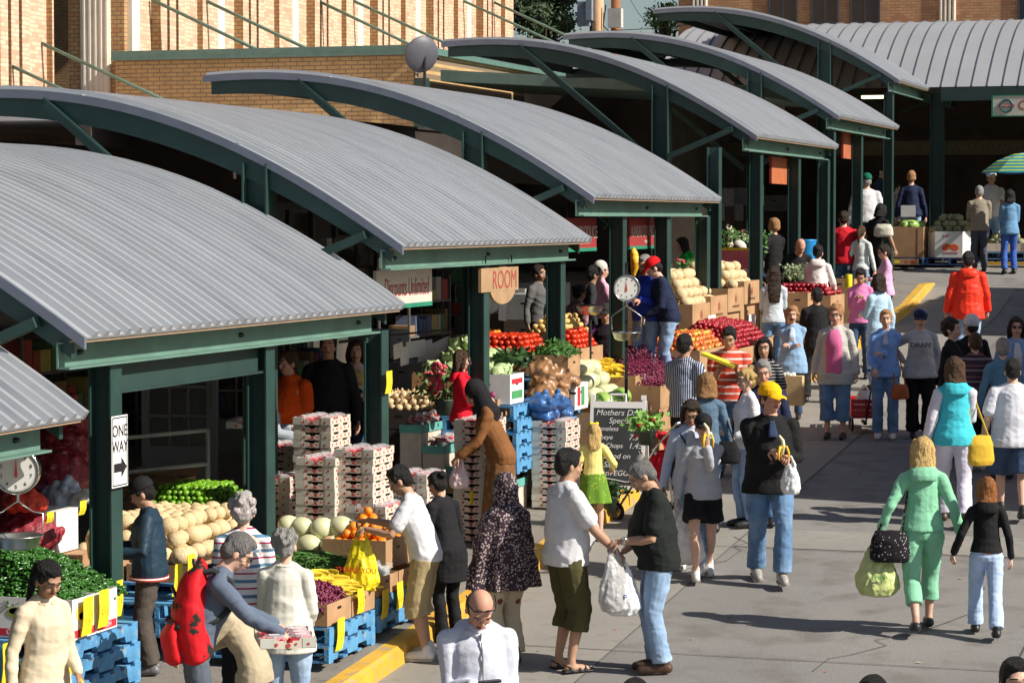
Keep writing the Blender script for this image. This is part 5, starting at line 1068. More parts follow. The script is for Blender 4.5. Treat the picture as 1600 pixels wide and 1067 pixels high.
def fruit_mesh(kind, i):
    if (kind, i) in FR: return FR[(kind, i)]
    b = MB(); rr = random.Random(i*7+len(kind))
    if kind == 'cantaloupe': b.ball((0, 0, 0), (.078, .078, .074), 18, 12); m = mat('cantaloupe_skin', (.62, .47, .26), .8, var=.22, vs=5, bump=.4, bs=60, kind=('noise', 70, .48, .60), col2=(.70, .56, .34))
    elif kind == 'green_cantaloupe': b.ball((0, 0, 0), (.078, .078, .074), 16, 10); m = mat('netted_melon', (.24, .25, .13), .85, var=.2, vs=9, bump=.8, bs=45, kind=('noise', 40, .5, .6), col2=(.36, .33, .2))
    elif kind == 'honeydew': b.ball((0, 0, 0), (.105, .095, .09), 18, 12); m = mat('honeydew_skin', (.62, .62, .38), .4, var=.2, vs=5)
    elif kind == 'watermelon': b.ball((0, 0, 0), (.145, .115, .115), 18, 12); m = mat('watermelon_skin', (.30, .46, .10), .4, var=.15, vs=5, kind=('noise', 9, .52, .6), col2=(.05, .14, .03), stretch=(.35, 2, 2))
    elif kind == 'orange': b.ball((0, 0, 0), .040, 12, 8); m = mat('orange_skin', (.90, .26, .01), .45, var=.12, vs=12, bump=.2, bs=120)
    elif kind == 'lime': b.ball((0, 0, 0), (.034, .029, .029), 10, 8); m = mat('lime_skin', (.16, .36, .02), .35, var=.35, vs=9)
    elif kind == 'mango': b.ball((0, 0, 0), (.048, .036, .034), 10, 8); m = mat('mango_skin', (.88, .46, .02), .45, var=.12, vs=9)
    elif kind == 'avocado': b.ball((0, 0, 0), (.045, .033, .032), 10, 8); m = mat('avocado_skin', (.03, .025, .03), .4, var=.4, vs=14)
    elif kind == 'tomato': b.ball((0, 0, 0), (.037, .037, .031), 12, 8); m = mat('tomato_skin', (.60, .04, .01), .25, var=.2, vs=8)
    elif kind == 'apple': b.ball((0, 0, 0), (.037, .037, .035), 10, 8); m = mat('apple_skin', (.30, .010, .02), .3, var=.5, vs=12)
    elif kind == 'mixed_apple': b.ball((0, 0, 0), (.037, .037, .035), 10, 8); m = mat('apple_skin_mixed', (.60, .07, .02), .3, var=.3, vs=12, kind=('noise', 16, .48, .6), col2=(.55, .55, .08))
    elif kind == 'potato': b.ball((0, 0, 0), (.050, .034, .032), 10, 7); b.v = [(x*(1+.10*math.sin(y*70+i*3)), y*(1+.1*math.sin(x*60+i)), z) for x, y, z in b.v]; m = mat('potato_skin', (.36, .22, .10), .85, var=.25, vs=14)
    elif kind == 'onion': b.ball((0, 0, 0), (.042, .042, .04), 10, 7); b.tube([(0, 0, .035), (0, 0, .06)], .008, 5); m = mat('onion_skin', (.62, .46, .26), .5, var=.25, vs=14)
    elif kind == 'yellow_potato': b.ball((0, 0, 0), (.042, .033, .032), 10, 7); m = mat('yellow_potato_skin', (.66, .46, .16), .7, var=.2, vs=14)
    elif kind == 'cabbage':
        b.ball((0, 0, 0), (.095, .095, .082), 16, 10); m = mat('cabbage_leaf', (.42, .54, .26), .6, var=.3, vs=11, bump=.6, bs=22)
        for k_ in range(6):
            a = k_*1.05+i; R = []
            for t_ in range(5):
                f = t_/4; w_ = .07*math.sin(PI*(.15+.8*f)); c = Vector((math.cos(a)*(.04+.075*f), math.sin(a)*(.04+.075*f), -.07+.15*f-.03*f*f)); s_ = Vector((-math.sin(a), math.cos(a), 0)); R.append([c-s_*w_, c+Vector((math.cos(a), math.sin(a), 0))*.012, c+s_*w_, c-Vector((math.cos(a), math.sin(a), 0))*.006])
            b.loft(R)
    elif kind == 'radicchio': b.ball((0, 0, 0), (.06, .06, .055), 12, 8); m = mat('purple_cabbage', (.26, .02, .10), .5, var=.3, vs=12, kind=('noise', 14, .58, .66), col2=(.7, .5, .55))
    me = b.mesh(kind, True); me.materials.append(m); FR[(kind, i)] = me; return me
CAPS = {}
def heap(kind, label, group, x0, x1, y0, y1, z0, r, layers, cat=None, rz=.5, shrink=1.0, fill=1.0, name=None, slope=0):
    """piled fruit between x0>x1 (street side first) and y0<y1"""
    cat = cat or kind.replace('_', ' '); cnt = 0; rest = MB(); rest.mats = []
    for L in range(layers):
        ins = L*r*1.05*shrink; X0, X1, Y0, Y1 = x0-ins-r, x1+ins+r, y0+ins+r, y1-ins-r
        if X0 < X1-.001 or Y1 < Y0-.001: break
        nx = int((X0-X1)/(2*r))+1; ny = int((Y1-Y0)/(2*r))+1
        for i in range(nx):
            for j_ in range(ny):
                if R5.random() > fill: continue
                ex_ = min(i, nx-1-i, j_, ny-1-j_)
                if ex_ > 1 and L < layers-1 and min(X0-X1, Y1-Y0) > 6*r and not (L >= layers-2): continue
                if L < layers-1 and ex_ > 0 and (nx-1-i > 0 and i > 1) and j_ > 1 and L < layers-2: continue
                x = X0-(i+.5)*(X0-X1)/nx if nx > 1 else (X0+X1)/2; y = Y0+(j_+.5)*(Y1-Y0)/ny if ny > 1 else (Y0+Y1)/2
                x += R5.uniform(-.42, .42)*r; y += R5.uniform(-.42, .42)*r
                CAPS[cat] = CAPS.get(cat, 0)+1
                if CAPS[cat] > 290:
                    me_ = fruit_mesh(kind, 0); rest.T = Matrix.Translation((x, y, z0+r*.85+L*r*1.45+R5.uniform(-.12, .12)*r+slope*(X0-x))) @ Matrix.Rotation(R5.uniform(0, 6), 4, 'Z') @ Matrix.Scale(R5.uniform(.88, 1.12), 4); rest.add([v.co for v in me_.vertices], [tuple(p.vertices) for p in me_.polygons]); continue
                o = link(name or kind, fruit_mesh(kind, R5.randint(0, 2)), None, (x, y, z0+r*.85+L*r*1.45+R5.uniform(-.12, .12)*r+slope*(X0-x)))
                o.rotation_euler = (R5.uniform(-rz, rz), R5.uniform(-rz, rz), R5.uniform(0, 6.28)); s_ = R5.uniform(.82, 1.16); o.scale = (s_*R5.uniform(.95, 1.07), s_, s_*R5.uniform(.93, 1.04))
                tag(o, label, cat, group); cnt += 1
    if rest.v: o = rest.build(kind+'_pile', fruit_mesh(kind, 0).materials[0], None, smooth=True); tag(o, label.replace('a single ', '')+', the rest of the pile', cat); o['kind'] = 'stuff'
    return cnt
def stuff_heap(name, label, m, x0, x1, y0, y1, z0, h, n, maker, cat):
    b = MB()
    b.ell([(((x0+x1)/2, (y0+y1)/2, z0), (abs(x0-x1)*.5, 0, 0), (0, (y1-y0)*.5, 0)), (((x0+x1)/2, (y0+y1)/2, z0+h*.42), (abs(x0-x1)*.36, 0, 0), (0, (y1-y0)*.36, 0)), (((x0+x1)/2, (y0+y1)/2, z0+h*.76), (abs(x0-x1)*.13, 0, 0), (0, (y1-y0)*.13, 0))], 14)
    for i in range(n):
        u, v = R5.uniform(-1, 1), R5.uniform(-1, 1); f = max(0, 1-max(abs(u), abs(v))**1.7) ; zz = z0+h*f+R5.uniform(-.02, .015)
        maker(b, Vector(((x0+x1)/2+u*abs(x0-x1)/2, (y0+y1)/2+v*(y1-y0)/2, zz)), R5)
    o = b.build(name, m, None, smooth=True); tag(o, label, cat); o['kind'] = 'stuff'; return o
def mk_chili(b, p, r):
    a = r.uniform(0, 6.28); d = Vector((math.cos(a), math.sin(a), r.uniform(-.25, .25))); q = Vector((-d.y, d.x, .3))*r.uniform(-.012, .012); L = r.uniform(.045, .075)
    b.tube([p-d*L*.5, p+q, p+d*L*.5], [.011, .010, .003], 5)
def mk_bean(b, p, r):
    a = r.gauss(0, .9); d = Vector((math.cos(a), math.sin(a), r.uniform(-.2, .2))); b.tube([p-d*.06, p+Vector((0, 0, .012)), p+d*.06], [.004, .0055, .003], 4)
def mk_grape(b, p, r): b.ball(p+Vector((0, 0, r.uniform(-.01, .01))), r.uniform(.011, .015), 7, 5)
def mk_leaf(b, p, r):
    u = Vector((r.gauss(0, 1), r.gauss(0, 1), r.gauss(.4, .6))).normalized(); v = u.orthogonal().normalized(); k_ = r.uniform(.03, .055); b.quad(p-v*k_*.3, p+u*k_*.8-v*k_*.5, p+u*k_*1.6, p+u*k_*.8+v*k_*.5)
def mk_banana(b, p, r):
    a = r.uniform(-.6, .6); d = Vector((math.cos(a), math.sin(a), 0)); n = Vector((-d.y, d.x, 0)); b.tube([p-d*.08, p-d*.03+n*.018, p+d*.04+n*.018, p+d*.085], [.008, .019, .019, .007], 6)
def mk_crumple(b, p, r):
    u = Vector((r.gauss(0, 1), r.gauss(0, 1), r.gauss(0, .7))).normalized(); v = u.orthogonal().normalized(); k_ = r.uniform(.04, .08); b.quad(p-v*k_, p+u*k_-v*k_*.2, p+v*k_, p-u*k_*.6)
GRAPE = mat('grape_skin', (.15, .018, .05), .3, var=.45, vs=22)
CHILI = mat('chili_skin', (.035, .12, .018), .22, var=.5, vs=20)
BEAN = mat('bean_skin', (.07, .17, .03), .5, var=.4, vs=20)
BANA = mat('banana_skin', (.82, .62, .05), .5, var=.2, vs=9)
CARDN = [0]
def price_card(label, p, w=.15, h=.22, tilt=0, rz=PI/2, lean=.25):
    """yellow card hanging over a box edge; rz=PI/2 faces the street"""
    r = thing('price_card', label, 'price card', p, rz, 'yellow price cards on the produce boxes')
    b = MB(); N = 7; F = []
    V = []
    for i in range(N+1):
        f = i/N; z = h*(f-.5); y = -.012*math.sin(f*PI*1.3)-lean*.10*f*f; V += [(-w/2+tilt*z, y, z), (w/2+tilt*z, y, z), (-w/2+tilt*z, y+.003, z), (w/2+tilt*z, y+.003, z)]
    for i in range(N): a = 4*i; c = a+4; F += [(a, a+1, c+1, c), (a+2, c+2, c+3, a+3), (a, c, c+2, a+2), (a+1, a+3, c+3, c+1)]
    F += [(0, 2, 3, 1), (4*N, 4*N+1, 4*N+3, 4*N+2)]; b.add(V, F); b.build('card', YEL, r)
    b = MB(); rr = random.Random(int(p[0]*100+p[1]*37)); x = -w*.28
    for k_ in range(3): b.tube([(x, -.018, h*rr.uniform(.0, .15)), (x+w*.12, -.018, h*rr.uniform(-.2, .2)), (x+w*.04, -.018, h*rr.uniform(-.25, -.1))], .0022, 4); x += w*.25
    b.build('scribble', mat('faint_ink', (.55, .40, .02), .7), r)
    return r
# ---------------------------------------------------------------- stall of grapes, squash, beans (kerb side, lower middle)
ZG = gw(-7.6, 18.8)
for (yy, tag_) in ((18.65, 'under the grapes'), (19.70, 'under the squash boxes')):
    pallets(-7.88, yy, gw(-7.6, yy)+.31, 2, tag_+' beside the yellow kerb', L=1.0)
pallets(-8.9, 18.8, gw(-7.6, 18.8)+.40, 2, 'behind the grape boxes', L=1.0); pallets(-8.9, 19.95, gw(-7.6, 19.9)+.40, 2, 'under the honeydews', L=1.1)
z1 = gw(-7.6, 18.7)+.315; z2 = gw(-7.6, 19.7)+.315
def cartn(label, x, y, z, w=.48, l=.50, h=.17, **k): return box_thing(label, x, y, z, w, l, h, **k)
cartn('brown box of red grapes at the near end of the kerb stall', -7.40, 18.17, z1)
cartn('brown box of grapes and squash, second along the kerb', -7.40, 18.69, z1)
cartn('brown box holding yellow squash in clear film, third along the kerb', -7.40, 19.22, z2, h=.15)
cartn('brown box under the green beans at the far end of the kerb stall', -7.40, 19.74, z2, h=.15)
for i, (yy, what) in enumerate(((18.17, 'behind the grapes'), (18.69, 'under the loose bananas'), (19.22, 'under the middle of the green beans'), (19.74, 'under the far green beans'))): cartn('brown box '+what, -7.90, yy, z1+.02 if yy < 19 else z2+.02, w=.5)
stuff_heap('grape_pile', 'heap of red grapes in the nearest kerb box', GRAPE, -7.42, -7.95, 18.15, 18.85, z1+.12, .17, 1300, mk_grape, 'grapes')
stuff_heap('squash_pile', 'yellow squash and bananas heaped behind the red grapes', BANA, -7.42, -8.1, 18.7, 19.3, z1+.17, .13, 90, mk_banana, 'squash')
stuff_heap('bean_pile', 'long heap of green beans behind the yellow squash', BEAN, -7.55, -8.6, 18.95, 19.75, z2+.12, .20, 1600, mk_bean, 'green beans')
stuff_heap('film_sheet', 'crumpled clear plastic film over the yellow squash', CLEAR, -7.42, -7.75, 19.25, 19.7, z2+.16, .06, 60, mk_crumple, 'plastic film')
heap('honeydew', 'pale honeydew melon in the row between the beans and the oranges', 'honeydew melons behind the green beans', -7.75, -8.8, 19.75, 20.3, gw(-8, 19.9)+.52, .098, 2, cat='melon')
cartn('shallow brown box under the honeydew melons', -7.75, 19.72, gw(-8, 19.9)+.34, w=1.1, l=.6, h=.2) if False else None

heap('orange', 'bright orange stacked on the sloping display by the strawberry trays', 'oranges beside the strawberry trays', -7.5, -8.05, 19.72, 20.28, gw(-8, 20)+.62, .041, 5, cat='orange', shrink=1.3)
cartn('box under the heaped oranges', -7.5, 19.7, gw(-8, 20)+.45, w=.56, l=.58, h=.24)
cartn('empty brown box beside the oranges', -9.0, 21.0, gw(-8, 21.2)+.0, w=.5, l=.5, h=.42)
for (px, py, X, lab, h_, tl) in ((505, 915+58, -7.93, 'yellow price card at the near corner of the grape box', .26, 0), (530, 990, -7.36, 'curled yellow price card hanging below the grapes', .28, .15), (562, 938, -7.37, 'large yellow price card between grapes and squash', .22, -.3),
    (600, 943, -7.37, 'long yellow price card on the squash box', .26, .1), (623, 930, -7.37, 'long yellow price card at the far end of the kerb boxes', .26, -.15), (296, 883, -8.84, 'yellow price card on the cantaloupe box, upper', .2, .2), (276, 905, -8.84, 'long yellow price card on the cantaloupe box, lower', .28, .3),
    (135, 962, -7.84, 'yellow price card on the nearest chili box', .28, .1), (160, 950, -7.84, 'yellow price card on the second chili box', .28, 0), (182, 935, -8.0, 'yellow price card on the farthest chili box', .28, 0), (102, 1032, -7.86, 'yellow price card hanging low on the pallet beside the cream jacket', .3, 0),
    (424, 818, -9.0, 'small yellow price card below the limes', .12, 0), (458, 815, -9.0, 'yellow price card with a torn edge by the limes', .2, .2), (509, 822, -8.9, 'yellow price card pair on the stacked brown boxes', .24, 0), (127, 793, -9.0, 'yellow card on the bagged onions above the lettered box', .12, .2), (76, 808, -9.0, 'small yellow card at the left of the lettered box', .09, 0),
    (735, 778, -7.9, 'yellow price card on the teal strawberry steps', .15, -.2), (606, 597, -7.98, 'yellow card stuck on the green post', .22, 0), (10, 1035, -8.3, 'large yellow price card at the left edge', .3, 0), (525, 700, -9.28, 'small yellow card on the strawberry tray stack', .11, 0)):
    p = onX(px, py, X); price_card(lab, tuple(p), w=.10 if h_ < .16 else .14, h=h_*.9, tilt=tl*.5)
# ---------------------------------------------------------------- cantaloupes, limes
YB = 19.0; zb = gw(-9, 19)+.5
for (yy, w_) in ((19.35, 'under the near cantaloupes'), (20.4, 'under the far cantaloupes')): pallets(-9.45, yy, gw(-9, yy)+.43, 3, w_, L=1.0)
for i in range(3): cartn(['nearest', 'middle', 'farthest'][i]+' brown crate under the cantaloupes', -8.92, 18.9+i*.62, gw(-9, 19)+.44+(.05*i), w=.55, l=.6, h=.16)
for i in range(2): cartn(['near', 'far'][i]+' inner crate behind the cantaloupes', -9.5, 18.9+i*.9, gw(-9, 19)+.44+.05*i, w=.6, l=.85, h=.2)
heap('cantaloupe', 'tan cantaloupe in the pile between the navy windbreaker and the striped polo', 'cantaloupes on the near stall', -8.92, -10.1, 18.92, 20.7, gw(-9, 19.4)+.56, .078, 3, cat='melon', shrink=1.15)
heap('mango', 'yellow mango beside the near cantaloupes', 'yellow mangoes beside the cantaloupes', -9.0, -9.55, 20.5, 21.3, gw(-9, 20.9)+.55, .036, 3, cat='mango')
cartn('box of yellow mangoes', -8.98, 20.5, gw(-9, 20.8)+.40, w=.6, l=.8, h=.16)
b = MB()
pc = onX(330, 806, -9.75)
for i in range(10): a = i*.63; b.tube([(pc[0]+math.cos(a)*.06, pc[1]+math.sin(a)*.10, pc[2]+.03), (pc[0]+math.cos(a)*.22, pc[1]+math.sin(a)*.33, pc[2]+.02), (pc[0]+math.cos(a)*.26, pc[1]+math.sin(a)*.38, pc[2]-.05)], [.05, .06, .03], 8)
tag(RM('plastic_sheet', b, .012, mat('milky_film', (.72, .70, .64), .4, bump=.4), None, [(.012, (9, 9, 9), 4)]), 'crumpled milky plastic sheet between the cantaloupes and avocados', 'plastic sheet')
LY = at(360, 800)[1]
zl = onX(360, 800, -10.1); 
cartn('long white edged bin of limes and avocados', -9.35, 21.6, gw(-10, 21.7)+.30, w=1.5, l=1.6, h=.14, m=CARDW)
pallets(-10.1, 22.3, gw(-10, 22.3)+.28, 2, 'under the limes')
heap('lime', 'glossy green lime in the pile behind the cantaloupes', 'limes piled behind the cantaloupes', -9.9, -10.85, 21.7, 22.7, gw(-10, 21.9)+.37, .031, 7, cat='lime', shrink=.85)
heap('lime', 'glossy green lime in the small pile beside the stacked brown boxes', 'limes beside the stacked brown boxes', -8.95, -9.45, 21.35, 22.0, gw(-10, 21.4)+.40, .031, 4, cat='lime')
heap('avocado', 'dark avocado between the limes and the milky plastic', 'avocados in front of the limes', -9.4, -9.9, 21.2, 21.7, gw(-10, 21.4)+.40, .036, 3, cat='avocado')
cartn('black slotted crate under the small pile of limes', -8.93, 21.32, gw(-10, 21.4)+.2, w=.6, l=.75, h=.2, m=mat('black_crate', (.015, .015, .017), .5))
# stacked brown boxes with plastic on top
pb = onX(493, 840, -8.75); zz = gw(-8.8, pb[1])
for i in range(3):
    box_thing(f'brown carton {ord_(2-i)} of the stack left of the strawberry trays', -8.72+.02*i, 21.45+.02*i, zz+.28*i, .46, .36, .27, prints=(('rect', 'near', .5, .12, (.40, .018), mat('green_tape', (.05, .25, .08), .6)), ('rect', 'near', .35, .55, (.12, .05), mat('ink_brown', (.15, .07, .03), .8))), open_=False)
stuff_heap('bag_film', 'clear plastic bags lying on top of the stacked brown cartons', CLEAR, -8.75, -9.15, 21.52, 21.85, zz+.83, .10, 60, mk_crumple, 'plastic film')
# ---------------------------------------------------------------- chili stall at lower left
ZC = onX(125, 1000, -7.85)[2]
pallets(-8.36, 15.37, ZC-.005, 7, 'under the nearest chili box', L=1.0); pallets(-9.45, 15.3, ZC-.005, 6, 'under the left chili box', L=1.0); pallets(-9.0, 16.2, ZC-.15, 5, 'under the potatoes', L=.75)
MPR = mat('print_red_white', (.55, .02, .04), .7)
def chbox(lab, x, y, w, l):
    return box_thing(lab, x, y, ZC+.003, w, l, .27, m=CARDW, prints=(('rect', 'near', .5, .14, (w*.92, .05), MPR), ('oval', 'near', .34, .62, (.15, .08), mat('print_olive', (.25, .28, .06), .7)), ('oval', 'near', .34, .66, (.11, .045), mat('print_gold', (.75, .55, .08), .7)), ('rect', 'side', .5, .14, (l*.92, .05), MPR), ('oval', 'side', .35, .62, (.13, .10), mat('print_gold', (.75, .55, .08), .7)), ('oval', 'side', .42, .55, (.10, .05), mat('print_green', (.06, .28, .10), .7)), ('text', 'near', .5, .14, .05, WHITE, 'GARDEN FRESH'), ('text', 'side', .5, .14, .045, WHITE, 'FRESH')))
chbox('white printed box at the near corner of the chili stall', -7.87, 14.92, .62, .33); chbox('white printed box behind the near corner chili box', -7.87, 15.26, .62, .3); chbox('white printed box with potatoes, farthest of the chili row', -7.90, 15.57, .62, .28) if False else None
chbox('white printed box at the left of the chili stall', -8.50, 14.92, .62, .33); chbox('white printed box at the far left edge of the photograph', -9.13, 14.92, .62, .33); chbox('white printed box at the back left of the chili stall', -8.50, 15.26, .62, .3)
stuff_heap('chili_pile', 'large heap of glossy green chili peppers over the white boxes', CHILI, -7.90, -9.9, 14.94, 15.75, ZC+.22, .40, 5600, mk_chili, 'chili peppers')
heap('potato', 'small brown potato in the heap right of the green chilies', 'potatoes beside the green chilies', -8.30, -9.3, 15.85, 16.55, ZC-.04, .036, 7, cat='potato')
pz = onX(104, 860, -9.3)
r = box_thing('white carton with red THREE V lettering standing behind the potatoes', -9.28, 17.35, pz[2], .42, .35, .32, m=CARDW, open_=False, prints=(('text', 'near', .55, .78, .10, mat('letter_red', (.45, .02, .02), .7), 'THREE'), ('text', 'near', .55, .48, .10, mat('letter_red', (.45, .02, .02), .7), 'V'), ('rect', 'near', .62, .16, (.06, .02), mat('print_green', (.06, .28, .10), .7))), handle=False)
box_thing('plain carton under the white lettered carton', -9.1, 17.32, pz[2]-.35, .46, .4, .34, open_=False)
def sack(label, c, r_, m, lumps=None, name='produce_sack', cat='sack'):
    o = thing(name, label, cat, c); b = MB(); b.ball((0, 0, r_[2]), r_, 16, 10); b.tube([(0, 0, r_[2]*1.85), (r_[0]*.1, 0, r_[2]*2.1), (r_[0]*.25, 0, r_[2]*2.3)], [r_[0]*.25, r_[0]*.12, r_[0]*.2], 8)
    if lumps:
        rr = random.Random(int(c[0]*50+c[1]*20))
        for i in range(lumps): a = rr.uniform(0, 6.28); e = rr.uniform(-.9, 1.4); b.ball((r_[0]*.92*math.cos(a)*math.cos(e), r_[1]*.92*math.sin(a)*math.cos(e), r_[2]+r_[2]*.92*math.sin(e)), .042, 8, 6)
    RM('sack_body', b, .013, m, o, [(.006, (16, 16, 16), 3)], 1); return o
REDO = mat('red_onion_net', (.24, .015, .03), .5, var=.5, vs=16, kind=('noise', 18, .58, .72), col2=(.55, .25, .25), bump=.5, bs=50)
REDN = mat('red_net', (.70, .06, .03), .5, var=.4, vs=24, bump=.5, bs=60)
k_ = 0
for (px, py, X, rr_, lab) in ((95, 745, -9.9, (.27, .22, .21), 'red onion sack at the bottom right of the tall stack'), (55, 745, -10.4, (.27, .22, .21), 'red onion sack at the bottom left of the tall stack'), (100, 705, -9.95, (.26, .2, .19), 'red onion sack in the middle of the tall stack'), (62, 712, -10.4, (.26, .2, .19), 'red onion sack behind the dial scale'), (104, 668, -10.0, (.25, .2, .18), 'red onion sack at the top of the tall stack'),
    (40, 838, -9.55, (.30, .24, .17), 'red onion sack lying under the scale pan'), (8, 800, -9.9, (.30, .24, .2), 'red onion sack at the left edge beside the scale'), (15, 880, -9.6, (.30, .24, .17), 'lowest red onion sack behind the chilies')):
    sack(lab, tuple(onX(px, py+30, X)), rr_, REDO, 46)
sack('bright red net bag of peppers under the dial scale', tuple(onX(40, 800, -9.45)), (.17, .12, .085), REDN, 20)
sack('clear and blue bag of garlic beside the red net bag', tuple(onX(100, 800, -9.6)), (.17, .14, .12), mat('blue_white_bag', (.45, .52, .62), .3, var=.4, vs=12, bump=.6, bs=30), 14); sack('pale plastic bag above the white lettered carton', tuple(onX(128, 788, -9.4)), (.10, .09, .05), mat('milky_film', (.72, .70, .64), .4), 6)
# support under the sacks so that they rest on something
for i in range(4):
    pallets(-9.95-.0*i, 18.0+.0*i, pz[2]-.36, 4, 'under the onion sacks') if i == 0 else None
yb = MB(); q = onX(155, 870, -8.9); yb.tube([(q[0], q[1], q[2]+.38), (q[0], q[1], q[2]+.30), (q[0], q[1], q[2]+.15), (q[0], q[1], q[2])], [.02, .05, .10, .09], 12)
yb.tube([(q[0], q[1], q[2]+.36), (q[0]+.01, q[1], q[2]+.45)], [.03, .012], 8)
tag(RM('yellow_bag', yb, .009, YPLASTIC, None, [(.012, (14, 14, 6), 3)]), 'knotted yellow plastic bag hanging by the onion stall post', 'bag')
# cut boxes and cardboard leaning inside the second canopy
for (px, py, X, w_, h_, lab, rot) in ((230, 735, -11.4, .7, .5, 'flattened brown carton leaning beneath the glazed doors', (.5, .3, .2)), (262, 755, -11.2, .5, .35, 'torn brown carton on the floor under the glazed doors', (.2, .1, .8))):
    q = onX(px, py+20, X); o = box_thing(lab, q[0]+w_/2, q[1], gw(X, q[1]), w_, .4, h_, flap=True)
# ---------------------------------------------------------------- strawberry trays
TRAYP = mat('tray_print_red', (.45, .05, .05), .7)
def strawberry_cluster(b, x, y, z, n, rr, sx=.07, sy=.05):
    for i in range(n):
        b.tube([(x+rr.uniform(-sx, sx), y+rr.uniform(-sy, sy), z+rr.uniform(0, .02)), (x+rr.uniform(-sx, sx), y+rr.uniform(-sy, sy), z+rr.uniform(.01, .03))], [.014, .006], 6)
BERRY = mat('strawberry_skin', (.55, .015, .02), .35, var=.35, vs=40)
LID = mat('clamshell_lid', (.75, .78, .82), .1, alpha=.28)
def mk_tray(top):
    def f():
        W, L, H_ = .36, .50, .068; r = link('strawberry_tray', None); b = MB(); t = .006
        for s_ in (0, 1):
            y = s_*(L-t); poly = [(-W, 0), (0, 0), (0, H_), (-W*.28, H_), (-W*.31, H_-.018), (-W*.42, H_-.018), (-W*.43, H_-.032), (-W*.57, H_-.032), (-W*.58, H_-.018), (-W*.69, H_-.018), (-W*.72, H_), (-W, H_)]
            b.prism(poly, y, y+t)
        for s_ in (0, 1):
            x = -s_*(W-t)-t; poly = [(0, 0), (L, 0), (L, H_), (L*.86, H_), (L*.84, H_-.02), (L*.62, H_-.02), (L*.6, H_), (L*.4, H_), (L*.38, H_-.02), (L*.16, H_-.02), (L*.14, H_), (0, H_)]
            V = [(x, y, z) for y, z in poly]+[(x+t, y, z) for y, z in poly]; k_ = len(poly); b.add(V, [tuple(range(k_)), tuple(range(2*k_-1, k_-1, -1))]+[(i, i+k_, (i+1) % k_+k_, (i+1) % k_) for i in range(k_)])
        b.box(-W+t, -t, t, L-t, 0, .004); b.build('tray_walls', PALE, r)
        c = MB()
        c.box(-.088, .002, -.003, 0, .004, H_-.002); c.build('corner_panel', mat('corner_grey', (.52, .52, .46), .8), r)
        c = MB(); c.box(-W-.002, -W+.088, -.003, 0, .004, H_-.002); c.build('corner_panel', mat('corner_grey', (.52, .52, .46), .8), r)
        p = MB()
        for (u, v, s_) in ((.28, .38, .012), (.50, .30, .016), (.86, .4, .010), (.64, .42, .008)): p.ell([((-W+u*W, -.0035, v*H_), (s_, 0, 0), (0, 0, s_)), ((-W+u*W, -.005, v*H_), (s_, 0, 0), (0, 0, s_))], 10)
        for u in (.12, .3, .5, .7, .88): p.ell([((.0, u*L, .4*H_), (0, .012, 0), (0, 0, .012)), ((.002, u*L, .4*H_), (0, .012, 0), (0, 0, .012))], 10)
        p.build('berry_print', TRAYP, r)
        if top:
            rr = random.Random(5)
            for i in range(2):
                for q in range(4):
                    cx, cy = -W*(.26+.48*i), L*(.14+.24*q); k_ = MB(); strawberry_cluster(k_, cx, cy, .03, 16, rr, .075, .045); o = k_.build('berries', BERRY, r, smooth=True)
                    k_ = MB(); k_.ell([((cx, cy, .02), (.08, 0, 0), (0, .055, 0)), ((cx, cy, .066), (.078, 0, 0), (0, .053, 0)), ((cx, cy, .082), (.06, 0, 0), (0, .04, 0))], 4); k_.build('lid', LID, r); 
                    k_ = MB(); k_.box(cx-.035, cx+.035, cy-.02, cy+.02, 0.0825, .0835); k_.build('sticker', CARDW, r)
        else:
            k_ = MB(); k_.box(-W+.02, -.02, .02, L-.02, .004, .045); k_.build('berries', mat('shaded_berries', (.10, .01, .012), .5), r)  # same berries in a darker red, shade inside the stack painted in
        return r
    return f
def tray_stack(x, y, z0, n, where, rz=0):
    for i in range(n):
        top = i == n-1; jx, jy = R5.uniform(-.008, .008), R5.uniform(-.008, .008)
        lab = f'strawberry tray, {ord_(n-1-i)} in {where}'
        proto_copy(('tray', top), mk_tray(top), (x+jx, y+jy, z0+i*.0685), rz+R5.uniform(-.01, .01), lab, 'tray', 'stacked strawberry trays')
def ystk(px, X): d = 0; p = onX(px, 800, X); return p[1]
def stk(px, top, X, where, n=None, base=None):
    y = ystk(px, X); z0 = gw(X, y)+(.02 if base is None else base); zt = onX(px, top, X)[2]; n = n or max(1, round((zt-z0)/.0685)); tray_stack(X, y, z0, n, where); return y, z0
stk(517, 655, -8.65, 'the tallest stack by the boy in black')
stk(460, 700, -9.2, 'the stack just right of the green post'); stk(523, 716, -8.25, 'the stack with the yellow card'); stk(452, 745, -8.9, 'the low stack by the green post')
stk(583, 700, -7.93, 'the sunlit middle stack'); stk(667, 742, -7.72, 'the stack behind the khaki shorts'); stk(603, 790, -7.80, 'the low stack behind the oranges')
stk(765, 658, -7.75, 'the stack left of the black headscarf'); stk(808, 668, -8.3, 'the column touching the double stack'); stk(838, 665, -7.98, 'the left column of the double stack'); stk(884, 662, -7.52, 'the right column beside the small girl')
o_ = proto_copy(('tray', True), None, (P59['hand'][1][0]+.2, P59['hand'][1][1]-.35, P59['hand'][1][2]-.02), .3, 'pale card strawberry tray held by the man in the orange t-shirt', 'tray', None)
h5 = (HB(P5, 0)+HB(P5, 1))/2; proto_copy(('tray', True), None, (h5[0]+.30, h5[1]-.22, h5[2]-.05), .5, 'strawberry tray held low by the man with the red backpack', 'tray', None)
proto_copy(('tray', True), None, tuple(onX(12, 930, -9.3)), 0, 'strawberry tray at the left edge behind the cream jacket', 'tray', None)
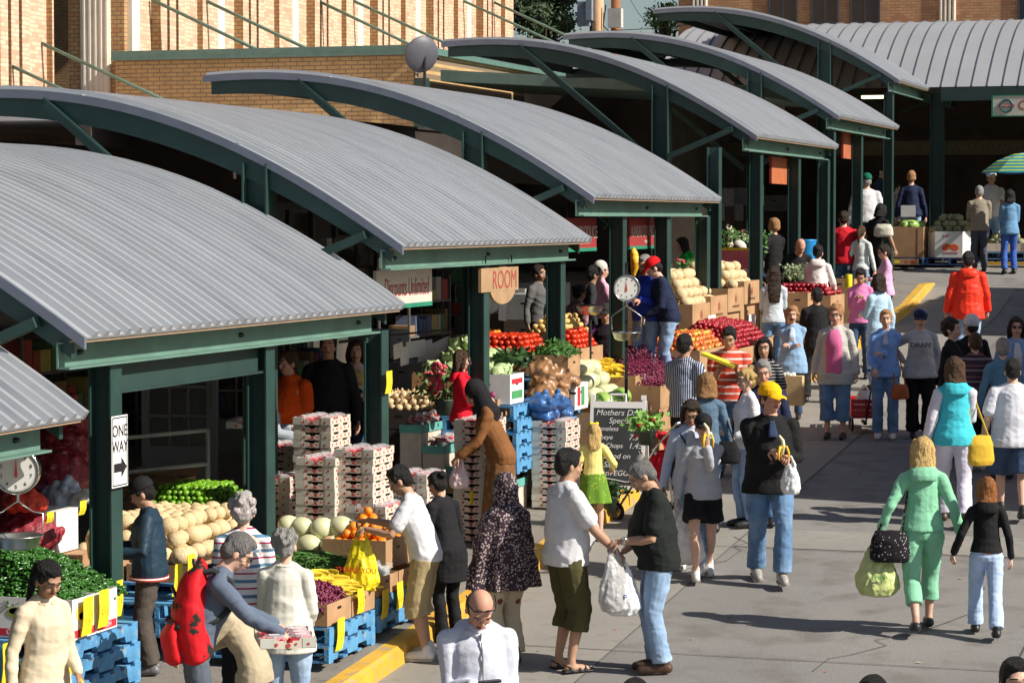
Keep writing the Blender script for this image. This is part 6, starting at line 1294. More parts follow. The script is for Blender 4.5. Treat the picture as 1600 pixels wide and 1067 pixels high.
# teal stepped display with packs
TEAL = mat('teal_liner', (.12, .38, .34), .6)
ys_ = ystk(668, -8.5)+.55; z0 = gw(-8.4, ys_)
rt_ = thing('stepped_display', 'teal stepped display of strawberry packs behind the trays', 'display', (-8.72, ys_, z0))
def mk_pack():
    r = link('strawberry_pack', None); k_ = MB(); strawberry_cluster(k_, 0, 0, .02, 18, random.Random(3), .075, .045); k_.build('berries', BERRY, r, smooth=True)
    k_ = MB(); k_.ell([((0, 0, 0), (.10, 0, 0), (0, .06, 0)), ((0, 0, .07), (.105, 0, 0), (0, .065, 0)), ((0, 0, .085), (.08, 0, 0), (0, .045, 0))], 4); k_.build('clamshell', LID, r)
    k_ = MB(); k_.box(-.03, .03, -.02, .02, .086, .088); k_.build('sticker', CARDW, r); return r
for i in range(4):
    b = MB(); hh = .95-.2*i; b.box(-.20+.24*i, .03+.24*i, -.2, 1.0, hh-.035, hh); b.box(.03+.24*i, .04+.24*i, -.2, 1.0, hh-.035, hh+.045); b.box(-.20+.24*i, .03+.24*i, -.21, -.2, hh-.035, hh+.045); b.build('step', TEAL, rt_); b = MB(); b.box(-.20+.24*i, .025+.24*i, -.19, 1.0, 0, hh-.035); b.build('card_base', PALE, rt_)
    for q in range(5):
        for c in range(2 if i < 3 else 1):
            proto_copy('pack', mk_pack, (-8.72-.12+.24*i+.08*c, ys_-.08+q*.21, z0+hh+.03+.03*c), (R5.uniform(-.1, .1), .35+R5.uniform(-.15, .15), 1.57+R5.uniform(-.1, .1)), 'clear pack of strawberries on '+['the top', 'the second', 'the third', 'the lowest'][i]+' teal step', 'strawberry pack', 'strawberry packs on the teal steps')
# bucket of cherries low left
q = at(152, 1040, .3); r = thing('cherry_bucket', 'yellow cup of red cherries under a clear dome by the blue pallets', 'bucket', (q[0], q[1], q[2]-.25))
b = MB(); b.lathe([(.07, 0), (.10, .14), (.105, .15)], n=18); b.build('bucket', mat('bucket_yellow', (.7, .6, .05), .4), r, smooth=True); b = MB()
for i in range(40): b.ball((R5.uniform(-.09, .09), R5.uniform(-.09, .09), .15+R5.uniform(0, .07)), .016, 7, 5)
b.build('cherries', mat('cherry', (.35, .005, .015), .25), r, smooth=True); b = MB(); b.lathe([(.12, .14), (.13, .20), (.12, .27), (.08, .31)], n=18, cap=False); b.build('dome', LID, r, smooth=True)
# ================================================================ MIDDLE AND FAR STALLS, SIGNS, STREET THINGS
def crates(X, y, z, n, where, w=.6, l=.8, m=None, h=.22):
    for i in range(n): box_thing(f'brown carton {where}, {ord_(i)}', X-.01*i, y+R5.uniform(-.01, .01), z-h*(i+1)-.002*i, w, l, h, m=m)
# cabbages, potatoes, bagged bread, tomatoes under the third canopy
def stall(pxy, X): p = onX(pxy[0], pxy[1], X); return p[1], p[2]
y, z = stall((775, 585), -8.55); crates(-8.6, y, z, 3, 'under the cabbages', .9, 1.0)
heap('cabbage', 'pale green cabbage heaped behind the green post', 'cabbages under the third canopy', -8.6, -9.45, y, y+1.1, z-.04, .09, 3, cat='cabbage')
y, z = stall((770, 606), -8.25); crates(-8.27, y, z, 4, 'under the brown potatoes', .45, .8)
heap('potato', 'brown potato in the small heap below the cabbages', 'potatoes below the cabbages', -8.27, -8.75, y, y+.9, z-.04, .036, 4, cat='potato')
heap('radicchio', 'small purple radicchio beside the potatoes', 'radicchio beside the potatoes', -8.1, -8.35, y-.35, y+.1, z-.10, .055, 2, cat='radicchio'); crates(-8.08, y-.35, z-.09, 3, 'under the radicchio', .3, .45)
y, z = stall((800, 632), -7.95); box_thing('white and green printed carton below the cabbages', -7.97, y, z, .5, .45, .30, m=CARDW, prints=(('rect', 'side', .5, .3, (.35, .08), mat('print_green', (.06, .28, .10), .7)), ('rect', 'side', .5, .75, (.35, .05), MPR)))
heap('cabbage', 'round green cabbage on the white and green carton', 'cabbages on the white and green carton', -8.0, -8.45, y, y+.45, z+.22, .09, 1, cat='cabbage')
pallets(-8.3, y+.4, z-.01, 5, 'under the printed cabbage carton', W=.8, L=.9)
BREAD = mat('bagged_brown', (.32, .17, .08), .25, var=.5, vs=10, bump=.5, bs=30); BLUEB = mat('blue_bag_film', (.05, .14, .36), .2, var=.6, vs=9, bump=.6, bs=24)
k_ = 0
for (px, py) in ((846, 575), (862, 585), (850, 598), (870, 600), (885, 592), (845, 612), (866, 614)):
    q = onX(px, py+12, -7.85-.02*(k_ % 3)); sack('clear bag of brown rolls, '+['upper left', 'upper middle', 'middle left', 'middle right', 'far right', 'lower left', 'lower right'][k_]+' of the bagged pile', tuple(q), (.15, .12, .075), BREAD, 10, 'bread_bag', 'bag'); k_ += 1
for i, (px, py) in enumerate(((846, 632), (866, 630), (850, 648), (872, 645))):
    q = onX(px, py+12, -7.80); sack('shiny blue bag, '+['upper left', 'upper right', 'lower left', 'lower right'][i]+' of four below the rolls', tuple(q), (.17, .14, .09), BLUEB, 8, 'blue_bag', 'bag')
y, z = stall((850, 655), -7.85); crates(-7.9, y-.15, z, 2, 'under the shiny blue bags', .5, .8)
y2, z2 = stall((905, 585), -7.85); box_thing('brown basket box of leafy greens', -7.87, y2-.35, z2-.02, .4, .45, .24); stuff_heap('leafy_greens', 'bunched leafy greens in the brown box by the tomatoes', LEAF, -7.87, -8.27, y2-.35, y2+.1, z2+.2, .16, 260, mk_leaf, 'greens')
pallets(-8.2, y2-.1, z2-.03, 4, 'under the leafy greens', W=.6, L=.7)
box_thing('red and green printed carton below the leafy greens', -7.78, y2-.40, z2-.36, .05, .5, .28, m=CARDW, prints=(('rect', 'side', .3, .5, (.10, .20), MPR), ('rect', 'side', .6, .5, (.12, .20), mat('print_green', (.06, .28, .10), .7))))
y, z = stall((835, 552), -8.5); crates(-8.5, y-.2, z, 3, 'under the tomatoes', 1.0, 1.1)
heap('tomato', 'shiny red tomato in the bank either side of the green post', 'tomatoes behind the bagged rolls', -8.5, -9.4, y-.2, y+.9, z-.03, .038, 4, cat='tomato')
heap('tomato', 'shiny red tomato right of the green post', 'tomatoes right of the green post', -8.2, -8.6, y+.8, y+1.7, z+.0, .038, 4, cat='tomato'); crates(-8.2, y+.8, z+.02, 3, 'under the right hand tomatoes', .5, .9)
stuff_heap('dark_greens', 'dark green leaves in front of the tomatoes', mat('dark_greens', (.03, .08, .02), .6, var=.5), -8.2, -8.8, y-.9, y-.25, z-.08, .14, 300, mk_leaf, 'greens')
y, z = stall((775, 545), -9.4)
box_thing('brown carton holding a few oranges beside the white papers', -9.4, y, z-.1, .5, .5, .25); heap('orange', 'orange in the carton behind the cabbages', 'oranges in the carton behind the cabbages', -9.4, -9.9, y, y+.5, z+.08, .04, 2, cat='orange')
y, z = stall((895, 520), -8.7); crates(-8.7, y, z, 4, 'under the yellow potatoes', .6, .8)
heap('yellow_potato', 'small yellow potato behind the right hand tomatoes', 'yellow potatoes behind the tomatoes', -8.7, -9.3, y, y+.9, z-.03, .04, 4, cat='potato')
# geranium stand with onions
y, z = stall((690, 642), -8.95); crates(-8.95, y, z, 3, 'under the onions and geraniums', .95, .9, m=mat('dark_crate', (.05, .04, .035), .8), h=.2); pallets(-9.45, y+.5, z-.62, 2, 'under the onion crates', W=.9, L=.9, m=BLUEP)
heap('onion', 'yellow onion in front of the potted geraniums', 'yellow onions in front of the geraniums', -8.95, -9.85, y, y+.6, z-.02, .042, 3, cat='onion')
def flower_pot(label, q, r_, fm, nfl, lm=LEAF, h=.35, fr=.05, seed=1, name='flower_pot', pot=True, clump=26):
    rr = random.Random(seed); o = thing(name, label, 'plant', tuple(q))
    if pot: b = MB(); b.lathe([(.07, 0), (.10, .14), (.11, .15), (.11, .16)], n=16); b.build('pot', mat('pot_plastic', (.05, .07, .05), .5), o, smooth=True)
    b = MB()
    for i in range(12): a = rr.uniform(0, 6.28); e = Vector((math.cos(a)*r_*.8, math.sin(a)*r_*.8, h*rr.uniform(.6, 1.1))); b.tube([(0, 0, .12), e*.5+Vector((0, 0, .05)), e], .005, 4)
    b.build('stems', LEAF, o); b = MB(); b.mat(lm)
    for i in range(240):
        p = Vector((rr.gauss(0, .5)*r_, rr.gauss(0, .5)*r_, .12+h*rr.uniform(.1, .95))); mk_leaf(b, p, rr)
    b.build('leaves', None, o)
    for i in range(nfl):
        a = rr.uniform(0, 6.28); c = Vector((math.cos(a)*r_*rr.uniform(.2, 1.1), math.sin(a)*r_*rr.uniform(.2, 1.1), h*rr.uniform(.6, 1.35))); b = MB()
        for k_ in range(clump): d = Vector((rr.gauss(0, 1), rr.gauss(0, 1), rr.gauss(0, 1))).normalized(); b.ball(c+d*fr*.75, fr*.30, 5, 4)
        b.build('flower', fm, o)
    return o
GER = mat('geranium_pink', (.80, .06, .12), .6, var=.35, vs=30, kind=('noise', 40, .6, .7), col2=(.9, .55, .6))
q = onX(694, 630, -8.55); flower_pot('large potted geranium with pink red blooms beside the girl in red', (q[0], q[1], q[2]-.12), .26, GER, 9, h=.36, fr=.062, seed=4, clump=34)
# melon stand
y, z = stall((985, 638), -7.5); crates(-7.5, y-.75, z, 2, 'under the striped watermelons', 1.0, .7, h=.26); crates(-7.5, y, z, 2, 'under the yellow melons', 1.0, .9, h=.26)
for i, (dx, dy, s_) in enumerate(((0, -.55, 1), (-.34, -.42, 1), (-.05, .35, .95), (-.62, -.55, .9), (.0, -.15, .85))):
    o = link('watermelon', fruit_mesh('watermelon', 0), None, (-7.66+dx, y+dy, z+.10)); o.rotation_euler = (R5.uniform(-.3, .3), R5.uniform(-.3, .3), R5.uniform(0, 3)); o.scale = (s_,)*3
    tag(o, 'striped green watermelon at the front of the melon stand, '+['nearest the chalkboard', 'second from the chalkboard', 'by the yellow melons', 'farthest left', 'smallest of five'][i], 'watermelon', 'watermelons on the melon stand')
heap('honeydew', 'yellowish melon heaped behind the striped watermelons', 'yellow melons behind the chalkboard', -7.75, -8.6, y-.35, y+1.0, z+.05, .098, 3, cat='melon')
heap('cantaloupe', 'tan cantaloupe left of the yellow melons behind the chalkboard', 'cantaloupes behind the chalkboard', -8.4, -9.0, y-.5, y+.5, z+.12, .078, 2, cat='melon'); crates(-8.5, y-.5, z+.1, 2, 'under the inner melons', .6, 1.0)
stuff_heap('banana_pile', 'bananas and yellow bags on top of the melon stand', BANA, -7.9, -8.6, y+.9, y+1.7, z+.30, .16, 50, mk_banana, 'bananas'); crates(-7.7, y+.95, z+.3, 3, 'under the bananas', 1.0, .8)
stuff_heap('white_bags', 'crumpled white carrier bags beside the weighing scale', PLASTIC, -8.3, -9.2, y+.3, y+1.3, z+.35, .30, 260, mk_crumple, 'bags')
y, z = stall((1052, 600), -7.35); crates(-7.4, y-.4, z, 3, 'under the dark grapes', 1.1, 1.2, h=.26); crates(-7.4, y+.9, z+.05, 3, 'under the far dark grapes', 1.1, 1.2, h=.26)
stuff_heap('dark_grape_pile', 'long bank of dark red grapes behind the striped shirt', GRAPE, -7.4, -8.6, y-.4, y+2.2, z-.02, .42, 1700, mk_grape, 'grapes')
y, z = stall((1100, 548), -7.3); crates(-7.35, y, z, 3, 'under the mixed apples', .7, 1.3, h=.28)
heap('mixed_apple', 'red and yellow apple beside the grapes', 'mixed apples beside the grapes', -7.35, -8.0, y, y+1.4, z-.02, .037, 4, cat='apple'); heap('orange', 'orange in the small group above the mixed apples', 'oranges above the mixed apples', -8.0, -8.3, y+.1, y+.9, z+.05, .04, 3, cat='orange')
y, z = stall((1160, 545), -7.15); crates(-7.2, y, z, 3, 'under the red apples', .8, 1.0, h=.28); crates(-7.2, y+1.05, z+.06, 3, 'under the far red apples', .8, 1.0, h=.28)
heap('apple', 'deep red apple in the bank below the tan cantaloupes', 'red apples in the middle stall', -7.2, -8.0, y, y+2.0, z-.02, .037, 5, cat='apple', slope=.2)
# cantaloupe table further up
y, z = stall((1085, 500), -7.85)
for i in range(4): box_thing(['brown carton with a printed fruit below the cantaloupes, nearest of four', 'second brown carton below the middle cantaloupes', 'third brown carton below the middle cantaloupes', 'farthest brown carton below the middle cantaloupes'][i], -7.85, y-.1+i*.98, z-.12+.075*i, .95, .95, .32, prints=(('oval', 'side', .5, .55, (.12, .11), mat('faded_print', (.30, .09, .05), .8)), ('rect', 'side', .5, .22, (.4, .03), mat('ink_brown', (.15, .07, .03), .8)), ('oval', 'near', .5, .5, (.22, .2), mat('print_green', (.06, .28, .10), .7)), ('rect', 'near', .5, .15, (.6, .04), MPR)))
for i in range(4): crates(-7.9, y-.1+i*.98, z-.13+.075*i, 2, 'supporting the cantaloupes, '+['group one', 'group two', 'group three', 'group four'][i], .9, .9, h=.3)
heap('cantaloupe', 'tan cantaloupe in the broad pile behind the apples', 'cantaloupes in the middle stall', -7.85, -8.9, y-.1, y+1.75, z+.14, .079, 4, cat='melon', slope=0); heap('cantaloupe', 'tan cantaloupe in the smaller pile right of the navy vendor', 'cantaloupes right of the navy vendor', -7.85, -8.9, y+2.5, y+3.8, z+.32, .079, 3, cat='melon')
for (px, py, X, lab) in ((1112, 502, -7.8, 'white card on the printed fruit carton'), (1175, 500, -7.8, 'white card lying on the cantaloupe cartons')):
    q = onX(px, py, X); b = MB(); b.box(0, .004, -.2, .2, -.08, .08); tag(b.build('white_card', CARDW, None, tuple(q)), lab, 'card')
# boxes and flowers behind
for i, (px, py, X, w, l, h, lab) in enumerate(((1065, 460, -8.6, .4, .5, .25, 'brown carton beside the navy vendor'), (1100, 440, -9.2, .5, .5, .3, 'open brown carton behind the red cap man'), (1178, 445, -8.1, .5, .5, .22, 'brown carton in front of the pink banner'), (1200, 468, -7.9, .4, .4, .2, 'pale carton behind the long haired woman'), (1246, 480, -7.6, .45, .45, .22, 'slatted brown carton by the white hooded jacket'), (1262, 470, -7.4, .3, .5, .3, 'brown basket by the white hooded jacket'), (1335, 440, -7.6, .5, .5, .25, 'carton behind the pink jacket'))):
    q = onX(px, py+20, X); box_thing(lab, X, q[1], q[2], w, l, h); n_ = max(1, int((q[2]-gw(X, q[1]))/.26)); crates(X, q[1], q[2], n_, 'under the '+lab.split('carton')[0].strip()+' box '+['one', 'two', 'three', 'four', 'five', 'six', 'seven'][i], w, l, h=(q[2]-gw(X, q[1]))/n_-.004)
y, z = stall((1300, 462), -7.2); crates(-7.22, y, z, 3, 'under the red berries', .9, 1.1, h=.3)
heap('apple', 'small red berry punnet fruit beside the pink jacket', 'red fruit beside the pink jacket', -7.22, -8.1, y, y+1.2, z, .037, 3, cat='fruit')
q = onX(1326, 452, -7.25); b = MB(); b.lathe([(.05, 0), (.055, .01), (.055, .22), (.05, .23)], n=16); tag(b.build('yellow_canister', mat('canister_yellow', (.85, .72, .02), .4), None, tuple(q), True), 'bright yellow canister beside the pink jacket', 'canister')
WR = mat('white_rose', (.72, .68, .52), .6, var=.1)
q = onX(1146, 405, -8.9); flower_pot('tall white rose bush beside the pale cloth', (q[0], q[1], q[2]-.15), .28, WR, 12, h=.5, fr=.05, seed=8, clump=14); box_thing('brown carton under the white rose bush', -8.6, q[1]-.3, q[2]-.52, .6, .6, .36)
q = onX(1178, 398, -8.6); flower_pot('dark rose bush near the man in the black sweater', (q[0], q[1], q[2]-.1), .22, mat('dim_rose', (.45, .12, .14), .6), 8, h=.35, fr=.035, seed=9)
q = onX(1245, 440, -7.9); flower_pot('pale flowering herb in front of the balding man', (q[0], q[1], q[2]-.12), .18, mat('cream_flower', (.7, .62, .35), .6), 9, h=.26, fr=.025, seed=10, lm=mat('grey_leaf', (.20, .26, .14), .7, var=.3))
q = onX(1078, 440, -9.0); flower_pot('leafy pot with pink flowers beside the green hoodie', (q[0], q[1], q[2]-.1), .22, GER, 5, h=.3, fr=.03, seed=11)
q = onX(1150, 436, -8.55); r = thing('pink_banner', 'pink red banner with white lettering behind the navy vendor', 'banner', tuple(q), -.2)
b = MB(); b.box(-.42, .42, -.01, .01, -.05, .42); b.build('banner_sheet', mat('banner_pink', (.70, .16, .20), .7), r); b = MB(); b.box(-.42, .42, -.012, .012, .42, .46); b.build('top_edge', YEL, r); curve_text('Now', .22, 'banner_lettering', WHITE, r, (.12, -.013, .12), (PI/2, 0, 0), shear=.3)
b = MB(); b.beam((-.4, .03, -1.0), (-.4, .03, .4), .03, .03); b.build('stake', BLACK, r)
q = onX(1066, 400, -11.0); b = MB(); b.box(-.55, .55, -.01, .01, -1.2, .9); tag(b.build('pale_panel', mat('panel_cream', (.45, .38, .30), .8), None, tuple(q)), 'pale panel leaning behind the green posts', 'panel')
q = onX(1259, 405, -8.9); b = MB(); b.lathe([(.16, 0), (.18, .05), (.18, .4), (.19, .42), (.19, .44)], n=20); tag(b.build('blue_barrel', mat('barrel_blue', (.02, .26, .62), .4), None, (q[0], q[1], q[2]-.1), True), 'blue plastic barrel beside the red sweater', 'barrel')
box_thing('box supporting the blue barrel', -8.6, q[1]-.3, gw(-9, q[1]), .6, .6, q[2]-.105-gw(-9, q[1]), open_=False)
# cartons inside the hall, card colours darkened to stand for its shade
k_ = 0
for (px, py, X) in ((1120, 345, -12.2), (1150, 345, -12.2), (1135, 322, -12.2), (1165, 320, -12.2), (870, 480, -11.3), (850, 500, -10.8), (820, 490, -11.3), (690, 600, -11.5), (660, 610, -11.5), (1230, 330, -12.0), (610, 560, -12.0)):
    q = onX(px, py, X); bx = box_thing(['first', 'second', 'third', 'fourth', 'fifth', 'sixth', 'seventh', 'eighth', 'ninth', 'tenth', 'eleventh'][k_]+' pale carton stacked in the dark hall, counting from the passage', X, q[1], q[2], .6, .7, .36, m=mat('shaded_white_card', (.30, .30, .30), .8), open_=False); n_ = max(1, round((q[2]-gw(X, q[1]))/.4))
    for t_ in range(n_): hh = (q[2]-gw(X, q[1]))/n_; box_thing(f'dark carton {ord_(t_)} below the {ON_[k_+1]} pale carton in the hall', X, q[1], gw(X, q[1])+hh*(n_-1-t_)+.001, .6, .7, hh-.004, m=mat('shaded_card', (.10, .07, .05), .8), open_=False)
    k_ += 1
for i, (px, py, h_) in enumerate(((622, 548, .16), (632, 556, .2), (650, 545, .18), (664, 548, .22), (676, 552, .2), (690, 540, .14), (760, 480, .25), (785, 488, .2))):
    q = onX(px, py, -9.6); b = MB(); b.box(-.002, .002, -.14, .14, -h_/2, h_/2); o = tag(b.build('paper_slip', CARDW, None, tuple(q)), 'white paper slip hanging in the shade, '+ON_[i+1].replace('second', 'leftmost')+' from the left', 'paper'); o.rotation_euler = (R5.uniform(-.4, .4), 0, R5.uniform(-.5, .2))
b = MB(); p0, p1 = onX(600, 525, -9.6), onX(700, 515, -9.6); b.tube([Vector(p0), Vector(p1)], .012, 5, False); tag(b.build('hanging_wire', BLACK), 'dark wire the white paper slips hang from', 'wire')
# ---------------------------------------------------------------- hanging dial scales
def scale_thing(label, px, py, X, pan_py, stand=True, rdial=.145, rz=.45, hook=.5):
    q = onX(px, py, X); r = thing('dial_scale', label, 'scale', tuple(q), rz)
    b = MB(); b.cyl((0, -.045, 0), rdial, .09, 32, axis='y'); b.build('dial_case', CHROME, r, smooth=False)
    b = MB(); b.ell([((0, -.046, 0), (rdial*.90, 0, 0), (0, 0, rdial*.90)), ((0, -.050, 0), (rdial*.88, 0, 0), (0, 0, rdial*.88))], 32); b.build('dial_face', mat('dial_white', (.72, .72, .68), .5, var=.03), r)
    b = MB(); b.tube([(rdial*.97*math.cos(a), -.052, rdial*.97*math.sin(a)) for a in np.linspace(0, 2*PI, 33)], .008, 6); b.build('rim', CHROME, r, smooth=True)
    for i in range(10):
        a = PI/2+2*PI*i/10; curve_text(str(i), rdial*.24, 'numeral', BLACK, r, (rdial*.68*math.cos(a), -.053, rdial*.68*math.sin(a)), (PI/2, 0, 0), ext=.0005)
    b = MB()
    for i in range(50): a = 2*PI*i/50; u = Vector((math.cos(a), 0, math.sin(a))); b.beam(u*rdial*.82+Vector((0, -.0515, 0)), u*rdial*(.87)+Vector((0, -.0515, 0)), .0015, .001)
    b.build('tick_marks', BLACK, r)
    b = MB(); b.add([(-.010, -.056, -rdial*.25), (.010, -.056, -rdial*.25), (0, -.056, rdial*.62), (-.010, -.058, -rdial*.25), (.010, -.058, -rdial*.25), (0, -.058, rdial*.62)], [(0, 1, 2), (5, 4, 3), (0, 3, 4, 1), (1, 4, 5, 2), (2, 5, 3, 0)]); b.build('needle', mat('needle_red', (.7, .05, .02), .4), r)
    pz = onX(px, pan_py, X)[2]-q[2]; b = MB(); b.tube([(0, 0, -rdial), (0, 0, -rdial-.05)], .012, 8)
    for s_ in (-1, 1): b.tube([(0, 0, -rdial-.05), (s_*.10, 0, -rdial-.12), (s_*.165, 0, pz*.55-rdial*.3), (s_*.16, 0, pz+.03)], .005, 5)
    b.build('hanger', STEEL, r, smooth=True)
    b = MB(); b.lathe([(.09, pz-.085), (.13, pz-.07), (.155, pz), (.17, pz+.004), (.165, pz+.01), (.15, pz+.002), (.125, pz-.06), (.02, pz-.075)], n=28, cap=True); b.build('pan', STEEL, r, smooth=True)
    if stand:
        g = gw(X, q[1])-q[2]; b = MB(); b.beam((0, .07, g), (0, .07, rdial+.12), .035, .035); b.beam((0, .07, rdial+.12), (0, -.01, rdial+.12), .03, .03); b.beam((0, 0, rdial), (0, 0, rdial+.12), .012, .012)
        b.beam((-.3, .07, g+.03), (.3, .07, g+.03), .05, .03); b.beam((0, -.25, g+.03), (0, .35, g+.03), .05, .03); b.beam((0, .07, pz-.18), (0, -.12, pz-.18), .03, .03); b.build('stand', BLACK, r)
    return r

scale_thing('large hanging dial scale with an empty steel pan at the left edge', 27, 735, -8.25, 838, False, .150, .35)
scale_thing('dial scale on a black stand in front of the blue jacket', 979, 450, -7.5, 520, True, .145, .30)
q = onX(922, 478, -8.2); r = thing('weighing_pan', 'black rimmed weighing pan in front of the pink jacket', 'pan', tuple(q)); b = MB(); b.lathe([(.10, -.10), (.14, -.05), (.16, 0), (.17, .005), (.15, 0), (.12, -.07)], n=24); b.build('bowl', STEEL, r, smooth=True); b = MB(); b.lathe([(.165, 0), (.175, .004), (.175, .014), (.165, .012)], n=24, cap=False); b.build('rim', BLACK, r)
b = MB(); b.tube([(0, 0, -.1), (0, 0, gw(q[0], q[1])-q[2])], .02, 8, False); b.build('stem', BLACK, r)
# ---------------------------------------------------------------- signs
SIGNW = mat('sign_cream', (.58, .53, .46), .7, var=.04); SRED = mat('sign_red', (.30, .03, .028), .7, var=.06); SGRN = mat('sign_green', (.02, .22, .13), .6); SORG = mat('sign_orange', (.42, .12, .045), .7)
def street_sign(label, px0, px1, pt, pb, X, m, texts, strip=None, name='shop_sign', edge=None):
    """board facing the street between two pixel columns"""
    a, c = onX(px0, (pt+pb)/2, X), onX(px1, (pt+pb)/2, X); L = c[1]-a[1]; mid = (a[1]+c[1])/2; s_ = scl((X, mid, a[2])); H_ = (pb-pt)/s_; zc = (onX((px0+px1)/2, (pt+pb)/2, X))[2]
    r = thing(name, label, 'sign', (X, mid, zc)); b = MB(); b.box(-.03, 0, -L/2, L/2, -H_/2, H_/2); b.build('board', m, r)
    if strip: b = MB(); b.box(-.032, .004, -L/2, L/2, -H_/2-.03, -H_/2+.01); b.build('bottom_strip', strip, r)
    if edge: b = MB(); b.box(-.034, .002, -L/2-.02, -L/2, -H_/2, H_/2); b.build('edge_strip', edge, r)
    for (t, u, v, sz, tm, sx) in texts: curve_text(t, sz, 'sign_lettering', tm, r, (.002, u*L, v*H_), (PI/2, 0, PI/2), sx=sx, ext=.001)
    b = MB()
    for y_ in (-L*.35, L*.35): b.box(-.02, -.01, y_-.01, y_+.01, H_/2, H_/2+.12)
    b.build('hanger', BLACK, r); return r
street_sign('cream hanging sign reading Discounts Unlimited under the third canopy', 588, 675, 421, 476, -8.28, SIGNW, (('Discounts Unlimited', .04, -.02, .24, mat('sign_letters_red', (.35, .06, .05), .7), .60), ), strip=SGRN)
r = street_sign('rounded tan sign with red lettering at the far end of the third canopy', 752, 810, 418, 455, -8.0, mat('sign_tan', (.38, .24, .13), .7), (('ROOM', .12, -.05, .26, mat('sign_letters_red', (.35, .06, .05), .7), 1.0),))
b = MB(); b.ell([((-.028, .1, -.06), (0, .42, 0), (0, 0, .19)), ((-.002, .1, -.06), (0, .42, 0), (0, 0, .19))], 28); b.build('round_board', mat('sign_tan', (.38, .24, .13), .7), r)
street_sign('red hanging sign reading Kansas City Produce', 984, 1036, 341, 385, -8.28, SRED, (('KANSAS CITY PRODUCE', 0, .02, .20, SIGNW, .66), ('MARKET', 0, -.34, .06, SIGNW, 1)), strip=SGRN)
street_sign('red hanging sign partly hidden by the canopy edge, reading Produce', 880, 932, 341, 389, -8.28, SRED, (('CITY PRODUCE', .1, .02, .20, SIGNW, .8),), strip=SGRN)
street_sign('small orange hanging sign under the fifth canopy', 1206, 1240, 247, 288, -8.2, SORG, (('FLOWERS', 0, .2, .14, SIGNW, .9),) if False else (), edge=SRED)
street_sign('small orange hanging sign under the sixth canopy', 1318, 1346, 208, 249, -8.2, SORG, (), edge=SRED)
street_sign('tan sign with red capitals high in the passage behind the sixth canopy', 1186, 1226, 143, 168, -10.6, mat('sign_tan', (.38, .24, .13), .7), (('ROC', 0, .1, .30, mat('sign_letters_red', (.35, .06, .05), .7), 1.3),))
# far board with round emblem
a = onY(1552, 166, 50.6); e_ = onY(1650, 166, 50.6); r = thing('emblem_sign', 'white board with a round green emblem and red lettering under the far eave', 'sign', ((a[0]+e_[0])/2, 50.6, a[2]))
w_ = (e_[0]-a[0])/2; b = MB(); b.box(-w_, w_, -.02, .02, -.19, .19); b.build('board', SIGNW, r); b = MB()
for bb in ((-w_-.03, -w_, -.21, .21), (w_, w_+.03, -.21, .21), (-w_, w_, .19, .21), (-w_, w_, -.21, -.19)): b.box(bb[0], bb[1], -.03, .02, bb[2], bb[3])
b.build('sign_frame', SGRN, r); b = MB(); cx = onY(1573, 166, 50.6)[0]-r.location[0]; b.tube([(cx+.115*math.cos(t), -.022, .115*math.sin(t)) for t in np.linspace(0, 2*PI, 25)], .022, 6); b.build('emblem_ring', mat('emblem_green', (.03, .12, .14), .6), r)
b = MB(); b.box(cx-.15, cx+.15, -.035, -.021, -.03, .03); b.build('emblem_band', mat('emblem_red', (.45, .05, .06), .6), r); curve_text('MARKET', .05, 'emblem_lettering', WHITE, r, (cx, -.037, 0), (PI/2, 0, 0), ext=.001); curve_text('CAFE', .26, 'sign_lettering', mat('sign_letters_red', (.35, .06, .05), .7), r, (cx+.22, -.022, 0), (PI/2, 0, 0), align='LEFT')
# one way sign on the post
q = onX(184, 705, -7.99); r = thing('one_way_sign', 'white vertical one way sign with a black arrow on the green post', 'sign', (-7.985, 15.84, q[2]))
H2 = 112/scl(q)/2; W2 = .12; b = MB(); b.box(0, .004, -W2, W2, -H2, H2); b.build('plate', mat('sign_white', (.78, .78, .78), .4, var=.03), r); BL2 = mat('sign_black', (.015, .015, .018), .5)
b = MB()
for bb in ((-W2+.01, -W2+.018, -H2+.01, H2-.01), (W2-.018, W2-.01, -H2+.01, H2-.01), (-W2+.018, W2-.018, H2-.018, H2-.01), (-W2+.018, W2-.018, -H2+.01, -H2+.018)): b.box(.004, .0055, bb[0], bb[1], bb[2], bb[3])
b.build('border', BL2, r); curve_text('ONE', .115, 'sign_lettering', BL2, r, (.005, 0, H2*.56), (PI/2, 0, PI/2), sx=.95); curve_text('WAY', .115, 'sign_lettering', BL2, r, (.005, 0, H2*.12), (PI/2, 0, PI/2), sx=.88)
b = MB(); zz = -H2*.45; b.add([(.0065, -.09, zz-.03), (.0065, .02, zz-.03), (.0065, .02, zz-.07), (.0065, .10, zz), (.0065, .02, zz+.07), (.0065, .02, zz+.03), (.0065, -.09, zz+.03)], [tuple(range(7))]); b.build('arrow', BL2, r)
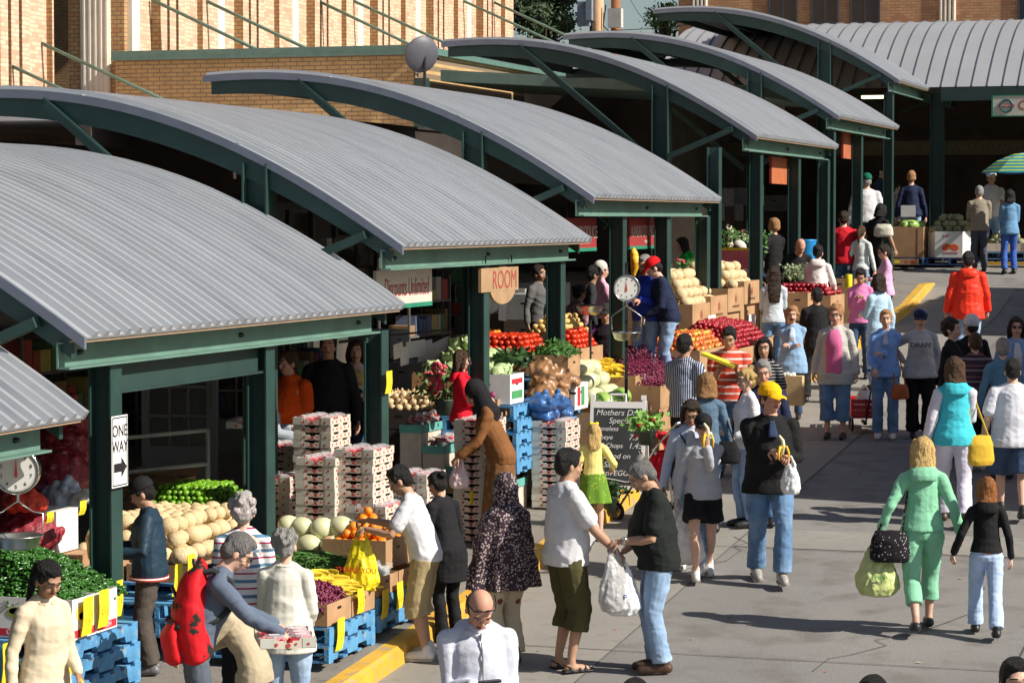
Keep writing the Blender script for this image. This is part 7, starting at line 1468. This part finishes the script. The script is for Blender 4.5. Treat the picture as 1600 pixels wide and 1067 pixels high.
# chalkboard
q = at(962, 772); r = thing('chalkboard_sign', 'white framed chalkboard with handwritten specials on the pavement edge', 'sign', tuple(q), .12)
W2, H2 = .295, 1.0; b = MB(); T0 = Matrix.Rotation(math.radians(-10), 4, 'X'); b.T = T0
for bb in ((-W2, -W2+.035, 0, H2), (W2-.035, W2, 0, H2), (-W2+.035, W2-.035, H2-.09, H2-.02), (-W2+.035, W2-.035, .05, .09)): b.box(bb[0], bb[1], -.015, .015, bb[2], bb[3])
for s_ in (-1, 1): b.box(s_*W2-.05*(s_ > 0), s_*W2+.05*(s_ < 0), -.016, .016, H2, H2+.05)
b.tube([(-.08, 0, H2-.03), (-.08, 0, H2+.055), (.08, 0, H2+.055), (.08, 0, H2-.03)], .014, 8); b.build('frame', WHITE, r)
b = MB(); b.T = T0; b.box(-W2+.035, W2-.035, -.010, .010, .09, H2-.09); b.build('slate', mat('chalk_slate', (.035, .042, .045), .85, var=.3, vs=4), r)
b = MB(); b.T = Matrix.Translation((0, .48, 0)) @ Matrix.Rotation(math.radians(14), 4, 'X')
for bb in ((-W2, -W2+.035, 0, H2), (W2-.035, W2, 0, H2), (-W2+.035, W2-.035, .3, .34)): b.box(bb[0], bb[1], -.015, .015, bb[2], bb[3])
b.build('rear_leg', WHITE, r)
CH = mat('chalk', (.72, .72, .72), .9)
for (t, x_, z_, s_, al) in (('Mothers Day', 0, .86, .088, 'CENTER'), ('Special', .02, .775, .085, 'CENTER'), ('Boneless', -.24, .69, .070, 'LEFT'), ('6.29', .12, .69, .085, 'LEFT'), ('Ribeye', -.24, .60, .070, 'LEFT'), ('7.39', .12, .60, .085, 'LEFT'), ('KC Chops', -.24, .51, .070, 'LEFT'), ('1.45', .12, .51, .085, 'LEFT'), ('Seafood on', -.22, .40, .080, 'LEFT'), ('Sale', -.14, .31, .085, 'LEFT'), ('Farm EGGS', -.22, .22, .080, 'LEFT')):
    p_ = T0 @ Vector((x_, -.0125, z_)); curve_text(t, s_, 'chalk_lettering', CH, r, tuple(p_), (PI/2-math.radians(10)+.0, 0, 0), align=al, ext=.0006, shear=.25)
b = MB(); b.T = T0; b.tube([(-.2, -.013, .15), (-.1, -.013, .165), (0, -.013, .15), (.1, -.013, .13), (.2, -.013, .14)], .004, 4); b.build('chalk_flourish', CH, r)
# stroller with planter
q = at(1012, 815); r = thing('red_stroller', 'red pushchair with silver frame carrying a flower planter beside the chalkboard', 'stroller', tuple(q), -.3)
def wheel(x, y, rad, parent, nm='wheel', hub=STEEL):
    b = MB(); b.tube([(x, y+rad*math.cos(a), rad+rad*.86*math.sin(a)-(0)) for a in np.linspace(0, 2*PI, 21)], rad*.15, 6); w_ = b.build(nm, mat('tyre', (.02, .02, .02), .8), parent, smooth=True)
    b = MB(); b.cyl((x-.02, y, rad), rad*.25, .04, 10, axis='x')
    for k_ in range(5): a = k_*2*PI/5; b.beam((x, y, rad), (x, y+rad*.8*math.cos(a), rad+rad*.8*math.sin(a)), .02, .03)
    b.build('rim', hub, w_)
T0 = Matrix.Rotation(PI/2-.2, 4, 'Z')
for (x_, y_) in ((-.36, -.05), (-.20, .22), (.30, .0), (.12, .28)):
    e = link('wheel_axle', None) if False else None; b = MB(); b.T = Matrix.Translation((x_, y_, 0)); rad = .085
    b.tube([(rad*math.cos(a), 0, rad+rad*math.sin(a)) for a in np.linspace(0, 2*PI, 19)], .022, 6); w_ = b.build('wheel', mat('tyre', (.02, .02, .02), .8), r, smooth=True)
    b = MB(); b.T = Matrix.Translation((x_, y_, 0)); b.ell([((0, -.02, rad), (rad*.75, 0, 0), (0, 0, rad*.75)), ((0, -.024, rad), (rad*.3, 0, 0), (0, 0, rad*.3))], 10); b.build('rim', STEEL, w_)
b = MB()
for y_ in (.0, .26): b.tube([(-.36+y_*.5, y_-.03, .09), (-.05, y_, .55), (.12, y_, .80), (.34, y_, 1.02)], .013, 8); b.tube([(.30-y_*.6, y_, .09), (.10, y_, .45), (-.10, y_, .72)], .013, 8)
b.tube([(.34, 0, 1.02), (.38, .13, 1.05), (.34, .26, 1.02)], .018, 8); b.build('frame', CHROME, r, smooth=True)
b = MB(); b.loft([[Vector((-.22, 0, .42)), Vector((-.22, .26, .42)), Vector((-.20, .26, .46)), Vector((-.20, 0, .46))], [Vector((.02, 0, .34)), Vector((.02, .26, .34)), Vector((.04, .26, .38)), Vector((.04, 0, .38))], [Vector((.16, 0, .72)), Vector((.16, .26, .72)), Vector((.12, .26, .74)), Vector((.12, 0, .74))]]); b.loft([[Vector((-.20, 0, .44)), Vector((.03, 0, .36)), Vector((.14, 0, .72)), Vector((-.05, 0, .62))], [Vector((-.20, .01, .44)), Vector((.03, .01, .36)), Vector((.14, .01, .72)), Vector((-.05, .01, .62))]]); b.build('seat', fab('pram_red', (.62, .01, .03)), r)
b = MB(); rs = []
for i in range(7): a = PI*.0+i*PI*.75/6; rs.append([Vector((-.02+.24*math.cos(a), y_, .72+.20*math.sin(a))) for y_ in (-.01, .27)]+[Vector((-.02+.23*math.cos(a), y_, .72+.19*math.sin(a))) for y_ in (.27, -.01)])
b.loft(rs); b.build('hood', fab('pram_red', (.62, .01, .03)), r, smooth=True)
q2 = q+np.array([.02, -.12, .80]); flower_pot('planter of red flowers and green leaves on the red pushchair', q2, .17, mat('red_flower', (.62, .01, .02), .5), 5, h=.20, fr=.028, seed=21, lm=mat('fresh_leaf', (.16, .34, .05), .6, var=.4, vs=9), name='flower_planter')
q = at(950, 800); flower_pot('dark leafy pot plant on the ground below the chalkboard', q, .17, mat('red_flower', (.62, .01, .02), .5), 2, h=.18, fr=.02, seed=22, lm=mat('dark_greens', (.03, .08, .02), .6, var=.5))
# red wagon
q = at(1350, 672); r = thing('red_wagon', 'red slatted pull wagon holding a white bag between the two women', 'wagon', tuple(q), .25)
for (x_, y_) in ((-.16, -.2), (.16, -.2), (-.16, .22), (.16, .22)): wheel(x_, y_, .085, r)
b = MB(); b.box(-.17, .17, -.32, .32, .17, .20); b.build('tray', RED, r); b = MB()
for z_ in (.24, .31, .38):
    for (x0, x1, y0_, y1_) in ((-.185, -.17, -.33, .33), (.17, .185, -.33, .33), (-.17, .17, -.34, -.325), (-.17, .17, .325, .34)): b.box(x0, x1, y0_, y1_, z_-.024, z_+.024)
for x_ in (-.16, 0, .16): b.box(x_-.012, x_+.012, -.323, -.31, .2, .41)
b.build('slatted_side', mat('wagon_red', (.62, .02, .02), .4), r); b = MB(); b.beam((0, -.3, .12), (.02, -.55, .40), .02, .02); b.beam((0, -.25, .10), (0, .25, .10), .04, .03); b.tube([(.02, -.55, .40), (.05, -.6, .62), (.06, -.62, .78)], .011, 6); b.tube([(0, -.62, .78), (.12, -.62, .78)], .013, 6); b.build('handle', BLACK, r)
plastic_bag('white carrier bag riding in the red wagon', Vector(tuple(q))+Vector((0, 0, .56)), PLASTIC, .34, .28)
# ---------------------------------------------------------------- far bins and parasol
Yf = 48.9
def binx(px): return onY(px, 370, Yf)[0]
zf = gz(0, 49.3)
x0, x1 = binx(1391), binx(1443); w_ = x1-x0; pallets((x0+x1)/2, Yf+.45, zf+.14, 1, 'under the brown melon bin', W=w_+.05, L=.9)
box_thing('large brown cardboard bin of green melons at the far stall', x1, Yf, zf+.145, w_, .9, .58, prints=(('rect', 'near', .8, .5, (.03, .5), mat('ink_brown', (.15, .07, .03), .8)),), handle=False)
heap('watermelon', 'green melon on top of the large brown bin', 'melons on the large brown bin', x1, x0, Yf, Yf+.9, zf+.145+.50, .115, 1, cat='melon')
q = onY(1419, 330, Yf+.1); b = MB(); b.box(-.14, .14, 0, .004, -.11, .11); tag(b.build('white_card', CARDW, None, tuple(q)), 'white card standing on the brown melon bin', 'card')
x0, x1 = binx(1446), binx(1519); w_ = x1-x0; c_ = (x0+x1)/2; r = thing('printed_bin', 'white eight sided bin printed with red tomatoes at the far stall', 'bin', (c_, Yf+.45, zf+.14))
def octa(hw, hd, z): k_ = .3; return [Vector(p) for p in ((-hw+k_*.6, -hd, z), (hw-k_*.6, -hd, z), (hw, -hd+k_, z), (hw, hd-k_, z), (hw-k_*.6, hd, z), (-hw+k_*.6, hd, z), (-hw, hd-k_, z), (-hw, -hd+k_, z))]
b = MB(); b.loft([octa(w_/2, .45, .005), octa(w_/2, .45, .50), octa(w_/2-.02, .43, .50), octa(w_/2-.02, .43, .40)]); b.build('bin_walls', CARDW, r)
b = MB()
for s_ in (-1, 1): b.ell([((s_*.075+.03, -.45, .20), (.085, 0, -s_*.03), (s_*.02, 0, .06)), ((s_*.075+.03, -.453, .20), (.08, 0, -s_*.03), (s_*.02, 0, .055))], 20)
b.build('tomato_print', mat('tomato_print', (.72, .12, .03), .7), r); curve_text('TOMATOES', .055, 'bin_lettering', MPR, r, (.03, -.452, .09), (PI/2, 0, 0)); curve_text('fresh', .06, 'bin_lettering', MPR, r, (-.05, -.452, .42), (PI/2, 0, 0))
pallets(c_, Yf+.45, zf+.14, 1, 'under the white printed bin', W=w_, L=.9, m=mat('dark_blue_pallet', (.03, .07, .22), .7, var=.3))
heap('green_cantaloupe', 'netted green melon heaped on the white printed bin', 'netted melons at the far stall', x1, x0-.05, Yf+.02, Yf+.95, zf+.14+.46, .078, 3, cat='melon')
heap('green_cantaloupe', 'netted green melon in the dark heap left of the far column', 'netted melons behind the white bin', x0-.2, x0-1.0, Yf+1.1, Yf+1.9, zf+.6, .078, 2, cat='melon'); box_thing('brown bin behind the white printed bin', x0-.18, Yf+1.1, zf+.02, .85, .85, .6)
q = onY(1400, 398, Yf-.3); box_thing('low yellow and orange printed fruit box in front of the brown bin', binx(1436), Yf-.35, zf+.01, binx(1436)-binx(1399), .3, .11, prints=(('rect', 'near', .2, .5, (.10, .06), YEL), ('oval', 'near', .6, .5, (.06, .06), SORG), ('oval', 'near', .85, .5, (.06, .06), MPR)), handle=False)
x0, x1 = binx(1546), binx(1566); box_thing('slatted pale crate of melons between the tan jacket and the denim jacket', x1+.35, Yf+.7, zf+.25, .8, .6, .16, m=PALE); heap('green_cantaloupe', 'netted green melon in the slatted crate', 'netted melons in the slatted crate', x1+.35, x1-.45, Yf+.7, Yf+1.3, zf+.36, .078, 2, cat='melon'); pallets(x1-.05, Yf+1, zf+.24, 1, 'under the slatted crate', W=.8, L=.6)
b = MB(); b.box(binx(1541), 1.5, Yf+.1, Yf+.3, zf+.002, zf+.06); struct(b.build('far_kerb', YKERB))
# parasol
q = onY(1597, 272, 49.6); r = thing('striped_parasol', 'green, blue and yellow striped market parasol at the right edge', 'parasol', (q[0]+.15, 49.6, zf))
zt = onY(1597, 237, 49.6)[2]-zf; b = MB(); b.tube([(0, 0, 0), (0, 0, zt)], .02, 8, False); b.build('pole', WHITE, r)
pm = mat('parasol_stripes', (.03, .30, .10), .7, kind=('stripe', 2, 16, .30, (.80, .66, .10), .024, .2), col2=(.03, .22, .50)); n = 8
for i in range(n):
    a0, a1 = 2*PI*i/n+.2, 2*PI*(i+1)/n+.2; R_ = [(.02, zt), (.35, zt-.06), (.65, zt-.19), (.92, zt-.40)]; b = MB(); V = []
    for (rr_, z_) in R_: V += [(rr_*math.cos(a0), rr_*math.sin(a0), z_), (rr_*.96*math.cos((a0+a1)/2), rr_*.96*math.sin((a0+a1)/2), z_-.015), (rr_*math.cos(a1), rr_*math.sin(a1), z_)]
    F = []
    for k_ in range(3):
        for c in range(2): F.append((k_*3+c, k_*3+c+1, k_*3+c+4, k_*3+c+3))
    b.add(V, F); b.build('panel', pm, r)
    b = MB(); b.tube([(0, 0, zt-.25), (.5*math.cos(a0), .5*math.sin(a0), zt-.14)], .006, 4); b.build('rib', STEEL, r)
# corn coloured bag hanging, papers, litter
q = onX(990, 395, -8.1); b = MB(); b.tube([(0, 0, .05), (0, 0, 0), (.02, 0, -.12), (0, 0, -.26)], [.02, .05, .06, .03], 10); tag(RM('yellow_pouch', b, .012, mat('pouch_yellow', (.85, .45, .02), .5), None, [(.01, (14, 14, 14), 2)], 1, None, tuple(q)), 'orange yellow pouch hanging from the green post by the dial scale', 'pouch')
for i, (px, py) in enumerate(((1176, 890), (840, 1018), (1290, 1050), (1435, 1036), (1080, 1000), (960, 985), (1330, 872), (1500, 905))):
    q = at(px, py); b = MB(); s_ = R5.uniform(.012, .03); b.add([(-s_, 0, .006), (0, -s_*.6, .010), (s_, 0, .007), (0, s_*.5, .012)], [(0, 1, 2, 3)]); o = b.build('litter_scrap', mat('scrap_%d' % (i % 3), [(.6, .55, .3), (.2, .4, .1), (.6, .1, .1)][i % 3], .8), None, tuple(q)); tag(o, 'tiny coloured scrap lying on the road, '+['beside the walking man', 'by the kerb', 'in the lower middle right', 'below the blonde woman', 'right of the jeans', 'left of the white bag', 'in the open road', 'left of the girl'][i], 'litter')
flush()
